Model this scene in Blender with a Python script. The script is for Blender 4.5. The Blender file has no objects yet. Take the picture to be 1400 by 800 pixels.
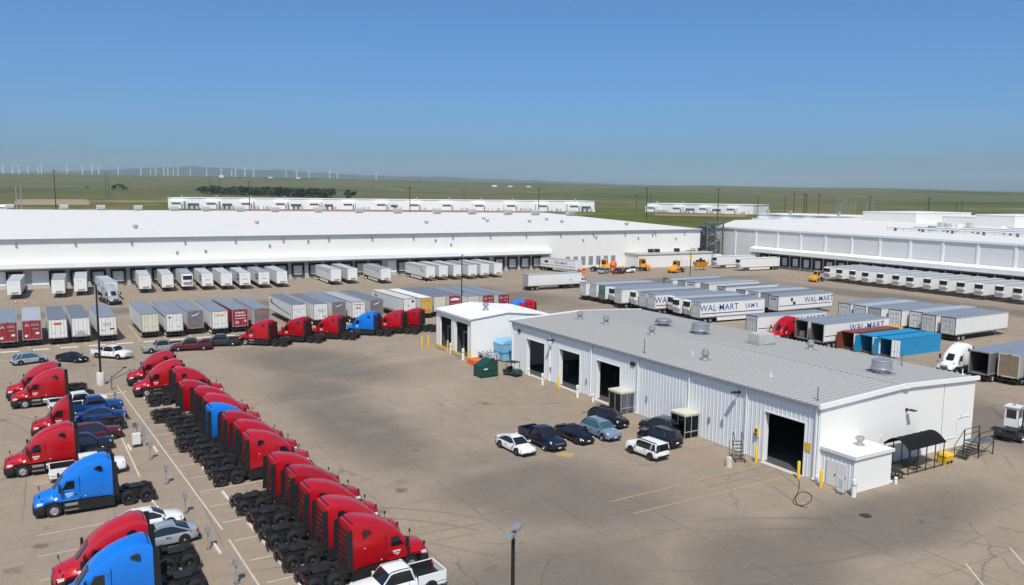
import bpy, math, random
from mathutils import Matrix, Vector, noise
# ------------------------------------------------------------------ camera, sky, sun, exposure
sc = bpy.context.scene
R = math.radians
EYE = 24.5                      # drone height, metres
HEAD = 29.5                     # camera heading, degrees clockwise from +Y
cd = bpy.data.cameras.new('camera')
cd.sensor_width = 36.0
cd.lens = 1110.0 / 1400.0 * 36.0
cd.clip_start = 0.5
cd.clip_end = 60000.0
cam = bpy.data.objects.new('camera', cd)
sc.collection.objects.link(cam)
cam.matrix_world = (Matrix.Translation((0, 0, EYE)) @ Matrix.Rotation(R(-HEAD), 4, 'Z')
                    @ Matrix.Rotation(math.pi / 2 - 0.1228, 4, 'X') @ Matrix.Rotation(0.010, 4, 'Z'))
sc.camera = cam
SUN_EL = 55.0
sx, sy = 0.485, 0.875           # direction in which shadows fall on the ground
sun_dir = Vector((sx * math.cos(R(SUN_EL)), sy * math.cos(R(SUN_EL)), -math.sin(R(SUN_EL))))
w = bpy.data.worlds.new('World')
sc.world = w
w.use_nodes = True
nt = w.node_tree
nt.nodes.clear()
sky = nt.nodes.new('ShaderNodeTexSky')
sky.sky_type = 'NISHITA'
sky.sun_disc = False
sky.sun_elevation = R(SUN_EL)
sky.sun_rotation = math.atan2(-sx, -sy)
sky.altitude = 600.0
sky.air_density = 0.75
sky.dust_density = 4.0
sky.ozone_density = 10.0
bg = nt.nodes.new('ShaderNodeBackground')
bg.inputs['Strength'].default_value = 0.148
wo = nt.nodes.new('ShaderNodeOutputWorld')
tint = nt.nodes.new('ShaderNodeMix')          # one even correction of the whole sky's hue
tint.data_type = 'RGBA'
tint.blend_type = 'MULTIPLY'
tint.inputs['Factor'].default_value = 1.0
tint.inputs['B'].default_value = (0.70, 0.94, 1.0, 1)
nt.links.new(sky.outputs[0], tint.inputs['A'])
nt.links.new(tint.outputs['Result'], bg.inputs['Color'])
nt.links.new(bg.outputs[0], wo.inputs['Surface'])
sl = bpy.data.lights.new('sun', 'SUN')
sl.energy = 4.3
sl.angle = R(0.53)
sl.color = (1.0, 0.92, 0.79)
so = bpy.data.objects.new('sun', sl)
sc.collection.objects.link(so)
so.rotation_euler = sun_dir.to_track_quat('-Z', 'Y').to_euler()
so.location = (0, 0, 200)
vs = sc.view_settings
vs.view_transform = 'Standard'
vs.look = 'None'
vs.exposure = 0.0
vs.gamma = 1.0
vs.use_curve_mapping = False
sc.cycles.max_bounces = 5
sc.cycles.diffuse_bounces = 3
sc.cycles.glossy_bounces = 3
sc.cycles.transmission_bounces = 4
sc.cycles.volume_bounces = 0
sc.cycles.use_denoising = True
rnd = random.Random(7)
LINK = sc.collection.objects.link

# ------------------------------------------------------------------ materials
MATS = {}
def mat(name, col, rough=0.6, metal=0.0, coat=0.0, var=0.0, vscale=3.0, dirt=None, bump=0.0, bscale=20.0, spec=0.5, world=False, stretch=None, dirt_lo=0.52):
    """principled material with optional large-scale colour variation, grime and fine relief"""
    if name in MATS:
        return MATS[name]
    m = bpy.data.materials.new(name)
    m.use_nodes = True
    t = m.node_tree
    b = t.nodes['Principled BSDF']
    b.inputs['Base Color'].default_value = (*col, 1)
    b.inputs['Roughness'].default_value = rough
    b.inputs['Metallic'].default_value = metal
    b.inputs['Coat Weight'].default_value = coat
    b.inputs['Coat Roughness'].default_value = 0.06
    b.inputs['Specular IOR Level'].default_value = spec
    if var or dirt or bump:
        if world:
            g = t.nodes.new('ShaderNodeNewGeometry'); co = g.outputs['Position']
        else:
            g = t.nodes.new('ShaderNodeTexCoord'); co = g.outputs['Object']
            oi = t.nodes.new('ShaderNodeObjectInfo')
            ad = t.nodes.new('ShaderNodeVectorMath'); ad.operation = 'MULTIPLY_ADD'
            cmb = t.nodes.new('ShaderNodeCombineXYZ')
            for i in range(3):
                t.links.new(oi.outputs['Random'], cmb.inputs[i])
            ad.inputs[1].default_value = (57.0, 91.0, 33.0)
            t.links.new(cmb.outputs[0], ad.inputs[0]); t.links.new(co, ad.inputs[2])
            co = ad.outputs[0]
        if stretch:
            mp = t.nodes.new('ShaderNodeVectorMath'); mp.operation = 'MULTIPLY'; mp.inputs[1].default_value = stretch
            t.links.new(co, mp.inputs[0]); co = mp.outputs[0]
        src = None
        if var or dirt:
            n = t.nodes.new('ShaderNodeTexNoise'); n.inputs['Scale'].default_value = vscale
            n.inputs['Detail'].default_value = 5; n.inputs['Roughness'].default_value = 0.6
            t.links.new(co, n.inputs['Vector'])
            mx = t.nodes.new('ShaderNodeMix'); mx.data_type = 'RGBA'
            mx.inputs['A'].default_value = (*[c * (1 - var) for c in col], 1)
            mx.inputs['B'].default_value = (*[min(1, c * (1 + var)) for c in col], 1)
            t.links.new(n.outputs['Fac'], mx.inputs['Factor'])
            src = mx.outputs['Result']
            if dirt:
                n2 = t.nodes.new('ShaderNodeTexNoise'); n2.inputs['Scale'].default_value = vscale * 2.3
                n2.inputs['Detail'].default_value = 6; n2.inputs['Roughness'].default_value = 0.7
                t.links.new(co, n2.inputs['Vector'])
                cr = t.nodes.new('ShaderNodeValToRGB')
                cr.color_ramp.elements[0].position = dirt_lo; cr.color_ramp.elements[1].position = dirt_lo + 0.28
                cr.color_ramp.elements[0].color = (0, 0, 0, 1); cr.color_ramp.elements[1].color = (0.7, 0.7, 0.7, 1)
                t.links.new(n2.outputs['Fac'], cr.inputs['Fac'])
                m2 = t.nodes.new('ShaderNodeMix'); m2.data_type = 'RGBA'
                t.links.new(cr.outputs['Color'], m2.inputs['Factor']); t.links.new(src, m2.inputs['A'])
                m2.inputs['B'].default_value = (*dirt, 1)
                src = m2.outputs['Result']
            t.links.new(src, b.inputs['Base Color'])
        if bump:
            n3 = t.nodes.new('ShaderNodeTexNoise'); n3.inputs['Scale'].default_value = bscale; n3.inputs['Detail'].default_value = 4
            t.links.new(co, n3.inputs['Vector'])
            bp = t.nodes.new('ShaderNodeBump'); bp.inputs['Strength'].default_value = bump; bp.inputs['Distance'].default_value = 0.03
            t.links.new(n3.outputs['Fac'], bp.inputs['Height']); t.links.new(bp.outputs[0], b.inputs['Normal'])
    MATS[name] = m
    return m

def car_paint(name, col, metal=0.0):
    return mat(name, col, 0.28, metal, 0.5, var=0.04, vscale=1.2, dirt=tuple(0.85 * c + 0.15 * d for c, d in zip(col, (0.22, 0.19, 0.15))), dirt_lo=0.6)
def truck_paint(name, col):
    return mat(name, col, 0.30, 0.0, 0.3, var=0.06, vscale=0.9, dirt=tuple(0.8 * c + 0.2 * d for c, d in zip(col, (0.12, 0.09, 0.07))), dirt_lo=0.6)
truck_paint('truck_red', (0.42, 0.003, 0.008)); truck_paint('truck_red_deep', (0.36, 0.003, 0.007)); truck_paint('truck_red_faded', (0.45, 0.008, 0.016))
truck_paint('truck_blue', (0.004, 0.165, 0.62)); truck_paint('truck_white', (0.78, 0.78, 0.77)); truck_paint('truck_silver', (0.34, 0.35, 0.37))
truck_paint('truck_yellow', (0.78, 0.33, 0.015))
car_paint('car_white', (0.78, 0.78, 0.76)); car_paint('car_black', (0.006, 0.006, 0.008)); car_paint('car_navy', (0.008, 0.012, 0.03))
car_paint('car_blue', (0.006, 0.045, 0.22)); car_paint('car_silver', (0.42, 0.45, 0.49), 0.35); car_paint('car_bluegrey', (0.24, 0.33, 0.43), 0.3)
car_paint('car_maroon', (0.10, 0.008, 0.014)); car_paint('car_tan', (0.33, 0.32, 0.29), 0.2); car_paint('car_charcoal', (0.025, 0.027, 0.03))
mat('glass_dark', (0.012, 0.014, 0.017), 0.05, 0, 0.4, spec=0.7)
mat('glass_teal', (0.03, 0.09, 0.10), 0.04, 0, 0.6, spec=1.0)
mat('rubber', (0.012, 0.012, 0.013), 0.75, var=0.3, vscale=4.0)
mat('dark_plastic', (0.016, 0.016, 0.018), 0.6, var=0.2, vscale=3, dirt=(0.045, 0.04, 0.036), spec=0.3)
mat('chassis', (0.016, 0.016, 0.017), 0.5, var=0.3, vscale=3.0, dirt=(0.07, 0.06, 0.05))
mat('chrome', (0.62, 0.62, 0.63), 0.22, 0.9)
mat('steel_rim', (0.55, 0.55, 0.56), 0.32, 0.75, var=0.1)
mat('dark_rim', (0.055, 0.055, 0.058), 0.45, 0.3)
mat('lamp_clear', (0.75, 0.77, 0.78), 0.1, 0.2, 0.5)
mat('lamp_red', (0.35, 0.008, 0.01), 0.2, 0, 0.4)
mat('lamp_amber', (0.65, 0.2, 0.01), 0.25)
mat('print_white', (0.78, 0.78, 0.77), 0.5)
mat('print_blue', (0.006, 0.035, 0.22), 0.45)
mat('print_black', (0.012, 0.012, 0.014), 0.5)
mat('print_orange', (0.68, 0.11, 0.01), 0.5)
mat('print_yellow', (0.78, 0.46, 0.02), 0.5)
mat('print_red', (0.36, 0.012, 0.02), 0.5)
mat('print_grey', (0.36, 0.38, 0.40), 0.5)
SV = (0.35, 0.35, 1.0)
mat('trailer_white', (0.71, 0.70, 0.67), 0.42, var=0.07, vscale=0.8, dirt=(0.42, 0.39, 0.35), stretch=(1.5, 1.5, 0.35), dirt_lo=0.56)
mat('trailer_grime', (0.58, 0.58, 0.57), 0.5, var=0.1, vscale=0.9, dirt=(0.33, 0.30, 0.27), stretch=(1.5, 1.5, 0.35), dirt_lo=0.5)
mat('trailer_grey', (0.40, 0.42, 0.44), 0.42, 0.15, var=0.1, vscale=0.8, dirt=(0.3, 0.28, 0.26), stretch=(1.5, 1.5, 0.35))
mat('trailer_cream', (0.62, 0.58, 0.46), 0.5, var=0.08, vscale=0.8, dirt=(0.36, 0.32, 0.25), stretch=(1.5, 1.5, 0.35))
mat('trailer_red', (0.30, 0.014, 0.02), 0.42, var=0.12, vscale=0.8, dirt=(0.16, 0.05, 0.05), stretch=(1.5, 1.5, 0.35))
mat('trailer_green', (0.02, 0.16, 0.05), 0.45, var=0.12, vscale=0.8, dirt=(0.08, 0.12, 0.07))
mat('trailer_steel', (0.30, 0.30, 0.31), 0.34, 0.65, var=0.2, vscale=1.2, dirt=(0.16, 0.12, 0.10))
mat('trailer_yellow', (0.60, 0.36, 0.05), 0.5, var=0.15, vscale=1.0, dirt=(0.35, 0.22, 0.12))
mat('trailer_plywood', (0.26, 0.19, 0.12), 0.8, var=0.3, vscale=2.0, dirt=(0.14, 0.10, 0.07))
mat('roof_alu', (0.27, 0.30, 0.33), 0.42, 0.25, var=0.13, vscale=0.5, dirt=(0.2, 0.21, 0.22), stretch=(0.3, 1, 1))
mat('roof_alu_dark', (0.19, 0.20, 0.22), 0.45, 0.2, var=0.13, vscale=0.5, dirt=(0.14, 0.14, 0.14), stretch=(0.3, 1, 1))
mat('roof_alu_pale', (0.44, 0.45, 0.46), 0.45, 0.15, var=0.1, vscale=0.5, dirt=(0.3, 0.3, 0.29), stretch=(0.3, 1, 1))
mat('roof_white', (0.76, 0.76, 0.75), 0.5, var=0.05, vscale=0.6, dirt=(0.5, 0.48, 0.45))
mat('trailer_inside', (0.07, 0.06, 0.05), 0.8, var=0.3)
mat('frame_steel', (0.30, 0.30, 0.30), 0.5, 0.3, var=0.2, vscale=3, dirt=(0.12, 0.09, 0.07))
mat('container_brown', (0.19, 0.045, 0.03), 0.6, var=0.2, vscale=1.2, dirt=(0.10, 0.04, 0.025))
mat('container_blue', (0.012, 0.235, 0.45), 0.5, var=0.14, vscale=1.0, dirt=(0.12, 0.15, 0.15))
mat('container_door', (0.66, 0.67, 0.67), 0.5, var=0.08, dirt=(0.4, 0.36, 0.3))
mat('wall_white', (0.73, 0.71, 0.665), 0.55, var=0.035, vscale=0.25, dirt=(0.64, 0.62, 0.58), stretch=(1, 1, 0.4), dirt_lo=0.58)
mat('wall_gable', (0.80, 0.785, 0.745), 0.5, var=0.03, vscale=0.3, dirt=(0.64, 0.64, 0.63), stretch=(1, 1, 0.3), dirt_lo=0.6)
mat('wall_rib', (0.70, 0.72, 0.725), 0.42, 0.0, var=0.05, vscale=0.6, dirt=(0.5, 0.51, 0.5), stretch=(1, 1, 0.3), dirt_lo=0.6)
mat('wall_grey', (0.70, 0.685, 0.655), 0.55, var=0.04, vscale=0.3, dirt=(0.60, 0.60, 0.59), stretch=(1, 1, 0.4), dirt_lo=0.6)
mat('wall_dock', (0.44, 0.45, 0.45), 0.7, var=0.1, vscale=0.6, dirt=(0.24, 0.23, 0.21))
mat('membrane', (0.70, 0.675, 0.63), 0.65, var=0.05, vscale=0.06, dirt=(0.61, 0.585, 0.54), stretch=(1, 0.35, 1), dirt_lo=0.5)
mat('membrane_bright', (0.80, 0.78, 0.74), 0.6, var=0.03, vscale=0.2, dirt=(0.68, 0.67, 0.65), dirt_lo=0.58)
mat('trim_grey', (0.22, 0.235, 0.24), 0.5, var=0.08)
mat('trim_white', (0.80, 0.80, 0.79), 0.45, var=0.03)
mat('metal_roof', (0.41, 0.40, 0.385), 0.5, 0.1, var=0.03, vscale=0.12, dirt=(0.34, 0.335, 0.32), stretch=(0.5, 1.0, 1), dirt_lo=0.6)
mat('galvanised', (0.45, 0.46, 0.47), 0.38, 0.6, var=0.15, vscale=4)
mat('dock_black', (0.014, 0.014, 0.015), 0.8, var=0.3)
mat('dock_door', (0.62, 0.61, 0.55), 0.55, var=0.06, vscale=1.0)
mat('dock_door_white', (0.70, 0.70, 0.69), 0.55, var=0.06, vscale=1.0)
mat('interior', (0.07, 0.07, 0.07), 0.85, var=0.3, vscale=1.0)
mat('bollard_yellow', (0.72, 0.44, 0.02), 0.5, var=0.12, vscale=3, dirt=(0.35, 0.22, 0.06))
mat('bollard_white', (0.72, 0.72, 0.69), 0.5, var=0.08, vscale=3, dirt=(0.4, 0.38, 0.34))
mat('black_steel', (0.016, 0.016, 0.017), 0.5, var=0.2)
mat('grey_steel', (0.15, 0.16, 0.17), 0.5, 0.3, var=0.2, vscale=2)
mat('concrete_light', (0.55, 0.53, 0.49), 0.85, var=0.12, vscale=2, dirt=(0.36, 0.33, 0.29))
mat('line_pale', (0.56, 0.49, 0.38), 0.8, var=0.1, vscale=0.9, dirt=(0.36, 0.305, 0.245), dirt_lo=0.42, world=True)
mat('line_yellow', (0.50, 0.30, 0.09), 0.8, var=0.1, vscale=0.9, dirt=(0.29, 0.23, 0.165), dirt_lo=0.36, world=True)
mat('stop_white', (0.66, 0.62, 0.54), 0.8, var=0.1, vscale=3, dirt=(0.4, 0.35, 0.29))
mat('dumpster_green', (0.006, 0.06, 0.045), 0.5, var=0.2, vscale=1.2, dirt=(0.03, 0.05, 0.04))
mat('plastic_sky', (0.22, 0.47, 0.66), 0.5, var=0.06, dirt=(0.2, 0.36, 0.45))
mat('bin_orange', (0.75, 0.13, 0.012), 0.5, var=0.12, dirt=(0.4, 0.12, 0.04))
mat('tank_white', (0.66, 0.67, 0.66), 0.4, var=0.05)
mat('cone_orange', (0.72, 0.12, 0.02), 0.6)
mat('wood_pole', (0.055, 0.042, 0.033), 0.9, var=0.3, vscale=2)
mat('pole_black', (0.012, 0.012, 0.014), 0.5)
mat('beige_unit', (0.50, 0.48, 0.42), 0.55, var=0.06, dirt=(0.36, 0.34, 0.3))
mat('fabric_black', (0.010, 0.010, 0.011), 0.8, var=0.25, vscale=3, spec=0.15)
mat('turbine_white', (0.70, 0.70, 0.70), 0.4)
mat('bark', (0.05, 0.038, 0.028), 0.9, var=0.3)
mat('leaf_dark', (0.030, 0.042, 0.020), 0.7, var=0.5, vscale=0.25)
mat('far_white', (0.74, 0.74, 0.73), 0.6, var=0.04, vscale=0.1)
mat('far_louvre', (0.07, 0.085, 0.09), 0.6, var=0.2, vscale=0.5)
mat('soil', (0.30, 0.17, 0.10), 0.95, var=0.3, vscale=0.08)
mat('sign_blue', (0.01, 0.05, 0.30), 0.5, var=0.1)

# ------------------------------------------------------------------ mesh building
class MB:
    def __init__(s):
        s.v = []; s.f = []
    def add(s, vs_, fs_):
        k = len(s.v); s.v += [tuple(p) for p in vs_]; s.f += [tuple(i + k for i in q) for q in fs_]; return s
    def box(s, x0, x1, y0, y1, z0, z1):
        return s.add([(x0, y0, z0), (x1, y0, z0), (x1, y1, z0), (x0, y1, z0), (x0, y0, z1), (x1, y0, z1), (x1, y1, z1), (x0, y1, z1)],
                     [(0, 3, 2, 1), (4, 5, 6, 7), (0, 1, 5, 4), (1, 2, 6, 5), (2, 3, 7, 6), (3, 0, 4, 7)])
    def cbox(s, c, d):
        return s.box(c[0] - d[0] / 2, c[0] + d[0] / 2, c[1] - d[1] / 2, c[1] + d[1] / 2, c[2] - d[2] / 2, c[2] + d[2] / 2)
    def loft(s, secs, cap0=True, cap1=True, closed=True):
        n = len(secs[0]); k = len(s.v)
        for q in secs: s.v += [tuple(p) for p in q]
        for i in range(len(secs) - 1):
            a = k + i * n; b = a + n
            for j in range(n if closed else n - 1):
                s.f.append((a + j, a + (j + 1) % n, b + (j + 1) % n, b + j))
        if cap0: s.f.append(tuple(k + j for j in range(n))[::-1])
        if cap1: s.f.append(tuple(k + (len(secs) - 1) * n + j for j in range(n)))
        return s
    def tube(s, p0, p1, r0, r1=None, n=8, caps=True):
        r1 = r0 if r1 is None else r1
        p0 = Vector(p0); p1 = Vector(p1); d = (p1 - p0).normalized()
        a = d.orthogonal().normalized(); b = d.cross(a)
        secs = [[p + a * (r * math.cos(t)) + b * (r * math.sin(t)) for t in [2 * math.pi * i / n for i in range(n)]] for p, r in ((p0, r0), (p1, r1))]
        return s.loft(secs, caps, caps)
    def bar(s, p0, p1, wd, ht=None):
        ht = wd if ht is None else ht
        p0 = Vector(p0); p1 = Vector(p1); d = (p1 - p0).normalized()
        up = Vector((0, 0, 1)) if abs(d.z) < 0.95 else Vector((1, 0, 0))
        a = d.cross(up).normalized() * wd / 2; b = d.cross(a).normalized() * ht / 2
        return s.loft([[p + a + b, p - a + b, p - a - b, p + a - b] for p in (p0, p1)])
    def lathe(s, prof, n=16, axis='Z', c=(0, 0, 0)):
        secs = []
        for i in range(n):
            t = 2 * math.pi * i / n; q = []
            for r, h in prof:
                x, y = r * math.cos(t), r * math.sin(t)
                p = (x, y, h) if axis == 'Z' else ((x, h, y) if axis == 'Y' else (h, x, y))
                q.append((p[0] + c[0], p[1] + c[1], p[2] + c[2]))
            secs.append(q)
        secs.append(secs[0])
        return s.loft(secs, False, False, closed=False)
    def prism(s, poly, y0, y1):      # polygon in xz, extruded along y
        return s.loft([[(x, y0, z) for x, z in poly], [(x, y1, z) for x, z in poly]])
    def flip(s):
        s.f = [q[::-1] for q in s.f]; return s
    def mesh(s, name, m, smooth=False, recalc=True):
        me = bpy.data.meshes.new(name)
        me.from_pydata(s.v, [], s.f)
        if recalc:
            import bmesh
            b = bmesh.new(); b.from_mesh(me); bmesh.ops.recalc_face_normals(b, faces=b.faces); b.to_mesh(me); b.free()
        me.materials.append(MATS[m] if isinstance(m, str) else m)
        if smooth:
            me.polygons.foreach_set('use_smooth', [True] * len(me.polygons))
            me.set_sharp_from_angle(angle=R(38))
        me.update()
        return me

def sec(x, zb, zt, wb, wt, r=0.12):
    """rounded trapezoid cross-section at x (12 points)"""
    pts = []
    for (y, z, dy, dz) in ((wb, zb, -1, 1), (wt, zt, -1, -1), (-wt, zt, 1, -1), (-wb, zb, 1, 1)):
        rr = min(r, (zt - zb) * 0.45, max(wb, wt) * 0.9)
        a, b_, c_ = (y + dy * rr, z), (y + dy * rr * 0.28, z + dz * rr * 0.28), (y, z + dz * rr)
        pts += [a, b_, c_] if (y > 0) == (z == zb) else [c_, b_, a]
    return [(x, y, z) for y, z in pts]

def obj(name, me, parent=None, loc=(0, 0, 0), rot=(0, 0, 0), m=None, scale=None):
    o = bpy.data.objects.new(name, me); LINK(o)
    o.location = loc; o.rotation_euler = rot
    if scale: o.scale = scale
    if parent: o.parent = parent
    if m:
        o.material_slots[0].link = 'OBJECT'; o.material_slots[0].material = MATS[m]
    return o
LABELS = {}
def tag(o, label, cat, group=None):
    o['label'] = label; o['category'] = cat
    if group: o['group'] = group
    LABELS.setdefault(label, []).append((o.name, group))
    return o
def thing(name, loc, rz, label, cat, group=None):
    o = bpy.data.objects.new(name, None); LINK(o)
    o.empty_display_size = 0.2
    o.location = loc; o.rotation_euler = (0, 0, R(rz))
    return tag(o, label, cat, group)
def setting(name, me, kind='structure', loc=(0, 0, 0)):
    o = obj(name, me, loc=loc); o['kind'] = kind; return o
class Kit:
    """a list of shared part meshes that can be put down many times"""
    def __init__(s): s.n = []
    def part(s, name, me, key=None, loc=(0, 0, 0), rot=(0, 0, 0), up=None, scale=None):
        s.n.append((name, me, key, loc, rot, up, scale)); return len(s.n) - 1
    def put(s, name, loc, rz, label, cat, group=None, cols={}, skip=()):
        root = thing(name, loc, rz, label, cat, group); made = []
        for (nm, me, key, l, r, up, scl) in s.n:
            if nm in skip: made.append(None); continue
            if up is not None and made[up] is None: made.append(None); continue
            made.append(obj(nm, me, root if up is None else made[up], l, r, cols.get(key) if key else None, scl))
        return root
ORD = ['first', 'second', 'third', 'fourth', 'fifth', 'sixth', 'seventh', 'eighth', 'ninth', 'tenth', 'eleventh', 'twelfth', 'thirteenth', 'fourteenth', 'fifteenth', 'sixteenth', 'seventeenth', 'eighteenth', 'nineteenth', 'twentieth', 'twenty-first', 'twenty-second', 'twenty-third', 'twenty-fourth', 'twenty-fifth']
FONT = {}
def text_mesh(s, size, m, bold=0.012, shear=0.0):
    key = (s, size, m)
    if key in FONT: return FONT[key]
    cu = bpy.data.curves.new('lettering', 'FONT'); cu.body = s; cu.size = size; cu.align_x = 'CENTER'; cu.align_y = 'CENTER'
    cu.offset = bold * size; cu.extrude = 0.004; cu.resolution_u = 3; cu.shear = shear; cu.space_character = 1.08
    o = bpy.data.objects.new('lettering_source', cu); LINK(o)
    me = bpy.data.meshes.new_from_object(o)
    bpy.data.objects.remove(o); bpy.data.curves.remove(cu)
    me.materials.clear(); me.materials.append(MATS[m]); FONT[key] = me
    return me
# ------------------------------------------------------------------ terrain, hills, yard
def bearing(b, r):
    a = R(HEAD + b)
    return r * math.sin(a), r * math.cos(a)
def lerp(tab, x):
    if x <= tab[0][0]: return tab[0][1]
    for (a, b), (c, d) in zip(tab, tab[1:]):
        if x <= c: return b + (d - b) * (x - a) / (c - a)
    return tab[-1][1]
RIM = [(-180, 9), (-60, 20), (-26.4, 19.5), (-17.5, 18), (-7.2, 15), (0, 13), (10.2, 11), (17.5, 11), (24.3, 10), (32.2, 7.5), (60, 7), (180, 9)]
def ground_z(b, r):
    """rolling prairie, flat round the depot and rising to a rim six kilometres off"""
    rim = EYE + lerp(RIM, b) / 1110.0 * 6000 * math.cos(R(max(-40, min(40, b))))
    t = max(0.0, min(1.0, (r - 480) / 5520.0))
    z = rim * t ** 1.7 if r < 6000 else rim - (r - 6000) * 0.006
    x, y = bearing(b, r)
    n = noise.noise(Vector((x / 900, y / 900, 0))) * 19 + noise.noise(Vector((x / 330, y / 330, 3))) * 6.5
    return z * (1 + 0.03 * noise.noise(Vector((b / 3.0, 5, 0)))) + n * min(1, (t * 1.6) ** 1.5) * (1 - 0.55 * t) - 0.12
def terrain():
    bs = [-180, -150, -120, -90, -70, -55, -45] + [-40 + 0.5 * i for i in range(161)] + [45, 55, 70, 90, 120, 150]
    rs = [5, 60, 150, 260, 380, 470]
    while rs[-1] < 9000: rs.append(rs[-1] * 1.055)
    mb = MB()
    for r in rs:
        for b in bs:
            x, y = bearing(b, r); mb.v.append((x, y, ground_z(b, r)))
    n = len(bs)
    for i in range(len(rs) - 1):
        for j in range(n):
            a = i * n; k = (j + 1) % n
            mb.f.append((a + j, a + n + j, a + n + k, a + k))
    mb.f.append(tuple(range(n)))
    m = bpy.data.materials.new('prairie'); m.use_nodes = True; t = m.node_tree; b = t.nodes['Principled BSDF']; b.inputs['Roughness'].default_value = 0.95
    b.inputs['Specular IOR Level'].default_value = 0.1
    g = t.nodes.new('ShaderNodeNewGeometry')
    def nz(scale, det=6, rough=0.6, st=(1, 1, 1)):
        mp = t.nodes.new('ShaderNodeMapping'); mp.inputs['Scale'].default_value = st; mp.inputs['Rotation'].default_value = (0, 0, R(HEAD))
        t.links.new(g.outputs['Position'], mp.inputs[0])
        n = t.nodes.new('ShaderNodeTexNoise'); n.inputs['Scale'].default_value = scale; n.inputs['Detail'].default_value = det; n.inputs['Roughness'].default_value = rough
        t.links.new(mp.outputs[0], n.inputs['Vector']); return n.outputs['Fac']
    def ramp(fac, stops):
        c = t.nodes.new('ShaderNodeValToRGB'); e = c.color_ramp.elements
        e[0].position, e[0].color = stops[0][0], (*stops[0][1], 1); e[1].position, e[1].color = stops[-1][0], (*stops[-1][1], 1)
        for p, col in stops[1:-1]:
            q = e.new(p); q.color = (*col, 1)
        t.links.new(fac, c.inputs['Fac']); return c.outputs['Color']
    def mix(f, a, bb):
        x = t.nodes.new('ShaderNodeMix'); x.data_type = 'RGBA'; t.links.new(f, x.inputs['Factor'])
        t.links.new(a, x.inputs['A']) if not isinstance(a, tuple) else setattr(x.inputs['A'], 'default_value', (*a, 1))
        t.links.new(bb, x.inputs['B']) if not isinstance(bb, tuple) else setattr(x.inputs['B'], 'default_value', (*bb, 1))
        return x.outputs['Result']
    near = ramp(nz(0.009, 8, 0.66, (0.5, 0.5, 1)), [(0.30, (0.040, 0.068, 0.009)), (0.46, (0.086, 0.105, 0.018)), (0.56, (0.137, 0.126, 0.038)), (0.70, (0.194, 0.143, 0.075))])
    far = ramp(nz(0.0022, 10, 0.70, (0.42, 0.36, 1)), [(0.34, (0.036, 0.062, 0.013)), (0.45, (0.080, 0.098, 0.026)), (0.54, (0.125, 0.110, 0.050)), (0.61, (0.082, 0.098, 0.030)), (0.72, (0.18, 0.14, 0.085))])
    dist = t.nodes.new('ShaderNodeVectorMath'); dist.operation = 'LENGTH'; t.links.new(g.outputs['Position'], dist.inputs[0])
    mr = t.nodes.new('ShaderNodeMapRange'); mr.inputs[1].default_value = 700; mr.inputs[2].default_value = 2200
    t.links.new(dist.outputs['Value'], mr.inputs[0])
    col = mix(mr.outputs[0], near, far)
    soilmask = ramp(nz(0.006, 6, 0.6, (0.55, 0.5, 1)), [(0.56, (0, 0, 0)), (0.63, (1, 1, 1))])
    bw = t.nodes.new('ShaderNodeRGBToBW'); t.links.new(soilmask, bw.inputs[0])
    lim = t.nodes.new('ShaderNodeMapRange'); lim.inputs[1].default_value = 2300; lim.inputs[2].default_value = 1700; t.links.new(dist.outputs['Value'], lim.inputs[0])
    mu = t.nodes.new('ShaderNodeMath'); mu.operation = 'MULTIPLY'; t.links.new(bw.outputs[0], mu.inputs[0]); t.links.new(lim.outputs[0], mu.inputs[1])
    mu2 = t.nodes.new('ShaderNodeMath'); mu2.operation = 'MULTIPLY'; mu2.inputs[1].default_value = 0.75; t.links.new(mu.outputs[0], mu2.inputs[0])
    col = mix(mu2.outputs[0], col, (0.28, 0.20, 0.12))
    t.links.new(col, b.inputs['Base Color'])
    me = mb.mesh('terrain', m, smooth=True)
    setting('terrain', me)
terrain()
def hills():
    prof = [(-60, 16), (-34, 18), (-28.4, 22), (-25.5, 26), (-22, 30), (-20.3, 29.5), (-17.5, 26.5), (-15.8, 27), (-14.2, 24.5), (-10.2, 21), (-7.2, 19.5), (-5.1, 20), (-3.1, 18.5), (2.1, 16), (7.7, 12), (12, 11), (30, 8), (60, 6)]
    mb = MB(); secs = []
    for i in range(481):
        b = -60 + 0.25 * i
        e = lerp(prof, b) + 1.1 * noise.noise(Vector((b / 1.1, 0, 9))) + 0.6 * noise.noise(Vector((b / 0.35, 0, 4)))
        q = []
        for r, k in ((13200, 0.0), (14200, 0.35), (15000, 0.72), (15600, 1.0), (16200, 0.7), (17000, 0.0)):
            x, y = bearing(b, r); h = EYE + e / 1110 * 15600 * math.cos(R(b) if abs(b) < 45 else R(45))
            z = -30 + (h + 30) * k * (1 + (0 if k in (0, 1) else 0.18 * noise.noise(Vector((x / 700, y / 700, 2)))))
            q.append((x, y, z))
        secs.append(q)
    mb.loft(secs, False, False, closed=False)
    m = mat('far_hills', (0.03, 0.045, 0.045), 0.95, var=0.3, vscale=0.002, world=True, spec=0.1)
    setting('hills', mb.mesh('hills', m, smooth=True))
hills()

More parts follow.
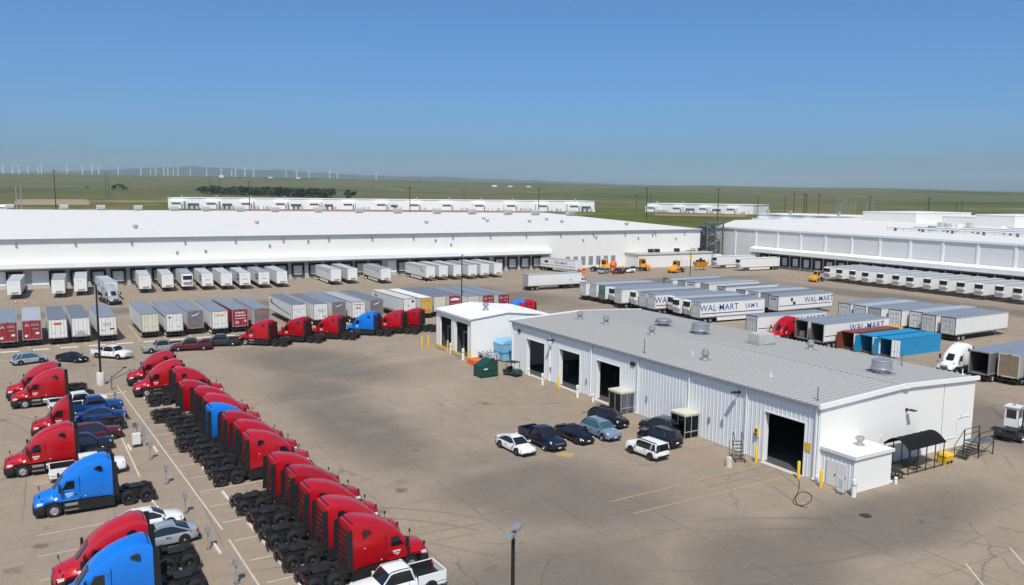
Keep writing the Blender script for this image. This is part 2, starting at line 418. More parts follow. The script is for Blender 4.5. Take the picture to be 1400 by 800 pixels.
def yard():
    m = bpy.data.materials.new('yard_concrete'); m.use_nodes = True; t = m.node_tree; b = t.nodes['Principled BSDF']
    b.inputs['Roughness'].default_value = 0.88; b.inputs['Specular IOR Level'].default_value = 0.25
    g = t.nodes.new('ShaderNodeNewGeometry'); pos = g.outputs['Position']
    L = t.links.new
    def nz(scale, det=6, rough=0.6, st=(1, 1, 1), rot=0.0, dist=0.0):
        mp = t.nodes.new('ShaderNodeMapping'); mp.inputs['Scale'].default_value = st; mp.inputs['Rotation'].default_value = (0, 0, rot); L(pos, mp.inputs[0])
        n = t.nodes.new('ShaderNodeTexNoise'); n.inputs['Scale'].default_value = scale; n.inputs['Detail'].default_value = det; n.inputs['Roughness'].default_value = rough
        n.inputs['Distortion'].default_value = dist
        L(mp.outputs[0], n.inputs['Vector']); return n.outputs['Fac']
    def step(f, lo, hi, out=1.0):
        r = t.nodes.new('ShaderNodeMapRange'); r.interpolation_type = 'SMOOTHSTEP'; r.inputs[1].default_value = lo; r.inputs[2].default_value = hi; r.inputs[4].default_value = out
        L(f, r.inputs[0]); return r.outputs[0]
    def mth(op, a, c):
        n = t.nodes.new('ShaderNodeMath'); n.operation = op
        for i, q in enumerate((a, c)):
            if isinstance(q, (int, float)): n.inputs[i].default_value = q
            else: L(q, n.inputs[i])
        return n.outputs[0]
    def mix(f, a, c, mode='MIX'):
        x = t.nodes.new('ShaderNodeMix'); x.data_type = 'RGBA'; x.blend_type = mode
        if isinstance(f, (int, float)): x.inputs['Factor'].default_value = f
        else: L(f, x.inputs['Factor'])
        for nm, q in (('A', a), ('B', c)):
            if isinstance(q, tuple): x.inputs[nm].default_value = (*q, 1)
            else: L(q, x.inputs[nm])
        return x.outputs['Result']
    sep = t.nodes.new('ShaderNodeSeparateXYZ'); L(pos, sep.inputs[0]); X, Y = sep.outputs[0], sep.outputs[1]
    col = mix(nz(0.045, 5, 0.55), (0.280, 0.216, 0.155), (0.353, 0.277, 0.204))
    col = mix(step(nz(0.35, 8, 0.7), 0.3, 0.8), col, (0.258, 0.212, 0.167))
    # worn asphalt-grey driving lanes, laid out where trucks turn
    def blob(cx, cy, rx, ry, ang=0.0):
        mp = t.nodes.new('ShaderNodeMapping'); mp.vector_type = 'TEXTURE'
        mp.inputs['Location'].default_value = (cx, cy, 0); mp.inputs['Scale'].default_value = (rx, ry, 1); mp.inputs['Rotation'].default_value = (0, 0, ang)
        L(pos, mp.inputs[0]); s = t.nodes.new('ShaderNodeSeparateXYZ'); L(mp.outputs[0], s.inputs[0])
        return mth('POWER', mth('ADD', mth('MULTIPLY', s.outputs[0], s.outputs[0]), mth('MULTIPLY', s.outputs[1], s.outputs[1])), 0.5)
    wob = mth('MULTIPLY', mth('SUBTRACT', nz(0.05, 7, 0.62), 0.5), 1.5)
    lanes = None
    for (cx, cy, rx, ry, a) in [(32, 112, 9, 16, 0.5), (27, 84, 6, 30, 0.02), (34, 56, 9, 13, 0.35), (52, 37.5, 19, 4.6, 0.05), (40, 36, 9, 7, 0.6), (90, 55, 9, 26, -0.2), (45, 178, 70, 6, -0.05), (92, 170, 12, 30, 0.3), (150, 178, 45, 8, -0.1), (178, 120, 8, 50, 0.05), (-12, 84, 5, 40, 0.06), (24, 40, 14, 8, 0.4), (66, 160, 14, 14, 0.0)]:
        f = step(mth('ADD', blob(cx, cy, rx, ry, a), wob), 1.25, 0.45)
        lanes = f if lanes is None else mth('MAXIMUM', lanes, f)
    grey = mix(nz(0.3, 7, 0.7), (0.116, 0.098, 0.083), (0.176, 0.147, 0.121))
    col = mix(mth('MULTIPLY', lanes, 0.78), col, grey)
    # pale wear and dusty patches
    col = mix(step(nz(0.025, 8, 0.7, (0.6, 1.4, 1), 0.4, 1.2), 0.52, 0.74, 0.5), col, (0.378, 0.312, 0.240))
    col = mix(step(nz(0.07, 9, 0.72, (1.0, 0.45, 1), 0.25, 0.8), 0.54, 0.72, 0.5), col, (0.172, 0.146, 0.121))
    # tyre marks along and across the yard
    for st, rot, k in (((0.05, 2.2, 1), 0.25, 0.5), ((0.06, 1.8, 1), -0.9, 0.4), ((1.9, 0.05, 1), 0.1, 0.35)):
        col = mix(step(nz(0.55, 4, 0.6, st, rot), 0.62, 0.80, k), col, (0.120, 0.098, 0.080))
    # oil drips
    v = t.nodes.new('ShaderNodeTexVoronoi'); v.inputs['Scale'].default_value = 0.21; L(pos, v.inputs['Vector'])
    oil = step(mth('ADD', v.outputs['Distance'], mth('MULTIPLY', mth('SUBTRACT', nz(1.1, 6, 0.7), 0.5), 0.5)), 0.16, 0.05, 0.6)
    col = mix(mth('MULTIPLY', oil, step(nz(0.06, 3), 0.46, 0.62)), col, (0.043, 0.035, 0.030))
    # curved tyre tracks where trucks swing into the bays and docks
    def ring(cx, cy, r, half=0.22):
        c = t.nodes.new('ShaderNodeVectorMath'); c.operation = 'SUBTRACT'; c.inputs[1].default_value = (cx, cy, 0); L(pos, c.inputs[0])
        l = t.nodes.new('ShaderNodeVectorMath'); l.operation = 'LENGTH'; L(c.outputs[0], l.inputs[0])
        return step(mth('ABSOLUTE', mth('SUBTRACT', l.outputs['Value'], r), 0.0), half, half * 0.45)
    tyres = None
    for (cx, cy, r) in [(48, 349.2, 300), (48, 350.7, 300), (60, 90, 31), (60, 90, 33), (52, 70, 36), (52, 70, 38.1), (30, 10, 34), (30, 10, 36), (95, 30, 44), (95, 30, 46.1), (20, 150, 28), (20, 150, 30.1), (10, 40, 19), (10, 40, 21), (90, 140, 30), (90, 140, 32.1), (-20, 90, 17), (-20, 90, 19)]:
        f = ring(cx, cy, r); tyres = f if tyres is None else mth('MAXIMUM', tyres, f)
    col = mix(mth('MULTIPLY', mth('MULTIPLY', tyres, step(nz(0.045, 6, 0.65, (1, 1, 1), 1.3), 0.45, 0.62)), 0.36), col, (0.11, 0.098, 0.088))
    # hairline cracks, some sealed with tar
    mpc = t.nodes.new('ShaderNodeVectorMath'); mpc.operation = 'MULTIPLY_ADD'; nzc = t.nodes.new('ShaderNodeTexNoise'); nzc.inputs['Scale'].default_value = 0.35; nzc.inputs['Detail'].default_value = 5; L(pos, nzc.inputs['Vector'])
    mpc.inputs[1].default_value = (3.2, 3.2, 0); L(nzc.outputs['Color'], mpc.inputs[0]); L(pos, mpc.inputs[2])
    vc = t.nodes.new('ShaderNodeTexVoronoi'); vc.feature = 'DISTANCE_TO_EDGE'; vc.inputs['Scale'].default_value = 0.085; L(mpc.outputs[0], vc.inputs['Vector'])
    crack = mth('MULTIPLY', step(vc.outputs['Distance'], 0.0085, 0.003), step(nz(0.05, 4, 0.6, (1, 1, 1), 2.0), 0.48, 0.60))
    col = mix(mth('MULTIPLY', crack, 0.38), col, (0.075, 0.066, 0.058))
    # grit and small spots
    col = mix(step(nz(1.6, 3, 0.5), 0.66, 0.74, 0.35), col, (0.15, 0.13, 0.115))
    # slab joints every six metres, broken by wear
    def joint(c, sp, wd):
        fr = mth('FRACT', mth('DIVIDE', mth('ADD', c, mth('MULTIPLY', mth('SUBTRACT', nz(0.2, 3), 0.5), 0.35)), sp), 0.0)
        return step(mth('ABSOLUTE', mth('SUBTRACT', fr, 0.5), 0.0), wd / sp, 0.0)
    j = mth('MAXIMUM', joint(X, 6.1, 0.13), joint(Y, 4.6, 0.10))
    col = mix(mth('MULTIPLY', mth('MULTIPLY', j, step(nz(0.09, 5), 0.40, 0.62)), 0.42), col, (0.112, 0.088, 0.070))
    n = t.nodes.new('ShaderNodeTexNoise'); n.inputs['Scale'].default_value = 3.0; n.inputs['Detail'].default_value = 8; L(pos, n.inputs['Vector'])
    col = mix(0.35, col, mix(n.outputs['Fac'], (0.26, 0.25, 0.24), (0.74, 0.73, 0.72)), 'OVERLAY')
    L(col, b.inputs['Base Color'])
    bp = t.nodes.new('ShaderNodeBump'); bp.inputs['Strength'].default_value = 0.25; bp.inputs['Distance'].default_value = 0.02; L(n.outputs['Fac'], bp.inputs['Height']); L(bp.outputs[0], b.inputs['Normal'])
    mb = MB().add([(-160, -60, 0), (330, -60, 0), (330, 228, 0), (-160, 240, 0)], [(0, 1, 2, 3)])
    return setting('yard_pavement', mb.mesh('yard_pavement', m))
YARD = yard()
def line(x0, y0, x1, y1, wd=0.14, m='line_pale', name='parking_line', z=0.004):
    d = Vector((x1 - x0, y1 - y0, 0)); L = d.length; a = math.atan2(d.y, d.x)
    mb = MB().add([(0, -wd / 2, 0), (L, -wd / 2, 0), (L, wd / 2, 0), (0, wd / 2, 0)], [(0, 1, 2, 3)])
    return obj(name, mb.mesh(name, m), YARD, (x0, y0, z), (0, 0, a))
# long parking lines of the tractor lot
line(6.0, 110.5, 9.6, 59.3); line(9.7, 57.3, 10.5, 40); line(4.4, 100, 4.75, 90.2); line(4.8, 89, 5.4, 74, 0.16); line(5.5, 71.5, 6.6, 58)
for k in range(17):                       # bays of the right-hand tractor row
    y = 104.5 - 3.66 * k; x = 6.3 + (110.5 - y) * 0.0703
    line(x, y, x + 6.2, y + 0.3, 0.12)
for k in range(14):                       # bays of the left-hand row
    y = 107.5 - 3.9 * k; x = 4.3 + (100 - y) * 0.03
    line(x, y, x - 7.5, y - 0.2, 0.10)
line(4.2, 106.4, 6.8, 106.9, 0.3, 'stop_white')
for k in range(23):                       # bays of the long trailer row
    line(-8 + 3.9 * k, 142.4, -8.4 + 3.9 * k, 160, 0.12)
for k in range(8): line(-8 + 4.6 * k, 135.5, -4.5 + 4.6 * k, 131.8, 0.12)
line(37.8, 50.4, 55.2, 51.1, 0.13, 'line_yellow', 'lane_line'); line(37.9, 47.6, 54.6, 47.9, 0.13, 'line_yellow', 'lane_line')
line(52.4, 30.2, 48, 25, 0.12); line(57.6, 30.2, 52, 24, 0.12)
line(40.6, 62.6, 41.5, 61.4, 1.2, 'line_yellow', 'lane_line')
# wheel stops along the bays
def wheel_stop(x, y, rz, L, lab, grp):
    mb = MB().loft([[(-L / 2, -.09, 0), (-L / 2, .09, 0), (-L / 2, .06, .12), (-L / 2, -.06, .12)], [(L / 2, -.09, 0), (L / 2, .09, 0), (L / 2, .06, .12), (L / 2, -.06, .12)]])
    me = FONT.get(('stop', L)) or FONT.setdefault(('stop', L), mb.mesh('wheel_stop', 'stop_white'))
    tag(obj('wheel_stop', me, None, (x, y, 0.004), (0, 0, R(rz))), lab, 'wheel stop', grp)
for k in range(17):
    y = 102.6 - 3.66 * k
    wheel_stop(8.35 + (104 - y) * 0.0703, y, 94, 2.0, f'{ORD[k]} pale wheel stop from the far end behind the right tractor row', 'wheel stops of the right tractor row')
for k in range(9): wheel_stop(-6.5 + 3.9 * k, 141.0, -2, 2.4, f'{ORD[k]} pale wheel stop from the left below the long trailer row', 'wheel stops of the trailer row')
for i, (x, y) in enumerate([(4.9, 92.2), (5.3, 83.0), (5.7, 68.2), (6.3, 61.5), (6.9, 54.0), (8.7, 56.2), (7.4, 81.2)]):
    wheel_stop(x, y, 94, 2.0, ['pale wheel stop behind the blue sedan', 'pale wheel stop behind the dark navy SUV', 'pale wheel stop behind the lone blue tractor', 'pale wheel stop before the white sedan', 'pale wheel stop behind the near red tractor', 'pale wheel stop beside the seventh outlet post', 'pale wheel stop beside the electrical cabinet'][i], 'wheel stops of the left tractor row')
# ------------------------------------------------------------------ workshop building (local: u along the gable, v along the doors)
WX, WY, WYAW = 56.3, 45.8, 1.0
WL, WW, WE, WR = 52.0, 22.9, 6.65, 7.15
shop = thing('workshop_building', (WX, WY, 0), WYAW, 'long white ribbed-metal workshop with four open truck doors and grey roof', 'building')
def pt(nm, mb, m, parent, loc=(0, 0, 0), rot=(0, 0, 0), smooth=False):
    return obj(nm, mb.mesh(nm, m, smooth), parent, loc, rot)
DOORS = [(43.5, 48.0), (35.5, 40.0), (27.5, 32.0), (1.5, 6.0)]
DH = 4.75
def rib_panel(wd, z0, z1):
    """ribbed sheet along +y from 0 to wd, outside towards -x"""
    q = [(0.0, 0.0), (0.05, -0.045), (0.11, -0.045), (0.16, 0.0), (wd * 0.55, 0.0), (wd * 0.55 + 0.02, -0.012), (wd * 0.55 + 0.05, -0.012), (wd * 0.55 + 0.07, 0.0), (wd, 0.0)]
    mb = MB(); n = len(q)
    for z in (z0, z1): mb.v += [(x, y, z) for y, x in q]
    mb.v += [(0.06, 0, z0), (0.06, wd, z0), (0.06, 0, z1), (0.06, wd, z1)]
    for i in range(n - 1): mb.f.append((i, i + 1, n + i + 1, n + i))
    mb.f.append((2 * n, 2 * n + 1, 2 * n + 3, 2 * n + 2))
    mb.f.append(tuple(range(n)) + (2 * n + 1, 2 * n)); mb.f.append(tuple(range(n, 2 * n)) + (2 * n + 3, 2 * n + 2))
    return mb.mesh('wall_panel', 'wall_rib')
pfull, phead = rib_panel(0.5, 0.08, WE), rib_panel(0.5, DH, WE)
for i in range(104):
    v = 0.5 * i
    inside = any(a - 0.01 <= v < b_ - 0.01 for a, b_ in DOORS)
    obj('wall_panel', phead if inside else pfull, shop, (0, v, 0))
pt('plinth', MB().box(0.01, .25, 6.0, 27.5, 0, .08).box(0.01, .25, 32, 35.5, 0, .08).box(.01, .25, 40, 43.5, 0, .08).box(.01, .25, 48, WL, 0, .08).box(.01, .25, 0, 1.5, 0, .08), 'concrete_light', shop)
for (y0, y1) in ((-0.06, 0.0), (WL, WL + 0.06)):
    pt('gable_wall', MB().loft([[(0.0, y, 0.0), (WW, y, 0.0), (WW, y, WE), (WW / 2, y, WR), (0.0, y, WE)] for y in (y0, y1)]), 'wall_gable', shop)
pt('rear_wall', MB().box(WW - .06, WW, 0.003, WL - .003, 0, WE), 'wall_gable', shop)
for u in (5.9, 17.7): pt('wall_seam', MB().box(u, u + .05, -0.075, -.062, 0, 6.7), 'trim_grey' if u > 10 else 'wall_grey', shop)
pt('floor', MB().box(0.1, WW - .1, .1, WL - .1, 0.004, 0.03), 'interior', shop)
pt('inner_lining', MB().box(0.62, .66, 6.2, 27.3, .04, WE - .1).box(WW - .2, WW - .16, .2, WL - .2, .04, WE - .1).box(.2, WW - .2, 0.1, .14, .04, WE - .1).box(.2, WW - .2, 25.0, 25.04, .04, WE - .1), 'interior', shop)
for i, (a, b_) in enumerate(DOORS):
    fr = pt('door_frame', MB().box(-.06, .12, a - .14, a - .002, 0, DH + .12).box(-.06, .12, b_ + .002, b_ + .14, 0, DH + .12).box(-.06, .12, a - .002, b_ + .002, DH, DH + .12).box(.12, .55, a - .1, a - .02, 0, DH).box(.12, .55, b_ + .02, b_ + .1, 0, DH), 'trim_white', shop)
    pt('threshold', MB().box(-.5, .1, a, b_, 0.004, 0.035), 'concrete_light', fr)
    pt('door_track', MB().box(.6, 3.6, a + .1, a + .2, DH - .1, DH).box(.6, 3.6, b_ - .2, b_ - .1, DH - .1, DH), 'grey_steel', fr)
pt('rolled_door', MB().box(.6, 3.4, 43.7, 47.8, DH - .08, DH - .02).box(.6, 3.4, 35.7, 39.8, DH - .08, DH - .02), 'interior', shop)
# roof: single standing-seam sheets
SLOPE = math.atan2(WR - WE, WW / 2)
def roof_sheet():
    ln = math.hypot(WW / 2 + 0.25, (WR - WE)); wd = WL / 84 + 0.001
    q = [(0.0, 0.0), (0.0, 0.105), (0.06, 0.105), (0.06, 0.0), (wd * .6, 0.0), (wd * .6 + .02, .012), (wd * .6 + .04, 0), (wd, 0.0), (wd, -0.05), (0, -0.05)]
    return MB().loft([[(0, y, z) for y, z in q], [(ln, y, z) for y, z in q]]).mesh('roof_sheet', 'metal_roof')
rs_ = roof_sheet()
for i in range(84):
    v = i * WL / 84
    obj('roof_sheet', rs_, shop, (-0.25, v, WE + 0.055), (0, -SLOPE, 0))
    obj('roof_sheet', rs_, shop, (WW + 0.25, v + WL / 84, WE + 0.055), (0, -SLOPE, math.pi))
pt('ridge_cap', MB().loft([[(WW / 2 - .3, y, WR + .10), (WW / 2, y, WR + .16), (WW / 2 + .3, y, WR + .10), (WW / 2, y, WR + .08)] for y in (-.1, WL + .1)]), 'metal_roof', shop)
for y0, y1 in ((-.32, -.065), (WL + .065, WL + .3)):
    for a, za, c, zc in ((-.35, WE - .02, WW / 2, WR + .01), (WW / 2, WR + .01, WW + .35, WE - .02)):
        pt('rake_trim', MB().loft([[(a, y0, za - .18), (a, y1, za - .18), (a, y1, za + .22), (a, y0, za + .22)], [(c, y0, zc - .18), (c, y1, zc - .18), (c, y1, zc + .22), (c, y0, zc + .22)]]), 'trim_white', shop)
pt('peak_box', MB().box(WW / 2 - .35, WW / 2 + .35, -.42, -.3, WR - .2, WR + .3), 'trim_white', shop)
gut = MB().box(-.42, -.262, -.05, WL + .05, WE - .12, WE + .03); pt('gutter', gut, 'trim_grey', shop)
for v in (0.25, 8.2, 16.0, 24.2, 33.0, 42.1, 51.6):
    pt('downspout', MB().box(-.2, -.08, v - .07, v + .07, .25, WE - .1).box(-.3, -.08, v - .07, v + .07, .1, .25), 'trim_white', shop)
def lathe_part(nm, prof, m, parent, loc, n=20): return obj(nm, MB().lathe(prof, n).mesh(nm, m, True), parent, loc)
def roof_z(u): return WE + (WR - WE) * (1 - abs(u - WW / 2) / (WW / 2)) + 0.06
def shop_uv(x, y):
    dx, dy = x - WX, y - WY; c, s = math.cos(R(WYAW)), math.sin(R(WYAW)); return dx * c + dy * s, -dx * s + dy * c
for x, y in [(63.3, 92.6), (64.0, 87.4), (64.3, 78.2), (60.1, 64.1), (75.1, 63.0)]:
    u, v = shop_uv(x, y); z = roof_z(u)
    p = lathe_part('roof_vent', [(.5, -.1), (.5, .12), (.3, .2), (.3, .6), (.46, .62), (.46, .8), (.3, .9), (.34, .95), (.3, 1.15), (0, 1.2)], 'galvanised', shop, (u, v, z))
    obj('vent_curb', MB().box(-.6, .6, -.6, .6, -.15, .08).mesh('vent_curb', 'galvanised'), p)
for x, y, s_, m in [(70.6, 50.5, 1.0, 'galvanised'), (70.0, 75.7, 1.15, 'galvanised'), (69.8, 82.6, 1.05, 'trim_grey')]:
    u, v = shop_uv(x, y); z = roof_z(u)
    low = m == 'trim_grey'
    p = lathe_part('exhaust_fan', [(.7 * s_, -.1), (.7 * s_, .35 if not low else .5), (1.05 * s_, .5), (1.05 * s_, .62), (.95 * s_, .66), (.95 * s_, 1.3 if not low else .8), (1.0 * s_, 1.34 if not low else .85), (.9 * s_, 1.42 if not low else 1.0), (0, 1.36 if not low else 1.05)], m, shop, (u, v, z), 28)
    obj('fan_curb', MB().box(-1, 1, -1, 1, -.2, .12).mesh('fan_curb', 'galvanised'), p)
u, v = shop_uv(72.0, 67.6)
ac = pt('roof_air_unit', MB().box(-1.2, 1.2, -.9, .9, .2, 1.35), 'beige_unit', shop, (u, v, roof_z(u)))
pt('unit_base', MB().box(-1.4, 1.4, -1.0, 1.0, -.15, .2), 'trim_grey', ac); pt('unit_grille', MB().box(-1.23, -1.2, -.7, .7, .35, 1.2).box(-1.0, -.2, -.92, -.9, .35, 1.2).box(.1, 1.0, -.92, -.9, .35, 1.2), 'wall_dock', ac)
for x, y, h in [(77.2, 52.9, 1.3), (60.5, 66.5, .5), (57.3, 47.0, 1.2), (57.0, 70.5, 1.6), (60.4, 55.2, .5), (79, 47.4, .6)]:
    u, v = shop_uv(x, y); pt('roof_pipe', MB().tube((0, 0, -.1), (0, 0, h), .05).tube((0, 0, -.1), (0, 0, .08), .16), 'trim_white' if h < 1 else 'grey_steel', shop, (u, v, roof_z(max(0.1, u))))
def wall_lamp(parent, loc, rz):
    p = pt('wall_lamp', MB().box(-.1, 0, -.15, .15, -.12, .12).bar((-.1, 0, 0), (-.55, 0, .05), .07), 'black_steel', parent, loc, (0, 0, R(rz)))
    pt('lamp_head', MB().loft([[(-.35, -.22, .12), (-.35, .22, .12), (-.35, .22, -.02), (-.35, -.22, -.02)], [(-.95, -.25, .1), (-.95, .25, .1), (-.95, .25, .02), (-.95, -.25, .02)]]), 'black_steel', p)
wall_lamp(shop, (-.06, 9.2, 5.85), 0); wall_lamp(shop, (-.06, 41.4, 5.6), 0); wall_lamp(shop, (11.9, -.07, 4.85), 90)
for v in (49.9, 25.2): pt('wall_grille', MB().box(-.14, -.05, v - .35, v + .35, 5.35, 5.75), 'black_steel', shop)
for v, z in ((11.2, 2.2), (22.6, 2.0), (33.9, 1.6), (41.9, 1.5), (13.0, 2.0)): pt('wall_box', MB().box(-.18, -.05, v - .1, v + .1, z, z + .5), 'galvanised', shop)
pt('warning_sign', MB().box(-.09, -.06, .75, 1.4, 2.4, 3.15), 'bollard_yellow', shop)
sg = pt('signal_lamp', MB().box(-.25, -.05, 6.6, 6.95, 2.2, 3.0), 'bollard_yellow', shop)
pt('lens', MB().tube((-.3, 6.78, 2.4), (-.25, 6.78, 2.4), .12, n=12).tube((-.3, 6.78, 2.78), (-.25, 6.78, 2.78), .12, n=12), 'black_steel', sg)
pt('wall_vent', MB().box(16.3, 16.9, -.1, -.062, 1.2, 2.0), 'black_steel', shop)
for u, z in ((8.2, 2.4), (14.0, 1.9), (20.6, 2.9)): pt('wall_box', MB().box(u, u + .25, -.12, -.062, z, z + .45), 'wall_grey', shop)
pt('conduit', MB().tube((17.9, -.1, 1.0), (20.2, -.1, 1.0), .03).tube((20.2, -.1, 1.0), (20.2, -.1, 2.9), .03).tube((20.2, -.1, 2.9), (22.3, -.1, 2.9), .03), 'wall_grey', shop)
# shelves and clutter just inside the doors
def interior_clutter():
    r = random.Random(3)
    for a, b_ in DOORS[:3]:
        for k in range(5):
            x = 2 + r.random() * 7; y = a + .3 + r.random() * 3.8; h = .5 + r.random() * 1.3
            pt('stored_goods', MB().box(x, x + .5 + r.random(), y, y + .4 + r.random() * .6, .03, h), r.choice(['grey_steel', 'interior', 'dark_plastic', 'interior']), shop)
interior_clutter()
def vestibule(v0, v1):
    root = pt('vestibule', MB().box(-2.05, -.05, v0, v1, 2.42, 2.62), 'trailer_cream', shop)
    x0 = -1.95
    pt('frame', MB().box(x0, x0 + .08, v0 + .05, v0 + .13, 0, 2.42).box(x0, x0 + .08, v1 - .13, v1 - .05, 0, 2.42).box(-.16, -.06, v0 + .05, v0 + .13, 0, 2.42).box(-.16, -.06, v1 - .13, v1 - .05, 0, 2.42)
       .box(x0, x0 + .06, v0 + .13, v1 - .13, 2.3, 2.42).box(x0, x0 + .06, v0 + .13, v1 - .13, 0.0, .14).box(x0 + .01, x0 + .06, (v0 + v1) / 2 - .04, (v0 + v1) / 2 + .04, .14, 2.3)
       .box(x0 + .08, -.16, v0 + .05, v0 + .11, .7, .82).box(x0 + .08, -.16, v0 + .05, v0 + .11, 2.3, 2.42).box(x0 + .08, -.16, v0 + .05, v0 + .11, 0, .12).box(-1.1, -1.02, v0 + .05, v0 + .11, .12, 2.3)
       .box(x0 + .08, -.16, v1 - .11, v1 - .05, .7, .82).box(x0 + .08, -.16, v1 - .11, v1 - .05, 2.3, 2.42).box(-1.1, -1.02, v1 - .11, v1 - .05, .12, 2.3), 'galvanised', root)
    for (a, b_, c, d) in ((x0 + .02, x0 + .03, v0 + .14, (v0 + v1) / 2 - .05), (x0 + .02, x0 + .03, (v0 + v1) / 2 + .05, v1 - .14), (x0 + .09, -1.11, v0 + .07, v0 + .08), (-1.01, -.17, v0 + .07, v0 + .08), (x0 + .09, -.17, v1 - .09, v1 - .08)):
        pt('glass_pane', MB().box(a, b_, c, d, .15, 2.29), 'glass_clear', root)
gm = bpy.data.materials.new('glass_clear'); gm.use_nodes = True; t_ = gm.node_tree; t_.nodes.clear()
o_ = t_.nodes.new('ShaderNodeOutputMaterial'); gl = t_.nodes.new('ShaderNodeBsdfGlossy'); gl.inputs['Roughness'].default_value = .03; tp = t_.nodes.new('ShaderNodeBsdfTransparent'); tp.inputs[0].default_value = (.94, .97, .97, 1)
ms = t_.nodes.new('ShaderNodeMixShader'); fr_ = t_.nodes.new('ShaderNodeFresnel'); fr_.inputs[0].default_value = 1.5
t_.links.new(fr_.outputs[0], ms.inputs[0]); t_.links.new(tp.outputs[0], ms.inputs[1]); t_.links.new(gl.outputs[0], ms.inputs[2]); t_.links.new(ms.outputs[0], o_.inputs[0]); MATS['glass_clear'] = gm
vestibule(24.7, 27.0); vestibule(14.4, 16.6)
# small lean-to room at the corner
anx = thing('utility_room', (WX, WY, 0), WYAW, 'small white lean-to room with grey double door at the workshop corner', 'building')
ax0, ax1, ay0, ay1, ah = .3, 5.1, -3.45, -.07, 3.0
pt('wall', MB().box(ax0, ax1, ay0, ay0 + .08, 0, ah).box(ax1 - .08, ax1, ay0 + .08, ay1, 0, ah), 'wall_gable', anx)
apan = rib_panel((ay1 - ay0) / 8, 0.02, ah)
for k in range(8): obj('wall_panel', apan, anx, (ax0, ay0 + k * (ay1 - ay0) / 8, 0))
pt('roof', MB().box(ax0 - .15, ax1 + .12, ay0 - .12, ay1, ah, ah + .14), 'membrane_bright', anx)
pt('roof_edge', MB().box(ax0 - .2, ax1 + .17, ay0 - .17, ay0 - .122, ah - .12, ah + .17).box(ax0 - .2, ax0 - .152, ay0 - .122, ay1, ah - .12, ah + .17), 'wall_grey', anx)
for a in (-2.75, -1.75):
    d = pt('door_leaf', MB().box(ax0 - .11, ax0 - .06, a, a + .96, .05, 2.2), 'wall_grey', anx)
    pt('handle', MB().box(ax0 - .16, ax0 - .11, a + .06, a + .14, 1.0, 1.15), 'black_steel', d)
pt('door_plate', MB().box(ax0 - .125, ax0 - .112, -2.4, -1.95, .75, 1.05), 'black_steel', anx)
lathe_part('roof_vent', [(.45, 0), (.45, .1), (.25, .15), (.25, .45), (.38, .46), (.38, .7), (.3, .78), (0, .82)], 'galvanised', anx, (3.4, -1.5, ah + .14))
pt('downspout', MB().box(ax1 + .002, ax1 + .1, ay0 + .05, ay0 + .17, .1, ah - .15).box(ax1 + .002, ax1 + .1, ay0 - .2, ay0 + .05, .1, .3), 'trim_white', anx)
# black fabric shelter with benches beside it
shl = thing('smoking_shelter', (WX, WY, 0), WYAW, 'open black steel shelter with curved black canopy against the gable wall', 'shelter')
sx0, sx1, sy0, sy1 = 8.4, 13.6, -2.9, -.5
arc = [(sy0 - .1 + (sy1 - sy0 + .2) * i / 10, 2.3 + .75 * math.sin(math.pi * i / 10)) for i in range(11)]
cv = MB(); cv.loft([[(x, y, z) for y, z in arc] + [(x, y, z - .05) for y, z in arc[::-1]] for x in (sx0 - .15, sx1 + .15)]); pt('canopy', cv, 'fabric_black', shl, smooth=True)
for x in [sx0 + i * (sx1 - sx0) / 5 for i in range(6)]: pt('canopy_rib', MB().loft([[(x - .03, y, z + .006), (x + .03, y, z + .006), (x + .03, y, z + .035), (x - .03, y, z + .035)] for y, z in arc]), 'black_steel', shl)
for x in [sx0 + i * (sx1 - sx0) / 4 for i in range(5)]:
    for y in (sy0, sy1): pt('post', MB().box(x - .035, x + .035, y - .035, y + .035, 0, 2.32), 'black_steel', shl)
for y in (sy0, sy1): pt('rail', MB().box(sx0, sx1, y - .03, y + .03, .12, .18).box(sx0, sx1, y - .03, y + .03, 2.22, 2.29), 'black_steel', shl)
def bench_table(nm, x, y, rz, lab):
    t = thing(nm, (x, y, 0), rz, lab, 'bench')
    pt('table_top', MB().box(-.75, .75, -.38, .38, .7, .76), 'black_steel', t)
    for s_ in (-1, 1): pt('seat', MB().box(-.75, .75, s_ * .72 - .14, s_ * .72 + .14, .42, .47), 'black_steel', t)
    for s_ in (-1, 1): pt('leg', MB().bar((s_ * .5, -.72, .42), (s_ * .5, -.2, 0), .06).bar((s_ * .5, .72, .42), (s_ * .5, .2, 0), .06).bar((s_ * .5, -.2, 0), (s_ * .5, .3, .7), .06).bar((s_ * .5, .2, 0), (s_ * .5, -.3, .7), .06).box(s_ * .5 - .03, s_ * .5 + .03, -.72, .72, .36, .42), 'black_steel', t)
bench_table('picnic_table', 63.0, 43.3, 80, 'black picnic table between the utility room and the black shelter'); bench_table('picnic_table', 67.0, 44.3, 5, 'black picnic table under the black curved canopy')
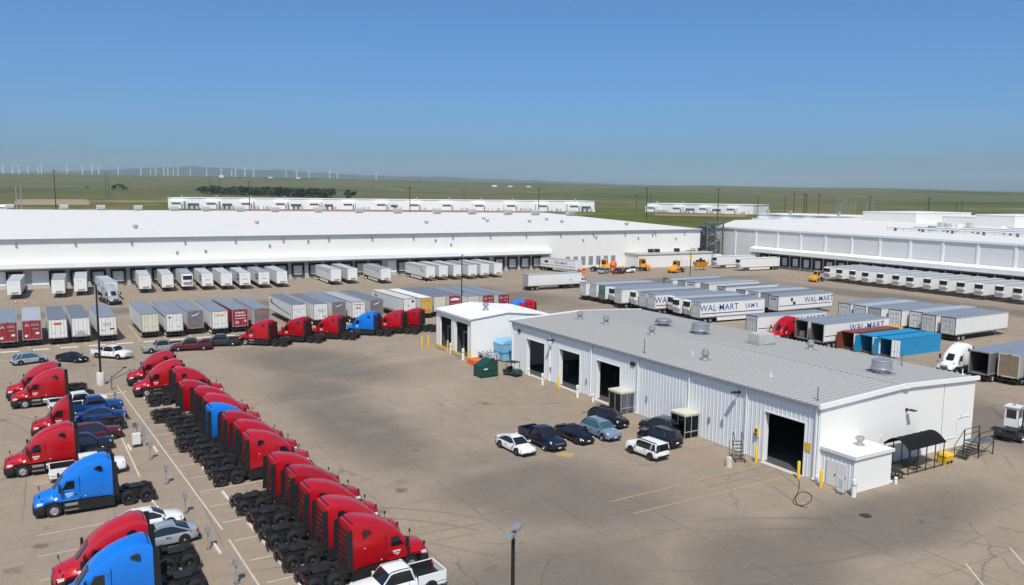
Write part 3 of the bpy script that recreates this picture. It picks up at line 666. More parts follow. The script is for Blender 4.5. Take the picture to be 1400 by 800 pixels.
# steel service stairs beside the gable
stt = thing('service_stairs', (75.2, 43.6, 0), 1, 'black steel service stair with railed platform at the far gable corner', 'stairs')
for i in range(6): pt('step', MB().box(-1.9 + i * .28, -1.6 + i * .28, -.6, .6, .2 + i * .19, .24 + i * .19), 'black_steel', stt)
pt('platform', MB().box(-.22, 2.3, -.75, .75, 1.33, 1.4), 'grey_steel', stt)
for x, y in ((-.2, -.72), (2.25, -.72), (-.2, .72), (2.25, .72)): pt('post', MB().box(x - .04, x + .04, y - .04, y + .04, 0, 2.45), 'black_steel', stt)
for y in (-.72, .72):
    pt('rail', MB().bar((-.2, y, 2.42), (2.25, y, 2.42), .05).bar((-.2, y, 1.9), (2.25, y, 1.9), .05).bar((-1.9, y * .8, 1.2), (-.2, y, 2.42), .05).bar((-1.9, y * .8, 0), (-1.9, y * .8, 1.2), .05), 'black_steel', stt)
pt('brace', MB().bar((-.2, -.72, .1), (2.25, -.72, 1.3), .04).bar((2.25, -.72, .1), (-.2, -.72, 1.3), .04), 'black_steel', stt)
yb = thing('salt_box', (71.0, 43.6, 0), 1, 'yellow plastic box with lid standing by the black shelter', 'box')
pt('body', MB().loft([[(-.5, -.4, 0), (.5, -.4, 0), (.5, .4, 0), (-.5, .4, 0)], [(-.58, -.48, .75), (.58, -.48, .75), (.58, .48, .75), (-.58, .48, .75)]]), 'bollard_yellow', yb); pt('lid', MB().loft([[(-.62, -.52, .76), (.62, -.52, .76), (.62, .52, .76), (-.62, .52, .76)], [(-.5, -.4, .98), (.5, -.4, .98), (.5, .4, .98), (-.5, .4, .98)]]), 'bollard_yellow', yb); pt('base_slot', MB().box(-.42, -.12, -.51, -.42, .1, .3).box(.12, .42, -.51, -.42, .1, .3), 'print_black', yb)

# ------------------------------------------------------------------ wash bay
wash = thing('wash_bay_building', (53.0, 105.8, 0), 0, 'small white two-door wash bay with bright white roof behind the workshop', 'building')
BX, BY, BE, BR = 13.5, 12.3, 5.9, 6.55
RX = 6.1
for s0, s1 in ((0, .2), (BY - .2, BY)): pt('gable_wall', MB().loft([[(0, y, 0), (BX, y, 0), (BX, y, BE - .15), (RX, y, BR), (0, y, BE)] for y in (s0, s1)]), 'wall_gable', wash)
pt('rear_wall', MB().box(BX - .2, BX, .2, BY - .2, 0, BE - .16), 'wall_gable', wash)
for a, b_ in ((.2, 1.2), (5.4, 6.9), (11.1, BY - .2)): pt('pier', MB().box(0, .3, a, b_, 0, BE - .02), 'wall_gable', wash)
for a, b_ in ((1.2, 5.4), (6.9, 11.1)): pt('lintel', MB().box(0, .3, a, b_, 4.9, BE - .02), 'wall_gable', wash)
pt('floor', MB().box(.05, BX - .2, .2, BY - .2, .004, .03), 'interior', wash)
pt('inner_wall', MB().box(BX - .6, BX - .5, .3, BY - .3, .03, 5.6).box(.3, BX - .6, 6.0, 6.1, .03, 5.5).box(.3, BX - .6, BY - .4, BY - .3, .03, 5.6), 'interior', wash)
for a, b_, c, d in ((-.3, BE + .03, RX, BR + .05), (RX, BR + .05, BX + .3, BE - .13)):
    pt('roof_slope', MB().loft([[(a, -.2, b_ - .12), (a, BY + .2, b_ - .12), (a, BY + .2, b_), (a, -.2, b_)], [(c, -.2, d - .12), (c, BY + .2, d - .12), (c, BY + .2, d), (c, -.2, d)]]), 'membrane_bright', wash)
pt('fascia', MB().box(-.36, -.302, -.24, BY + .24, BE - .22, BE + .05), 'wall_grey', wash)
pt('corner_trim', MB().box(-.06, -.002, -.06, .25, 0, BE - .1).box(-.06, -.002, BY - .25, BY + .06, 0, BE - .1).box(-.06, -.002, 5.8, 6.1, 0, 4.7), 'wall_grey', wash)
lathe_part('roof_vent', [(.6, -.1), (.6, .1), (.32, .2), (.32, .8), (.5, .82), (.5, 1.1), (0, 1.2)], 'galvanised', wash, (4.6, 4.2, 6.35))
wall_lamp(wash, (7.2, -.01, 4.4), 90)
for a, b_ in ((1.2, 5.4), (6.9, 11.1)):
    pt('wash_gantry', MB().box(1.2, 1.4, a + .2, a + .4, 0, 3.4).box(1.2, 1.4, b_ - .4, b_ - .2, 0, 3.4).box(1.2, 1.4, a + .4, b_ - .4, 3.1, 3.3).box(3.5, 3.7, a + .4, b_ - .4, 1.6, 1.75), 'galvanised', wash)
def bollard(x, y, m, lab, h=1.25, r=.13, grp=None, nm='bollard'):
    o = tag(obj(nm, MB().lathe([(r * 1.02, 0), (r, .03), (r, h - .06), (r * .7, h - .01), (0, h)], 14).mesh(nm, m, True), None, (x, y, 0)), lab, 'bollard', grp)
    band = MB().lathe([(r + .004, h * .62), (r + .012, h * .64), (r + .012, h * .7), (r + .004, h * .72)], 14).mesh('band', 'print_grey' if m == 'bollard_white' else 'print_black', True)
    if m == 'bollard_white': obj('band', band, o)
    return o
bollard(55.4, 51.9, 'bollard_yellow', 'yellow bollard left of the near workshop door', 1.6); bollard(55.4, 47.0, 'bollard_yellow', 'yellow bollard right of the near workshop door', 1.6); bollard(55.5, 44.7, 'bollard_yellow', 'yellow bollard beside the utility room door', 1.5)
bollard(53.8, 86.9, 'bollard_white', 'white bollard at the farthest workshop door', 1.5, .18); bollard(54.2, 79.5, 'bollard_white', 'white bollard at the middle workshop door', 1.5, .18); bollard(54.6, 76.8, 'bollard_white', 'white bollard right of the middle workshop door', 1.0, .16)
bollard(54.9, 92.2, 'bollard_white', 'short white bollard at the back corner of the workshop', 1.0, .17)
bollard(54.5, 84.2, 'bollard_yellow', 'yellow bollard between the two far workshop doors', 1.5)
bollard(56.1, 41.9, 'bollard_white', 'white bollard at the near corner of the utility room', 1.5, .2); bollard(56.0, 45.55, 'bollard_white', 'low white post at the workshop corner downspout', .7, .14)
bollard(61.9, 42.2, 'bollard_white', 'low white post at the far corner of the utility room', .6, .14)
bollard(52.0, 110.7, 'bollard_white', 'white bollard between the two wash bay doors', 1.6, .2); bollard(51.5, 105.4, 'bollard_white', 'white bollard at the near corner of the wash bay', 1.7, .2)
for i, (x, y) in enumerate([(49.9, 116.9), (50.9, 116.7), (51.9, 111.6), (52.1, 104.9)]):
    bollard(x, y, 'bollard_yellow', ['leftmost yellow post outside the far wash bay door', 'second yellow post from the left outside the far wash bay door', 'yellow post left of the wash bay pier', 'yellow post at the near wash bay corner'][i], 1.9, .11)
for i, (a, b_) in enumerate(((112.2, 116.6), (106.4, 110.4))):
    g_ = thing('guard_rail', (51.9, a, 0), 0, ['low yellow guard rail before the far wash bay door', 'low yellow guard rail before the near wash bay door'][i], 'rail')
    pt('beam', MB().box(-.08, .08, 0, b_ - a, .45, .65), 'bollard_yellow', g_)
    for q in (0.1, b_ - a - .1): pt('post', MB().box(-.07, .07, q - .07, q + .07, 0, .45), 'bollard_yellow', g_)
sgn = thing('door_sign', (55.7, 42.9, 0), 0, 'narrow white sign board on a stand before the utility room', 'sign'); pt('board', MB().box(-.03, .03, -.3, .3, .15, 1.45), 'bollard_white', sgn); pt('foot', MB().box(-.25, .25, -.3, .3, 0, .06), 'grey_steel', sgn)
for q in range(4): pt('print_line', MB().box(-.036, -.031, -.22, .2 - .05 * (q % 2), .5 + .2 * q, .58 + .2 * q), 'print_grey', sgn)
pst = thing('sign_post', (52.3, 52.2, 0), 0, 'slim grey post in a pale yellow weighted base by the workshop', 'post'); obj('base', MB().lathe([(.32, 0), (.3, .1), (.27, .85), (.16, .95), (0, .97)], 16).mesh('base', 'line_pale', True), pst); pt('pole', MB().tube((0, 0, .95), (0, 0, 2.5), .035), 'grey_steel', pst)
# rolling workshop ladder
ld = thing('rolling_ladder', (54.5, 53.3, 0), 60, 'black wheeled platform ladder beside the ribbed workshop wall', 'ladder')
for s_ in (-.4, .4): pt('side_rail', MB().bar((-.9, s_, .15), (.5, s_, 1.7), .05).bar((.5, s_, .1), (.5, s_, 2.5), .05).bar((.5, s_, 2.5), (-.3, s_, 2.0), .05).bar((-.9, s_, .15), (.6, s_, .15), .05), 'black_steel', ld)
for i in range(6): pt('step', MB().box(-.85 + i * .24, -.65 + i * .24, -.38, .38, .3 + i * .26, .33 + i * .26), 'black_steel', ld)
for x in (-.85, .55):
    for s_ in (-.45, .45): pt('caster', MB().tube((x, s_ - .04, .13), (x, s_ + .04, .13), .13, n=12), 'rubber', ld)
# manhole cover and air hose on the pavement
mh = MB().lathe([(.45, 0), (.45, .012), (.38, .02), (0, .02)], 20); tag(obj('manhole_cover', mh.mesh('manhole_cover', 'chassis', True), None, (53.5, 38.8, .003)), 'round dark iron manhole cover in the open pavement', 'manhole')
hp = [(55.6, 47.2), (54.3, 45.9), (52.6, 44.6), (51.1, 43.7), (50.4, 43.0), (50.9, 42.5), (52.2, 42.9), (53.3, 43.9), (53.0, 44.6), (51.6, 43.9), (50.5, 42.7), (50.9, 42.0)]
hq = []
for i in range(len(hp) - 1):
    q = [hp[max(0, min(len(hp) - 1, i + d))] for d in (-1, 0, 1, 2)]
    for k in range(6):
        f = k / 6; hq.append(tuple(.5 * (2 * q[1][c] + (q[2][c] - q[0][c]) * f + (2 * q[0][c] - 5 * q[1][c] + 4 * q[2][c] - q[3][c]) * f * f + (3 * q[1][c] - q[0][c] - 3 * q[2][c] + q[3][c]) * f ** 3) for c in (0, 1)))
hp = hq
hs = MB()
for (a, b_), (c, d) in zip(hp, hp[1:]): hs.tube((a, b_, .03), (c, d, .03), .028, n=6)
tag(obj('air_hose', hs.mesh('air_hose', 'rubber', True)), 'black rubber hose trailing out of the near workshop door', 'hose')
# ------------------------------------------------------------------ left warehouse (local x along the dock front, y into the building)
LX0, LY0 = 3.7, 227.7
LYAW = -math.degrees(math.atan(0.0445))
wh = thing('dry_warehouse', (LX0, LY0, 0), LYAW, 'huge white flat-roofed warehouse with a long dock canopy on the left', 'warehouse')
LC, LS = math.cos(R(LYAW)), math.sin(R(LYAW))
def wl(x, y):
    dx, dy = x - LX0, y - LY0; return dx * LC + dy * LS, -dx * LS + dy * LC
HE = 12.05
f0, f1 = wl(-140, 234.1), wl(200.6, 218.95)
b1, b0 = wl(247, 399), wl(-150, 560)
foot = [(f0[0], 0.0), (f1[0], 0.0), b1, b0]
def slab(poly, z0, z1): return MB().loft([[(x, y, z0) for x, y in poly], [(x, y, z1) for x, y in poly]])
wallp = MB()
for i in range(4):
    (a, b_), (c, d) = foot[i], foot[(i + 1) % 4]
    wallp.add([(a, b_, 0), (c, d, 0), (c, d, HE), (a, b_, HE)], [(0, 1, 2, 3)])
pt('wall', wallp, 'wall_white', wh)
# roof: slightly crowned sheets between the front eave and the far side
rf = MB(); nn = 14
for i in range(nn + 1):
    s_ = i / nn
    for j in range(9):
        q = j / 8
        xf = foot[0][0] + (foot[1][0] - foot[0][0]) * s_; xb = foot[3][0] + (foot[2][0] - foot[3][0]) * s_; yb_ = foot[3][1] + (foot[2][1] - foot[3][1]) * s_
        rf.v.append((xf + (xb - xf) * q, yb_ * q - .35 * (1 - q), HE + .12 + .75 * q ** .8))
for i in range(nn):
    for j in range(8): a = i * 9 + j; rf.f.append((a, a + 9, a + 10, a + 1))
pt('roof', rf, 'membrane', wh, smooth=True)
pt('gutter', MB().box(f0[0], f1[0] + .4, -.62, -.36, HE - .28, HE + .11), 'trim_grey', wh)
pt('rake_trim', MB().loft([[(f1[0] + .05, -.3, HE - .5), (f1[0] + .35, -.3, HE - .5), (f1[0] + .35, -.3, HE + .25), (f1[0] + .05, -.3, HE + .25)], [(b1[0] + .05, b1[1], HE + .3), (b1[0] + .35, b1[1], HE + .3), (b1[0] + .35, b1[1], HE + 1.0), (b1[0] + .05, b1[1], HE + 1.0)]]), 'trim_white', wh)
for k in range(27):
    x = f0[0] + 6 + k * 12.6
    if x < f1[0] - 1: pt('gutter_outlet', MB().box(x, x + .35, -.75, -.02, HE - 1.0, HE - .62).box(x + .1, x + .25, -.2, -.02, HE - 1.8, HE - 1.0), 'galvanised', wh)
CANL = 139.0 - LX0
can = MB().loft([[(x, -2.3, 5.05), (x, -.03, 5.05), (x, -.03, 6.95), (x, -.3, 6.95), (x, -2.3, 6.3)] for x in (f0[0], CANL)])
cn = pt('dock_canopy', can, 'membrane_bright', wh); pt('canopy_edge', MB().box(f0[0], CANL + .02, -2.36, -2.302, 4.98, 5.2), 'trim_grey', cn)
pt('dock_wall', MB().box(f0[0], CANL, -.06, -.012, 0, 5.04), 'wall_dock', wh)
# dock doors: black seal, cream door, number board
def dock_kit(doormat):
    k = Kit()
    s = k.part('dock_seal', MB().box(-1.75, -1.25, -.55, -.064, .9, 4.35).box(1.25, 1.75, -.55, -.064, .9, 4.35).box(-1.25, 1.25, -.62, -.064, 3.75, 4.35).mesh('dock_seal', 'dock_black'))
    d = k.part('dock_door', MB().box(-1.25, 1.25, -.12, -.064, 1.2, 3.75).mesh('dock_door', doormat))
    k.part('door_joint', MB().box(-1.25, 1.25, -.126, -.121, 1.8, 1.83).box(-1.25, 1.25, -.126, -.121, 2.45, 2.48).box(-1.25, 1.25, -.126, -.121, 3.1, 3.13).box(-.16, .16, -.13, -.121, 2.6, 2.85).mesh('door_joint', 'trim_grey'), up=d)
    k.part('dock_leveller', MB().box(-1.3, 1.3, -.5, -.064, .95, 1.2).box(-1.2, -.8, -.75, -.5, .75, 1.15).box(.8, 1.2, -.75, -.5, .75, 1.15).mesh('dock_leveller', 'chassis'))
    return k
dk, dkw = dock_kit('dock_door'), dock_kit('dock_door_white')
def put_parts(kit, parent, loc, rz):
    made = []
    for (nm, me, key, l, r, up, s_) in kit.n:
        made.append(obj(nm, me, parent if up is None else made[up], loc if up is None else l, (0, 0, R(rz)) if up is None else r))
DOCKX = [-26.6, -22.1, -17.6, -8.6, .4, 4.9, 9.4, 13.9, 18.4, 23.4, 27.9, 32.2, 36.5, 40.9, 45.4, 49.9, 54.4, 58.9, 63.6, 68.2, 72.6, 76.9, 81.2, 89.4, 94.0, 98.2, 102.5, 106.9, 111.3, 115.8, 121.2, 125.8, 130.3, 134.6]
for x in DOCKX: put_parts(dk, wh, (x - LX0, 0, 0), 0)
for x in (-4.0, -13.0, 86): pt('dock_office_door', MB().box(x - LX0 - 1.0, x - LX0 + 2.6, -.12, -.062, .9, 4.3), 'trim_white', wh)
for x in (-1.2, 20.9, 61.2): pt('dock_panel', MB().box(x - LX0 - .9, x - LX0 + .9, -.11, -.062, 1.1, 3.6), 'wall_grey', wh)
for k in range(7):
    x = 145.3 - LX0 + k * 2.95
    lv = pt('louvre_window', MB().box(x, x + 1.75, -.1, -.01, .9, 3.9), 'wall_dock', wh)
    pt('blades', MB().box(x + .1, x + 1.65, -.125, -.101, 1.1, 3.7), 'trim_grey', lv)
for x, z in ((31, 7.9), (47.5, 9.0), (58, 10.0), (96, 9.6), (101, 8.2), (24, 7.7), (148, 8.8), (153, 9.6), (170, 9.0), (186, 8.6), (176, 10)): pt('wall_box', MB().box(x, x + .5, -.22, -.01, z, z + .7), 'trim_grey', wh)
for b_, r_ in [(-31.6, 515), (-28.8, 500), (-26.8, 490), (-24.7, 482), (-22.6, 474), (-20.7, 466), (-18.6, 460), (-16.4, 454), (-13.6, 449), (-10.9, 443), (-8.3, 439), (-5.6, 436), (-3.2, 433), (-.7, 430), (1.2, 428), (3.6, 425)]:
    x, y = bearing(b_, r_); lx, ly = wl(x, y)
    if not (2 < ly < 340): continue
    un = pt('roof_unit', MB().box(-2.1, 2.1, -1.3, 1.3, .5, 2.9), 'beige_unit', wh, (lx, ly - 6, HE + .7))
    pt('unit_curb', MB().box(-1.6, 1.6, -1.0, 1.0, -.2, .5), 'wall_dock', un); pt('unit_hood', MB().box(-1.9, 1.9, -1.75, -1.3, 1.0, 2.2), 'galvanised', un)
for x, y in ((150, 70), (165, 62), (160, 95), (176, 55), (183, 80), (190, 30), (120, 60), (60, 70), (20, 45)):
    lathe_part('roof_vent', [(.5, -.3), (.5, .3), (.8, .4), (.8, .9), (0, 1.1)], 'galvanised', wh, (x - LX0, y, HE + .45))
# concrete dock stair by the trailers
ds = thing('dock_stair', (-6.7, 225.2, 0), LYAW, 'grey dock stair up to a white door between the left dock bays', 'stairs')
for i in range(6): pt('step', MB().box(-.8, .8, -3.2 + i * .45, -2.75 + i * .45, 0, .2 * (i + 1)), 'wall_dock', ds)
for s_ in (-.85, .85): pt('rail', MB().bar((s_, -3.2, 1.0), (s_, -.5, 2.2), .05).bar((s_, -3.2, 0), (s_, -3.2, 1.0), .05).bar((s_, -.5, 1.2), (s_, -.5, 2.2), .05), 'bollard_yellow', ds)
# dock office annex
an = thing('dock_office', (LX0, LY0, 0), LYAW, 'low white flat-roofed office built against the right end of the left warehouse', 'building')
q0, q1 = wl(168.5, 218)[0], wl(199.5, 218)[0]
pt('wall', slab([(q0, -7.6), (q1, -7.6), (q1, -.08), (q0, -.08)], 0, 4.6), 'wall_white', an); pt('roof', slab([(q0 - .2, -7.8), (q1 + .2, -7.8), (q1 + .2, -.08), (q0 - .2, -.08)], 4.6, 4.72), 'beige_unit', an)
pt('fascia', MB().box(q0 - .25, q1 + .25, -7.9, -7.802, 4.3, 4.8).box(q0 - .3, q0 - .202, -7.802, -.1, 4.3, 4.8), 'beige_unit', an)
for x in (7.0, 9.6, 18, 26, 28): pt('roof_unit', MB().box(q0 + x, q0 + x + 1.5, -4.5, -3.2, 4.72, 5.9), 'black_steel' if x != 26 else 'beige_unit', an)
# chain-link stand in front of it
fence = thing('chain_fence', (LX0, LY0, 0), LYAW, 'wire fence with thin posts before the low dock office', 'fence')
for k in range(9): pt('post', MB().tube((q0 + 12 + k * 1.9, -13, 0), (q0 + 12 + k * 1.9, -13, 2.4), .05), 'galvanised', fence)
for z in (.3, 1.3, 2.35): pt('wire', MB().tube((q0 + 12, -13, z), (q0 + 27.2, -13, z), .025, n=5), 'galvanised', fence)

# ------------------------------------------------------------------ right warehouse (front faces -x)
cw = thing('cold_warehouse', (212.5, 223.0, 0), 0, 'grey panelled cold store with white pilasters and dock canopy on the right', 'warehouse')
HC = 12.75
YN = 115 + 60.0
cfoot = [(0, 0), (0, -YN), (150, -YN - 10), (190, 70), (60, 52)]
cwl = MB()
for i in range(5):
    (a, b_), (c, d) = cfoot[i], cfoot[(i + 1) % 5]; cwl.add([(a, b_, 0), (c, d, 0), (c, d, HC), (a, b_, HC)], [(0, 1, 2, 3)])
pt('wall', cwl, 'wall_white', cw)
for k in range(18):
    y1_ = -k * 9.75; y0_ = y1_ - 9.75 + .7
    pt('wall_panel', MB().box(-.08, -.01, y0_, y1_, 5.0 if k > 1 else 0, HC - .5), 'wall_grey', cw)
    pt('pilaster', MB().box(-.28, -.012, y0_ - .7, y0_, 5.0 if k > 1 else 0, HC - .45), 'trim_white', cw)
pt('roof', MB().loft([[(x, y, HC) for x, y in cfoot], [(x, y, HC + .14) for x, y in cfoot]]), 'membrane', cw)
pt('eave_trim', MB().box(-.45, -.02, -YN, .3, HC - .42, HC + .18), 'trim_white', cw)
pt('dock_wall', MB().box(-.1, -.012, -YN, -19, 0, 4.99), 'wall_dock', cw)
cc = MB().loft([[(-2.2, y, 5.0), (-.3, y, 5.0), (-.3, y, 6.75), (-.5, y, 6.75), (-2.2, y, 6.15)] for y in (-YN, -18.4)])
c_ = pt('dock_canopy', cc, 'membrane_bright', cw); pt('canopy_edge', MB().box(-2.27, -2.202, -YN, -18.38, 4.93, 5.15), 'wall_grey', c_)
for k in range(24):
    y = 199.5 - 4.5 * k - 223.0
    put_parts(dkw, cw, (-.05, y, 0), -90)
for k in range(24): pt('dock_pier', MB().box(-.5, -.102, 199.5 - 4.5 * k - 223 - 2.4, 199.5 - 4.5 * k - 223 - 2.1, 0, 4.9), 'concrete_light', cw)
# penthouses, ducts, pipe racks on its roof
for i, (x, y, lx, ly, h) in enumerate([(116, 27, 40, 27, 4.2), (103, -34, 30, 15, 4.6), (122, -8, 30, 22, 3.2), (96, -70, 34, 30, 4.4)]):
    ph = pt('penthouse', MB().box(0, lx, -ly, 0, 0, h), 'wall_white', cw, (x, y, HC + .14)); pt('parapet', MB().box(-.15, lx + .15, -ly - .15, .15, h, h + .3), 'trim_white', ph)
rr = random.Random(5)
for k in range(7):
    x = 34 + 7 * k; y0_ = -46 - 4 * k; 
    pr_ = pt('pipe_run', MB().tube((0, 0, 1.2), (0, -70, 1.2), .22, n=8).tube((.8, 0, 1.0), (.8, -70, 1.0), .12, n=6), 'galvanised' if k % 2 else 'trim_white', cw, (x, y0_, HC + .14))
    pt('pipe_stand', MB().add([], []).box(-.3, 1.1, -2.1, -2, 0, 1.1).box(-.3, 1.1, -12.1, -12, 0, 1.1).box(-.3, 1.1, -22.1, -22, 0, 1.1).box(-.3, 1.1, -32.1, -32, 0, 1.1).box(-.3, 1.1, -42.1, -42, 0, 1.1).box(-.3, 1.1, -52.1, -52, 0, 1.1).box(-.3, 1.1, -62.1, -62, 0, 1.1), 'grey_steel', pr_)
for k in range(16):
    x, y = 45 + rr.random() * 45, -30 - rr.random() * 110
    pt('roof_unit', MB().box(-1.2, 1.2, -.8, .8, .2, 1.5 + rr.random()), rr.choice(['beige_unit', 'galvanised', 'trim_white']), cw, (x, y, HC + .14))
rail = MB()
for k in range(36): rail.tube((33, -46 - 3 * k, 0), (33, -46 - 3 * k, 1.1), .04, n=5)
rail.tube((33, -46, 1.1), (33, -151, 1.1), .04, n=5).tube((33, -46, .6), (33, -151, .6), .03, n=5); pt('roof_railing', rail, 'grey_steel', cw, (0, 0, HC + .14))

# ------------------------------------------------------------------ steel stair tower between the warehouses
stw = thing('stair_tower', (206.2, 219.6, 0), 0, 'grey steel zigzag stair tower between the two warehouses', 'stairs')
for x, y in ((-3.8, -2.2), (3.8, -2.2), (-3.8, 2.2), (3.8, 2.2), (0, -2.2), (0, 2.2)): pt('post', MB().box(x - .2, x + .2, y - .2, y + .2, 0, 14.2), 'grey_steel', stw)
for k in range(4):
    z0, z1 = k * 3.3, (k + 1) * 3.3
    pt('landing', MB().box(-3.8, -2.0, -2.1, 2.1, z1 - .12, z1).box(2.0, 3.8, -2.1, 2.1, z1 - 1.75, z1 - 1.63), 'grey_steel', stw)
    for y, xa, xb, za, zb in ((-1.1, -2.0, 2.0, z0, z1 - 1.65), (1.1, 2.0, -2.0, z1 - 1.65, z1)):
        fl = pt('stair_flight', MB().bar((xa, y - .9, za), (xb, y - .9, zb), .12, .4).bar((xa, y + .9, za), (xb, y + .9, zb), .12, .4), 'galvanised', stw)
        pt('handrail', MB().bar((xa, y - .9, za + 1.1), (xb, y - .9, zb + 1.1), .08).bar((xa, y + .9, za + 1.1), (xb, y + .9, zb + 1.1), .08), 'grey_steel', fl)
        st_ = MB()
        for i in range(9): q = i / 9; x = xa + (xb - xa) * q; z = za + (zb - za) * q; st_.box(x - .2, x + .2, y - .85, y + .85, z + .1, z + .14)
        pt('treads', st_, 'grey_steel', fl)
    for y in (-2.2, 2.2): pt('brace', MB().bar((-3.8, y, z0), (0, y, z1), .16).bar((3.8, y, z0), (0, y, z1), .16).bar((-3.8, y, z1), (3.8, y, z1), .22), 'grey_steel', stw)
    for y in (-2.3, 2.3):
        for xa_ in (-3.6, 2.0):
            bl = MB()
            for i in range(9): bl.box(xa_ + .2 * i - .02, xa_ + .2 * i + .02, y - .02, y + .02, z1 - (1.7 if xa_ > 0 else 0), z1 + 1.1 - (1.7 if xa_ > 0 else 0))
            pt('baluster_panel', bl.box(xa_, xa_ + 1.65, y - .03, y + .03, z1 + 1.08 - (1.7 if xa_ > 0 else 0), z1 + 1.16 - (1.7 if xa_ > 0 else 0)), 'grey_steel', stw)
pt('screen_wall', MB().box(-3.9, 3.9, 2.42, 2.5, 0, 13.2), 'wall_dock', stw)
pt('top_cover', MB().loft([[(-.5, -2.3, 14.2), (-.5, 2.3, 14.2), (-.5, 2.3, 14.35), (-.5, -2.3, 14.35)], [(3.9, -2.3, 14.4), (3.9, 2.3, 14.4), (3.9, 2.3, 14.55), (3.9, -2.3, 14.55)]]), 'grey_steel', stw)
for x, y, s_, m, lab in ((200.6, 210.5, 1.0, 'sign_blue', 'dark blue waste skip below the steel stair tower'),):
    cb = thing('waste_skip', (x, y, 0), LYAW, lab, 'skip'); pt('body', MB().loft([[(-1.1, -.8, .25), (1.1, -.8, .25), (1.1, .8, .25), (-1.1, .8, .25)], [(-1.3, -1, 2.0), (1.3, -1, 2.0), (1.3, 1, 2.0), (-1.3, 1, 2.0)]]), m, cb); pt('lid', MB().box(-1.32, 1.32, -1.02, 1.02, 2.0, 2.12), 'print_black', cb); pt('foot', MB().box(-1, -.7, -.8, .8, 0, .25).box(.7, 1, -.8, .8, 0, .25), 'print_black', cb); pt('print_mark', MB().box(-.2, .2, -.97, -.93, 1.0, 1.4), 'print_white', cb)
ct = thing('storage_container', (202.6, 212.6, 0), LYAW, 'small white steel cabinet behind the blue skip by the stair tower', 'container'); pt('body', MB().box(-1.6, 1.6, -1.2, 1.2, .1, 3.6), 'trim_white', ct); pt('door_seam', MB().box(-.02, .02, -1.23, -1.202, .3, 3.4), 'trim_grey', ct)

# ------------------------------------------------------------------ light poles, outlet posts, power poles
def light_pole(x, y, h, lab, base_h, heads, rz=0, r=.14, bm='concrete_light'):
    t = thing('light_pole', (x, y, 0), rz, lab, 'light pole')
    if base_h: obj('base', MB().lathe([(.5, 0), (.48, base_h - .08), (.42, base_h), (0, base_h)], 18).mesh('base', bm, True), t)
    pt('pole', MB().tube((0, 0, base_h), (0, 0, h), r, r * .7, 10), 'pole_black', t, smooth=True)
    for s_ in heads:
        hd = pt('lamp_head', MB().loft([[(s_ * .18, -.14, h - .1), (s_ * .18, .14, h - .1), (s_ * .18, .14, h + .05), (s_ * .18, -.14, h + .05)], [(s_ * .62, -.16, h - .02), (s_ * .62, .16, h - .02), (s_ * .62, .16, h + .12), (s_ * .62, -.16, h + .12)]]), 'galvanised', t)
        pt('arm', MB().bar((0, 0, h - .15), (s_ * .3, 0, h - .03), .1), 'pole_black', hd)
    return t
light_pole(4.3, 112.2, 12.7, 'tall black light pole on a white round base behind the left tractors', 1.6, (-1,), 120)
light_pole(14.3, 25.0, 12.0, 'near black light pole with two lamp heads at the bottom edge', .9, (-1, 1), 42, .10)
light_pole(70.5, 145.0, 12.0, 'thin black light pole rising behind the white wash bay', .9, (1,), 40, .12)
l4 = light_pole(148.3, 165.2, 10.2, 'dark pole with crossarm and yellow sign among the right trailers', .9, (), 0, .12); pt('crossarm', MB().box(-1.4, 1.4, -.07, .07, 9.4, 9.6), 'wood_pole', l4, rot=(0, 0, R(-25))); pt('yellow_sign', MB().box(-.4, .4, -.2, -.15, 7.4, 8.3), 'bollard_yellow', l4, rot=(0, 0, R(-30)))
for i, (x, y) in enumerate([(5.2, 100.4), (5.6, 93.0), (6.2, 85.8), (6.7, 78.5), (7.2, 71.1), (7.7, 63.7), (8.2, 56.4), (8.9, 50.4), (6.5, 131.8), (-3.5, 134.6), (14.5, 132.5)]):
    k = i < 8
    lab = f'{ORD[i]} grey outlet post from the light pole between the tractor rows' if k else ['thin grey post beside the parked white pickup', 'thin grey post behind the silver hatchback', 'thin grey post left of the tan pickup'][i - 8]
    t = thing('outlet_post', (x, y, 0), 4, lab, 'post', 'grey outlet posts of the tractor lot' if k else None)
    pt('post', MB().box(-.06, .06, -.06, .06, 0, 1.35), 'galvanised' if k else 'grey_steel', t)
    if k: pt('socket_box', MB().box(-.16, .16, -.2, .2, 1.25, 1.62), 'galvanised', t); pt('base_plate', MB().box(-.16, .16, -.16, .16, 0, .04), 'grey_steel', t)
eb = thing('electrical_cabinet', (5.9, 82.9, 0), 4, 'pale grey electrical cabinet with conduit posts between the tractor rows', 'cabinet')
pt('cabinet', MB().box(-.35, .35, -.25, .25, .35, 1.35), 'wall_grey', eb); pt('legs', MB().box(-.3, -.2, -.1, .1, 0, .35).box(.2, .3, -.1, .1, 0, .35), 'grey_steel', eb); pt('conduit', MB().box(.55, .85, -.15, .15, 0, 1.9).box(-.1, .05, .35, .45, 0, 2.0), 'galvanised', eb); pt('top_box', MB().box(-.2, .15, .3, .5, 1.9, 2.3), 'grey_steel', eb)
lp = thing('leaning_post', (5.3, 108.7, 0), 0, 'grey leaning gate arm on a short post by the light pole base', 'post'); pt('post', MB().box(-.08, .08, -.08, .08, 0, 1.7), 'grey_steel', lp); pt('arm', MB().bar((0, 0, 1.5), (1.5, 1.0, 2.4), .09), 'grey_steel', lp); pt('arm_tip', MB().box(1.4, 1.8, .9, 1.1, 2.36, 2.48), 'black_steel', lp)
def power_pole(b_, r, top, arms=1):
    x, y = bearing(b_, r); z = ground_z(b_, r)
    h = EYE + top / 1110.0 * r * math.cos(R(b_)) - z
    return x, y, z, h
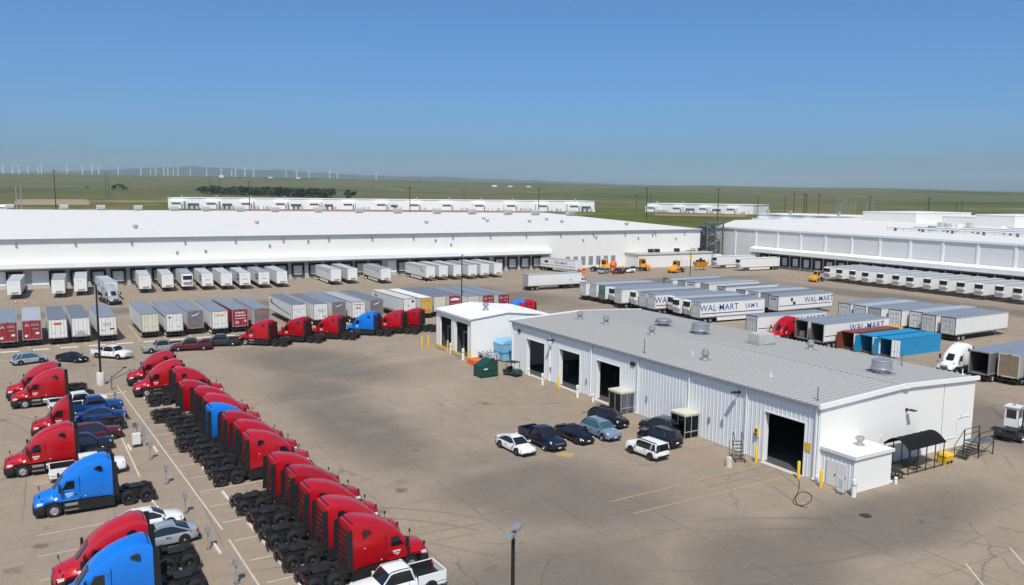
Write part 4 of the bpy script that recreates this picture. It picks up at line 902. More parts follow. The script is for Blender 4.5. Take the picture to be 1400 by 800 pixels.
PP = [(-29.26, 760, 25, 1), (-26.48, 1500, 22, 1), (-26.32, 1500, 22, 1), (-20.3, 1300, 15, 1), (-19.7, 1300, 15, 1), (-17.88, 800, 13, 2), (-7.19, 760, 7, 1), (-3.51, 1400, 4, 1), (-3.35, 1400, 4, 1), (1.81, 740, 7, 1), (8.61, 1100, 0, 1), (9.31, 760, 9, 1), (9.56, 1100, 0, 1), (14.11, 740, 9, 1), (16.70, 1000, -1, 1), (18.43, 1000, -2, 1), (18.99, 800, 3, 1), (19.63, 720, 3, 1), (19.77, 820, 2, 1), (20.54, 820, 2, 1), (23.6, 760, 1, 1), (26.98, 700, 0, 1), (28.51, 1100, -7, 1), (28.79, 1100, -6, 1)]
for i, (b_, r, top, arms) in enumerate(PP):
    x, y, z, h = power_pole(b_, r, top)
    t = thing('power_pole', (x, y, z - .3), -HEAD - b_, f'{ORD[i]} dark wooden power pole from the left on the green plain', 'power pole', 'power poles on the plain')
    pt('pole', MB().tube((0, 0, 0), (0, 0, h), .45 if r < 900 else .42, .3, 6), 'wood_pole', t)
    pt('crossarm', MB().box(-2.2, 2.2, -.15, .15, h - 1.6, h - 1.25), 'wood_pole', t)
# substation masts
for i in range(14):
    b_ = 21.6 + .13 * i + (.5 if i > 9 else 0); r = 980 + 30 * (i % 3); x, y = bearing(b_, r); z = ground_z(b_, r); h = 15 + 5 * (i % 2) + (6 if i == 4 else 0)
    t = thing('substation_mast', (x, y, z - .2), -HEAD, 'thin grey steel mast in the substation right of centre', 'mast', 'grey substation masts')
    pt('mast', MB().tube((0, 0, 0), (0, 0, h), .3, .2, 5), 'galvanised', t); pt('arm', MB().box(-2.4, 2.4, -.12, .12, h * .8, h * .8 + .25), 'galvanised', t)
for i, b_ in enumerate((-31.3, -31.05)):
    x, y = bearing(b_, 900); z = ground_z(b_, 900); t = thing('substation_mast', (x, y, z), 0, ['left of two pale steel masts at the left edge', 'right of two pale steel masts at the left edge'][i], 'mast'); pt('mast', MB().tube((0, 0, 0), (0, 0, 23), .6, .45, 6), 'galvanised', t); pt('cap', MB().box(-.8, .8, -.5, .5, 23, 23.8), 'galvanised', t)

# ------------------------------------------------------------------ far white server-hall buildings
def far_hall(nm, b0_, b1_, r0, r1, ht, bays, lab, seed, depth=60, soil=True):
    x0, y0 = bearing(b0_, r0); x1, y1 = bearing(b1_, r1)
    L = math.hypot(x1 - x0, y1 - y0); a = math.degrees(math.atan2(y1 - y0, x1 - x0)); z = min(ground_z(b0_, r0), ground_z(b1_, r1), ground_z((b0_ + b1_) / 2, (r0 + r1) / 2)) - .5
    t = thing(nm, (x0, y0, z), a, lab, 'building'); rg = random.Random(seed)
    pt('wall', slab([(0, 0), (L, 0), (L, depth), (0, depth)], 0, ht - .4), 'far_white', t); pt('roof', slab([(-.6, -.6), (L + .6, -.6), (L + .6, depth), (-.6, depth)], ht - .4, ht), 'membrane_bright', t)
    w_ = L / bays
    for k in range(bays):
        xa = k * w_ + w_ * .08
        by = pt('bay', slab([(xa, -9), (xa + w_ * .42, -9), (xa + w_ * .42, -.05), (xa, -.05)], 0, ht * .72), 'far_white', t)
        pt('window_strip', MB().box(xa + w_ * .08, xa + w_ * .34, -9.3, -9.01, ht * .44, ht * .58), 'far_louvre', by)
        pt('bay_door', MB().box(xa + w_ * .36, xa + w_ * .39, -9.3, -9.01, 0, ht * .5), 'far_louvre', by)
        if rg.random() < .6:
            lv = pt('louvre_bank', MB().box(xa + w_ * .5, xa + w_ * (.62 + .22 * rg.random()), -3.5, -.06, .5, ht * .52), 'far_louvre', t)
        for j in range(3): pt('generator', MB().box(xa + w_ * (.5 + .14 * j), xa + w_ * (.58 + .14 * j), -13, -8, 0, ht * .3), rg.choice(['wall_dock', 'beige_unit', 'far_white']), t)
        if rg.random() < .75: pt('roof_stack', MB().tube((xa + w_ * .3, 3, ht), (xa + w_ * .3, 3, ht + 2.8), 1.1, n=8), 'galvanised', t)
    return t
far_hall('server_hall', -22.9, 5.7, 1020, 1010, 13.2, 13, 'very long white server hall with dark window strips on the far plain', 1)
far_hall('server_hall', 9.3, 16.4, 1050, 1000, 11.5, 4, 'shorter white server hall right of centre on the far plain', 2)
far_hall('server_hall', 16.7, 27.5, 620, 560, 11.5, 7, 'white hall with roof units just behind the right warehouse', 4, depth=40)
def berm(b0_, b1_, r0, r1, hgt, m, nm):
    mb = MB(); secs = []
    for i in range(41):
        q = i / 40; b_ = b0_ + (b1_ - b0_) * q; row = []
        for r, k in ((r0, 0), (r0 + (r1 - r0) * .35, .8), (r0 + (r1 - r0) * .6, 1), (r1, 0)):
            x, y = bearing(b_, r); row.append((x, y, ground_z(b_, r) - .05 + hgt * k * (.6 + .5 * noise.noise(Vector((b_ * 1.5, r / 50, 1)))) * min(1, 8 * q, 8 * (1 - q)) + .04))
        secs.append(row)
    setting(nm, mb.loft(secs, False, False, closed=False).mesh(nm, m, True))
berm(-20.5, 2.2, 870, 985, 2.2, 'soil', 'dirt_bank'); berm(9.8, 16.0, 900, 960, 1.0, 'soil', 'dirt_bank')
berm(-31.4, -27.4, 1150, 1420, .8, mat('gravel_tan', (0.30, 0.22, 0.145), .95, var=.25, vscale=.05), 'dirt_bank')
berm(-31.9, -25.5, 880, 930, .6, mat('gravel_tan', (0.36, 0.28, 0.19), .95, var=.2, vscale=.1), 'gravel_road'); berm(-26, -22, 700, 706, .2, 'gravel_tan', 'gravel_road')
def track(pts, wd):
    secs = []
    for (b0_, r0), (b1_, r1) in zip(pts, pts[1:]):
        for i in range(24):
            q = i / 23; b_ = b0_ + (b1_ - b0_) * q; r = r0 + (r1 - r0) * q; x, y = bearing(b_, r); x2, y2 = bearing(b_ + (b1_ - b0_) * .01, r + (r1 - r0) * .01)
            d = Vector((x2 - x, y2 - y, 0)).normalized() * wd; z = ground_z(b_, r) + .9
            secs.append([(x - d.y, y + d.x, z), (x + d.y, y - d.x, z)])
    mb = MB(); mb.loft(secs, False, False, closed=False); setting('dirt_track', mb.mesh('dirt_track', 'gravel_tan', True))
track([(-31, 2600), (-24, 3000), (-19, 2500)], 9); track([(-9.5, 3900), (-6.8, 2900), (-2.5, 2500), (3, 3300)], 10); track([(6, 1500), (14, 1700), (30, 2300)], 6); track([(18, 3600), (25, 3000), (34, 3300)], 9)
def shed(b_, r, L, D, h, rz, m, lab, roofm='membrane_bright'):
    x, y = bearing(b_, r); t = thing('shed', (x, y, ground_z(b_, r) - .1), -HEAD - b_ + rz, lab, 'shed')
    pt('wall', MB().box(-L / 2, L / 2, 0, D, 0, h), m, t); pt('roof', MB().loft([[(-L / 2 - .3, -.3, h), (-L / 2 - .3, D / 2, h + h * .18), (-L / 2 - .3, D + .3, h)], [(L / 2 + .3, -.3, h), (L / 2 + .3, D / 2, h + h * .18), (L / 2 + .3, D + .3, h)]]), roofm, t)
    for k in range(4): pt('window', MB().box(-L / 2 + L * (.14 + .2 * k), -L / 2 + L * (.2 + .2 * k), -.06, -.005, h * .45, h * .7), 'far_louvre', t)
shed(-24.9, 640, 22, 9, 3.8, 0, 'wall_grey', 'pale grey mobile office behind the left warehouse roof'); shed(-1.3, 800, 9, 4, 3, 0, 'far_white', 'small white trailer office before the long server hall')
shed(-31.9, 700, 9, 14, 10, 20, 'wall_grey', 'pale grey block at the far left edge behind the roof')
for i, (b_, r) in enumerate([(-19.6, 5600), (-14.7, 5600), (-16.5, 5600), (-.2, 4700), (1.1, 4600), (-1.3, 4500)]): shed(b_, r, 26, 14, 7 if i else 11, 0, 'far_white', f'{ORD[i]} tiny white building on the distant ridge', 'far_white')
# tank truck and pipe on the plain
# ------------------------------------------------------------------ wind turbines
tower = MB().tube((0, 0, -8), (0, 0, 82), 4.2, 2.9, 8).mesh('tower', 'turbine_white', True)
nac = MB().loft([[(-2, -4, 80.5), (2, -4, 80.5), (2, -4, 84.5), (-2, -4, 84.5)], [(-1.6, 6, 81), (1.6, 6, 81), (1.6, 6, 84), (-1.6, 6, 84)]]).mesh('nacelle', 'turbine_white')
blade = MB().loft([[(-.9, 0, 0), (.9, 0, 0), (.9, .5, 0), (-.9, .5, 0)], [(-1.9, 0, 8), (.8, 0, 8), (.8, .5, 8), (-1.9, .5, 8)], [(-.5, 0, 38), (.2, 0, 38), (.2, .2, 38), (-.5, .2, 38)]]).mesh('blade', 'turbine_white')
TB = [-31.89, -31.4, -31.07, -30.61, -30.08, -29.91, -28.55, -27.71, -27.17, -26.81, -25.72, -24.42, -23.86, -23.55, -23.06, -22.83, -22.51, -22.23, -21.49, -20.5, -19.6, -18.94, -18.7, -18.12, -17.56, -15.48, -14.79, -13.98, -12.61, -12.09, -9.49]
rt = random.Random(11)
for i, b_ in enumerate(TB):
    r = 5900 + rt.random() * 900; x, y = bearing(b_, r)
    lab = f'{(ORD[i] if i < 25 else ["twenty-sixth", "twenty-seventh", "twenty-eighth", "twenty-ninth", "thirtieth", "rightmost"][i - 25])} white wind turbine counted from the left on the skyline'
    t = thing('wind_turbine', (x, y, ground_z(b_, r) - 4), -HEAD - b_ + rt.uniform(-50, 50), lab, 'wind turbine', 'wind turbines on the skyline')
    t.scale = (.66, .66, .66)
    obj('tower', tower, t); obj('nacelle', nac, t); ph_ = rt.random() * 120
    for k in range(3): obj('blade', blade, t, (0, -4.6, 82.5), (0, R(ph_ + 120 * k), 0))
# ------------------------------------------------------------------ trees of the far shelter belt
def crown_mesh(seed, w_, h_):
    rg = random.Random(seed); mb = MB()
    cl = [(rg.uniform(-.75, .75) * w_, rg.uniform(-.6, .6) * w_, h_ * rg.uniform(.16, .92), rg.uniform(.28, .5) * w_) for _ in range(9)]
    for _ in range(420):
        cx, cy, cz, cr = rg.choice(cl)
        v = Vector((rg.gauss(0, 1), rg.gauss(0, 1), rg.gauss(0, 1))).normalized() * cr * rg.random() ** .4
        p = Vector((cx + v.x, cy + v.y, max(1.0, cz + v.z * .8))); s_ = rg.uniform(.5, 1.1)
        a = Vector((rg.gauss(0, 1), rg.gauss(0, 1), rg.gauss(0, 1))).normalized(); b_ = a.orthogonal().normalized()
        mb.add([p - a * s_ - b_ * s_ * .6, p + a * s_ - b_ * s_ * .5, p + a * s_ * .8 + b_ * s_ * .7, p - a * s_ * .7 + b_ * s_ * .6], [(0, 1, 2, 3)])
    return mb.mesh('crown', 'leaf_dark', recalc=False)
CR = [crown_mesh(s_, 6.5, 17) for s_ in range(5)]
trunk = MB().tube((0, 0, -1), (0, 0, 9), .6, .3, 6).tube((0, 0, 5), (2.5, .6, 10), .3, .12, 5).tube((0, 0, 6), (-2.2, -1, 11), .28, .1, 5).mesh('trunk', 'bark')
rt = random.Random(21)
def tree(b_, r, s_, lab, grp=None):
    x, y = bearing(b_, r); t = thing('broadleaf_tree', (x, y, ground_z(b_, r)), rt.random() * 360, lab, 'tree', grp)
    obj('trunk', trunk, t, scale=(s_, s_, s_)); obj('crown', rt.choice(CR), t, scale=(s_ * rt.uniform(1.0, 1.5), s_ * rt.uniform(1.0, 1.5), s_ * .82))
for k in range(96):
    q = k / 95; b_ = -20.9 + 8.4 * q + rt.uniform(-.07, .07); tree(b_, 2060 - 260 * q + rt.uniform(-45, 45), rt.uniform(.95, 1.5), 'dark broadleaf tree in the long shelter belt behind the server hall', 'trees of the far shelter belt')
for i, (b_, r, s_) in enumerate([(-11.5, 1700, 1.1), (-11.2, 1720, 1.3), (-26.0, 2300, 1.1), (-25.7, 2320, 1.4), (-25.4, 2310, .9), (-27.5, 2400, .7)]): tree(b_, r, s_, ['left tree of the pair right of the shelter belt', 'right tree of the pair right of the shelter belt', 'left tree of the small clump on the left plain', 'middle tree of the small clump on the left plain', 'right tree of the small clump on the left plain', 'lone small tree left of the clump on the plain'][i])
for i, (b_, r, s_) in enumerate([(3.6, 545, .28), (4.8, 520, .33), (8.7, 500, .34), (10.0, 540, .22)]): tree(b_, r, s_, f'{ORD[i]} small dark shrub from the left on the grass behind the warehouse')
# ------------------------------------------------------------------ air
def haze():
    m = bpy.data.materials.new('haze_air'); m.use_nodes = True; t = m.node_tree; t.nodes.clear(); o = t.nodes.new('ShaderNodeOutputMaterial'); v = t.nodes.new('ShaderNodeVolumePrincipled')
    v.inputs['Color'].default_value = (0.84, 1.0, 1.0, 1); v.inputs['Density'].default_value = 0.00004; v.inputs['Anisotropy'].default_value = 0.0
    t.links.new(v.outputs[0], o.inputs['Volume'])
    o_ = setting('haze', MB().box(-19000, 19000, -19000, 19000, -80, 560).mesh('haze', m), 'stuff')
haze()
# ------------------------------------------------------------------ vehicle parts
def tyre_mesh(r, wd, nm='wheel', k=.56):
    h = wd / 2
    return MB().lathe([(r * k, -h * .7), (r * (k + .06), -h * .95), (r * .93, -h), (r, -h * .8), (r, h * .8), (r * .93, h), (r * (k + .06), h * .95), (r * k, h * .7), (r * k, -h * .7)], 22, 'Y').mesh(nm, 'rubber', True)
def rim_mesh(r, wd, m='steel_rim', dish=.35, k=.57):
    h = wd / 2; mb = MB()
    for s_ in (-1, 1):
        mb.lathe([(r * k, s_ * h * .86), (r * (k - .05), s_ * h * .55), (r * .44, s_ * h * (1 - dish) * .7), (r * .26, s_ * h * (1 - dish)), (r * .22, s_ * h * .9), (r * .1, s_ * h * 1.0), (0, s_ * h * 1.0)], 18, 'Y')
    return mb.mesh('rim', m, True)
def wheel_to(kit, x, y, r, tm, rm, key='rim'):
    w_ = kit.part('wheel', tm, None, (x, y, r)); kit.part('rim', rm, key, up=w_)
TF, TD, TS = tyre_mesh(.52, .30), tyre_mesh(.52, .62), tyre_mesh(.345, .23, k=.67)
TP = tyre_mesh(.40, .27, k=.64)
RF, RD, RD2 = rim_mesh(.52, .30, 'steel_rim', .1), rim_mesh(.52, .62, 'dark_rim', .5), rim_mesh(.52, .62, 'steel_rim', .5)
RS, RP = rim_mesh(.345, .23, 'steel_rim', .25, .68), rim_mesh(.40, .27, 'steel_rim', .25, .65)

# ------------------------------------------------------------------ highway tractor, nose to +x, origin under the front axle
def tractor_kit(sleeper=True, tank=False):
    k = Kit(); P = k.part
    bk = -4.0 if sleeper else -2.0
    hood = [sec(1.30, .80, 1.30, .78, .55, .2), sec(1.22, .68, 1.46, 1.02, .66, .24), sec(.95, .72, 1.56, 1.16, .74, .26), sec(.55, 1.0, 1.68, 1.2, .80, .28), sec(.05, 1.06, 1.80, 1.2, .90, .28), sec(-.5, 1.05, 1.92, 1.16, 1.02, .25), sec(-.62, 1.05, 1.94, 1.15, 1.05, .2)]
    hd = P('hood', MB().loft(hood).mesh('hood', 'truck_red', True), 'paint')
    if sleeper:
        cab = [sec(.08, 1.05, 1.86, 1.08, .82, .25), sec(-.12, 1.02, 2.02, 1.14, .98, .25), sec(-.62, 1.0, 2.72, 1.19, 1.0, .3), sec(-.85, 1.0, 2.98, 1.2, 1.0, .34), sec(-1.25, 1.0, 3.32, 1.21, .98, .38), sec(-1.8, 1.0, 3.64, 1.22, .98, .4), sec(-2.4, 1.0, 3.87, 1.24, 1.0, .4), sec(-3.0, 1.0, 4.0, 1.25, 1.02, .38), sec(-3.35, 1.0, 4.04, 1.25, 1.03, .34), sec(bk + .35, 1.0, 4.02, 1.25, 1.04, .3), sec(bk, 1.0, 3.72, 1.25, 1.16, .12)]
    else:
        cab = [sec(.08, 1.05, 1.86, 1.08, .82, .25), sec(-.12, 1.02, 2.02, 1.14, .98, .25), sec(-.62, 1.0, 2.72, 1.19, 1.0, .3), sec(-.9, 1.0, 3.1, 1.2, .98, .34), sec(-1.3, 1.0, 3.5, 1.21, .98, .38), sec(-1.75, 1.0, 3.75, 1.2, 1.0, .34), sec(bk, 1.0, 3.78, 1.2, 1.05, .2)]
    cb = P('cab', MB().loft(cab).mesh('cab', 'truck_red', True), 'paint')
    # windscreen: curved sheet just proud of the cab
    ws = MB(); cols = 9
    for i in range(cols):
        y = -1.0 + 2.0 * i / (cols - 1); c2 = y * y
        ws.v += [(.06 - .30 * c2, y * .93, 1.93), (-.62 - .22 * c2, y * .90, 2.80), (-.05 - .30 * c2 - .03, y * .9, 1.93), (-.72 - .22 * c2, y * .87, 2.78)]
    for i in range(cols - 1):
        a = 4 * i; ws.f += [(a, a + 4, a + 5, a + 1), (a + 2, a + 3, a + 7, a + 6), (a, a + 2, a + 6, a + 4), (a + 1, a + 5, a + 7, a + 3)]
    P('windscreen', ws.mesh('windscreen', 'glass_dark', True), None, up=cb)
    for s_ in (-1, 1):
        yb = lambda z: s_ * (1.215 - .07 * (z - 1.0))
        def sheet(poly, th=.02, off=.0):
            return MB().loft([[(x, yb(z) + s_ * (off), z) for x, z in poly], [(x, yb(z) + s_ * (off + th), z) for x, z in poly]])
        dr = P('door', sheet([(-.42, 1.15), (-1.62, 1.15), (-1.62, 2.72), (-.86, 2.72), (-.42, 2.05)], .012, -.012).mesh('door', 'truck_red'), 'paint', up=None)
        P('side_window', sheet([(-.58, 2.02), (-1.42, 2.02), (-1.42, 2.62), (-.92, 2.62)], .02, .004).mesh('side_window', 'glass_dark'), up=dr)
        P('door_handle', MB().cbox((-1.5, yb(1.55) + s_ * .02, 1.55), (.16, .05, .06)).mesh('door_handle', 'dark_plastic'), up=dr)
        lt = MB()
        for j, (xa, xb, z) in enumerate(((-.78, -1.32, 1.62), (-.84, -1.26, 1.50), (-.92, -1.2, 1.40))):
            n_ = 7 - j
            for q in range(n_): a = xa + (xb - xa) * q / n_; b_ = xa + (xb - xa) * (q + .72) / n_; lt.loft([[(a, yb(z) + s_ * .003, z), (b_, yb(z) + s_ * .003, z), (b_, yb(z + .09) + s_ * .003, z + (.1 if j == 0 else .05)), (a, yb(z + .09) + s_ * .003, z + (.1 if j == 0 else .05))], [(a, yb(z) + s_ * .012, z), (b_, yb(z) + s_ * .012, z), (b_, yb(z + .09) + s_ * .012, z + (.1 if j == 0 else .05)), (a, yb(z + .09) + s_ * .012, z + (.1 if j == 0 else .05))]])
        P('door_lettering', lt.mesh('door_lettering', 'print_white'), up=dr)
        if sleeper:
            P('sleeper_window', MB().loft([[(x, s_ * y, z) for x, y, z in ((-2.72, 1.155, 3.36), (-3.24, 1.165, 3.05), (-3.34, 1.155, 3.12), (-3.3, 1.13, 3.42), (-3.1, 1.115, 3.5))], [(x, s_ * (y + .03), z) for x, y, z in ((-2.72, 1.155, 3.36), (-3.24, 1.165, 3.05), (-3.34, 1.155, 3.12), (-3.3, 1.13, 3.42), (-3.1, 1.115, 3.5))]]).mesh('sleeper_window', 'glass_dark'))
            P('marker_lamp', MB().cbox((-3.2, yb(2.3), 2.3), (.1, .07, .06)).cbox((-2.1, yb(1.35), 1.35), (.1, .06, .08)).mesh('marker_lamp', 'lamp_clear'))
        # dark skirts, steps and tank covers
        x1 = bk - .08
        if tank:
            tk_ = P('fuel_tank', MB().tube((-1.75, s_ * .92, .68), (x1 + .3, s_ * .92, .68), .33, n=18).mesh('fuel_tank', 'chrome', True))
            P('tank_strap', MB().tube((-2.2, s_ * .92, .68), (-2.28, s_ * .92, .68), .345, n=18).tube((-3.4, s_ * .92, .68), (-3.48, s_ * .92, .68), .345, n=18).mesh('tank_strap', 'chassis', True), up=tk_)
        P('side_skirt', MB().loft([[(-.62, s_ * 1.08, .28), (-.62, s_ * 1.24, .30), (-.62, s_ * 1.24, 1.04), (-.62, s_ * 1.0, 1.04)], [(-1.7 if tank else x1, s_ * 1.08, .26), (-1.7 if tank else x1, s_ * 1.26, .28), (-1.7 if tank else x1, s_ * 1.26, 1.0), (-1.7 if tank else x1, s_ * 1.0, 1.0)]]).mesh('side_skirt', 'dark_plastic'), 'skirt')
        P('step_plate', MB().cbox((-1.15, s_ * 1.26, .88), (.85, .05, .2)).cbox((-1.15, s_ * 1.26, .46), (.95, .05, .07)).mesh('step_plate', 'chrome'), 'step')
        P('headlamp', MB().loft([[(1.12, s_ * .98, 1.02), (1.12, s_ * 1.10, 1.02), (1.1, s_ * 1.08, 1.18), (1.1, s_ * .95, 1.2)], [(.72, s_ * 1.16, 1.10), (.72, s_ * 1.19, 1.10), (.7, s_ * 1.17, 1.24), (.7, s_ * 1.12, 1.24)]]).mesh('headlamp', 'lamp_clear'))
        P('hood_mirror', MB().tube((.85, s_ * 1.0, 1.45), (.92, s_ * 1.1, 1.7), .02, n=5).cbox((.93, s_ * 1.11, 1.76), (.08, .14, .18)).mesh('hood_mirror', 'dark_plastic'))
        mr = P('door_mirror', MB().cbox((-.42, s_ * 1.48, 2.25), (.16, .2, .6)).mesh('door_mirror', 'dark_plastic'))
        P('mirror_arm', MB().bar((-.5, s_ * 1.15, 2.5), (-.42, s_ * 1.45, 2.5), .05).bar((-.5, s_ * 1.18, 2.0), (-.42, s_ * 1.45, 2.0), .05).mesh('mirror_arm', 'dark_plastic'), up=mr)
        P('side_extender', MB().loft([[(bk - .005, s_ * 1.20, 1.0), (bk - .005, s_ * 1.25, 1.0), (bk - .005, s_ * 1.19, 3.66), (bk - .005, s_ * 1.12, 3.66)], [(bk - .42, s_ * 1.20, 1.0), (bk - .42, s_ * 1.25, 1.0), (bk - .34, s_ * 1.19, 3.62), (bk - .34, s_ * 1.12, 3.62)]]).mesh('side_extender', 'dark_plastic'))
        P('mud_flap', MB().box(-6.98, -6.95, s_ * .98 - .3, s_ * .98 + .3, .25, .85).mesh('mud_flap', 'chassis'))
        P('tail_lamp', MB().cbox((-6.93, s_ * .62, .92), (.05, .22, .1)).mesh('tail_lamp', 'lamp_red'))
        wheel_to(k, 0, s_ * 1.03, .52, TF, RF, None)
        for xx in (-5.08, -6.36): wheel_to(k, xx, s_ * .93, .52, TD, RD)
        P('wheel_arch', MB().loft([[(.66 * math.cos(t), s_ * .8, .52 + .66 * math.sin(t)) for t in [math.pi * i / 10 for i in range(11)]] + [(.60 * math.cos(t), s_ * .8, .52 + .60 * math.sin(t)) for t in [math.pi * i / 10 for i in range(10, -1, -1)]], [(.66 * math.cos(t), s_ * 1.19, .52 + .66 * math.sin(t)) for t in [math.pi * i / 10 for i in range(11)]] + [(.60 * math.cos(t), s_ * 1.19, .52 + .60 * math.sin(t)) for t in [math.pi * i / 10 for i in range(10, -1, -1)]]]).mesh('wheel_arch', 'dark_plastic'))
    P('bumper', MB().loft([sec(1.40, .42, .80, .70, .66, .1), sec(1.32, .30, .88, 1.0, .96, .12), sec(.95, .30, .98, 1.20, 1.19, .1), sec(.66, .34, 1.0, 1.21, 1.2, .08)]).mesh('bumper', 'dark_plastic', True), 'skirt')
    gr = P('grille', MB().loft([[(1.37, -.52, .82), (1.37, .52, .82), (1.27, .48, 1.40), (1.27, -.48, 1.40)], [(1.30, -.54, .82), (1.30, .54, .82), (1.18, .5, 1.42), (1.18, -.5, 1.42)]]).mesh('grille', 'print_black'))
    gb_ = MB()
    for i in range(5): z = .9 + .11 * i; x = 1.375 - (z - .82) * .17; gb_.box(x - .01, x + .012, -.5, .5, z, z + .03)
    P('grille_bar', gb_.mesh('grille_bar', 'chrome'), up=gr)
    for s_ in (-1, 1):
        if sleeper: P('panel_seam', MB().loft([[(-1.74, s_ * 1.2, 1.05), (-1.77, s_ * 1.2, 1.05), (-1.77, s_ * 1.1, 2.9), (-1.74, s_ * 1.1, 2.9)], [(-1.74, s_ * 1.228, 1.05), (-1.77, s_ * 1.228, 1.05), (-1.77, s_ * 1.118, 2.9), (-1.74, s_ * 1.118, 2.9)]]).mesh('panel_seam', 'print_black'))
        P('air_tank', MB().tube((bk - .95, s_ * .2, .72), (bk - .2, s_ * .2, .72), .14, n=10).tube((-5.72, s_ * .3, .62), (-5.72, s_ * .58, .62), .17, n=10).mesh('air_tank', 'chassis', True))
        P('air_bag', MB().tube((-4.75, s_ * .5, .6), (-4.75, s_ * .5, .8), .13, n=10).tube((-6.7, s_ * .5, .6), (-6.7, s_ * .5, .8), .13, n=10).mesh('air_bag', 'rubber', True))
    # chassis
    P('frame', MB().box(-6.9, .9, -.46, -.36, .78, 1.02).box(-6.9, .9, .36, .46, .78, 1.02).box(-4.6, -4.5, -.36, .36, .8, 1.0).box(-5.8, -5.7, -.36, .36, .8, 1.0).box(-6.9, -6.8, -.36, .36, .7, 1.02).box(-6.86, -6.78, -1.2, 1.2, .84, .92).box(-5.16, -5.0, -.9, .9, .42, .6).box(-6.44, -6.28, -.9, .9, .42, .6).mesh('frame', 'chassis'))
    P('deck_plate', MB().box(bk - .8, bk - .1, -.34, .34, 1.03, 1.06).box(bk - .75, bk - .1, -1.0, -.5, .55, .6).box(bk - .75, bk - .1, .5, 1.0, .55, .6).mesh('deck_plate', 'chassis'))
    fw = P('fifth_wheel', MB().loft([[(-5.2, -.48, 1.14), (-5.2, .48, 1.14), (-5.2, .48, 1.19), (-5.2, -.48, 1.19)], [(-5.85, -.5, 1.16), (-5.85, .5, 1.16), (-5.85, .5, 1.22), (-5.85, -.5, 1.22)], [(-6.25, -.34, 1.06), (-6.25, .34, 1.06), (-6.25, .34, 1.12), (-6.25, -.34, 1.12)]]).mesh('fifth_wheel', 'chassis'))
    P('mount', MB().box(-5.95, -5.4, -.4, -.3, 1.02, 1.15).box(-5.95, -5.4, .3, .4, 1.02, 1.15).mesh('mount', 'chassis'), up=fw)
    rw = P('rear_panel', MB().box(bk - .05, bk - .012, -1.1, 1.1, 1.1, 3.6).mesh('rear_panel', 'truck_red'), 'paint')
    rb = MB()
    for i in range(6): z = 1.3 + .38 * i; rb.box(bk - .10, bk - .052, -.95, .95, z, z + .08)
    P('panel_rib', rb.mesh('panel_rib', 'dark_plastic'), up=rw)
    P('air_lines', MB().tube((bk - .25, .25, 2.4), (bk - .5, .2, 1.3), .04, n=6).tube((bk - .25, -.25, 2.4), (bk - .5, -.2, 1.3), .04, n=6).tube((bk - .12, 0, 2.4), (bk - .3, .25, 2.4), .04, n=6).tube((bk - .22, -.75, 1.1), (bk - .22, -.75, 3.2), .07, n=8).mesh('air_lines', 'rubber'))
    P('fairing_shade_panel', MB().loft([[(bk + .02, -.95, 3.52), (bk + .02, .95, 3.52), (bk - .02, .95, 3.52), (bk - .02, -.95, 3.52)], [(bk + .2, -.9, 3.9), (bk + .2, .9, 3.9), (bk + .16, .9, 3.9), (bk + .16, -.9, 3.9)]]).mesh('fairing_shade_panel', 'print_black'))  # black panel paints in the shade of the hollow behind the roof fairing
    for s_ in (-1, 1): P('battery_box', MB().cbox((bk - .52, s_ * .72, .72), (.75, .45, .45)).mesh('battery_box', 'chassis'))
    return k
TK, TDAY, TTANK = tractor_kit(True), tractor_kit(False), tractor_kit(True, True)
REDS = ['truck_red', 'truck_red', 'truck_red_deep', 'truck_red_faded']
def tractor(x, y, rz, paint, lab, grp, kit=TK, silver=False, step=None, skirt=None):
    cols = {'paint': paint}
    if skirt: cols['skirt'] = skirt
    if paint.startswith('truck_red'): cols['step'] = step or 'chrome'
    return kit.put('semi_tractor', (x, y, 0), rz, lab, 'semi tractor', grp, cols)
GL = 'tractors parked in the left row'
tractor(-4.3, 108.8, 180, 'truck_red', 'red semi tractor farthest back in the left row, nose to the left', GL)
tractor(-3.7, 104.6, 180, 'truck_red', 'red semi tractor second from the back in the left row', GL, TTANK)
tractor(-1.5, 91.0, 180, 'truck_red_deep', 'red short-cab semi tractor without sleeper in the left row', GL, TDAY)
tractor(-3.3, 79.5, 181, 'truck_red', 'red sleeper tractor next to the white pickup, left of the blue one', GL, TTANK)
tractor(-1.0, 68.55, 181, 'truck_blue', 'blue sleeper tractor standing alone with bare chassis in the left row', GL)
tractor(.2, 54.5, 181.5, 'truck_red_faded', 'red sleeper tractor near the bottom left corner behind a blue one', GL)
tractor(.1, 50.7, 181.5, 'truck_blue', 'nearest blue sleeper tractor at the bottom left corner', GL)
GR_ = 'tractors parked in the right row'
tractor(8.5, 110.3, 180, 'truck_red_deep', 'red sleeper tractor at the far end of the right row, nose to the left', GR_)
tractor(8.7, 104.0, 180, 'truck_red', 'second red sleeper tractor of the right row, nose to the left', GR_)
RX_ = [15.3, 15.1, 16.1, 16.4, 16.1, 16.9, 17.3, 17.4, 17.9, 18.4, 18.5, 18.7, 19.1]
RY_ = [99.2, 91.8, 88.2, 84.5, 80.5, 76.8, 73.3, 69.7, 62.5, 58.9, 55.3, 51.6, 47.9]
for i, (x, y) in enumerate(zip(RX_, RY_)):
    p = 'truck_blue' if i == 4 else ['truck_red', 'truck_red_deep', 'truck_red', 'truck_red_faded'][i % 4]
    if i == 4: lab = 'blue sleeper tractor among the red ones in the right row, nose to the right'
    elif i < 8: lab = f'red sleeper tractor, {ORD[i]} of the far right-facing batch in the right row'
    else: lab = f'red sleeper tractor, {ORD[i - 8]} of the five nearest in the right row'
    tractor(x, y, rnd.uniform(2.0, 4.0), p, lab, GR_, TTANK if i in (1, 6, 9) else TK)
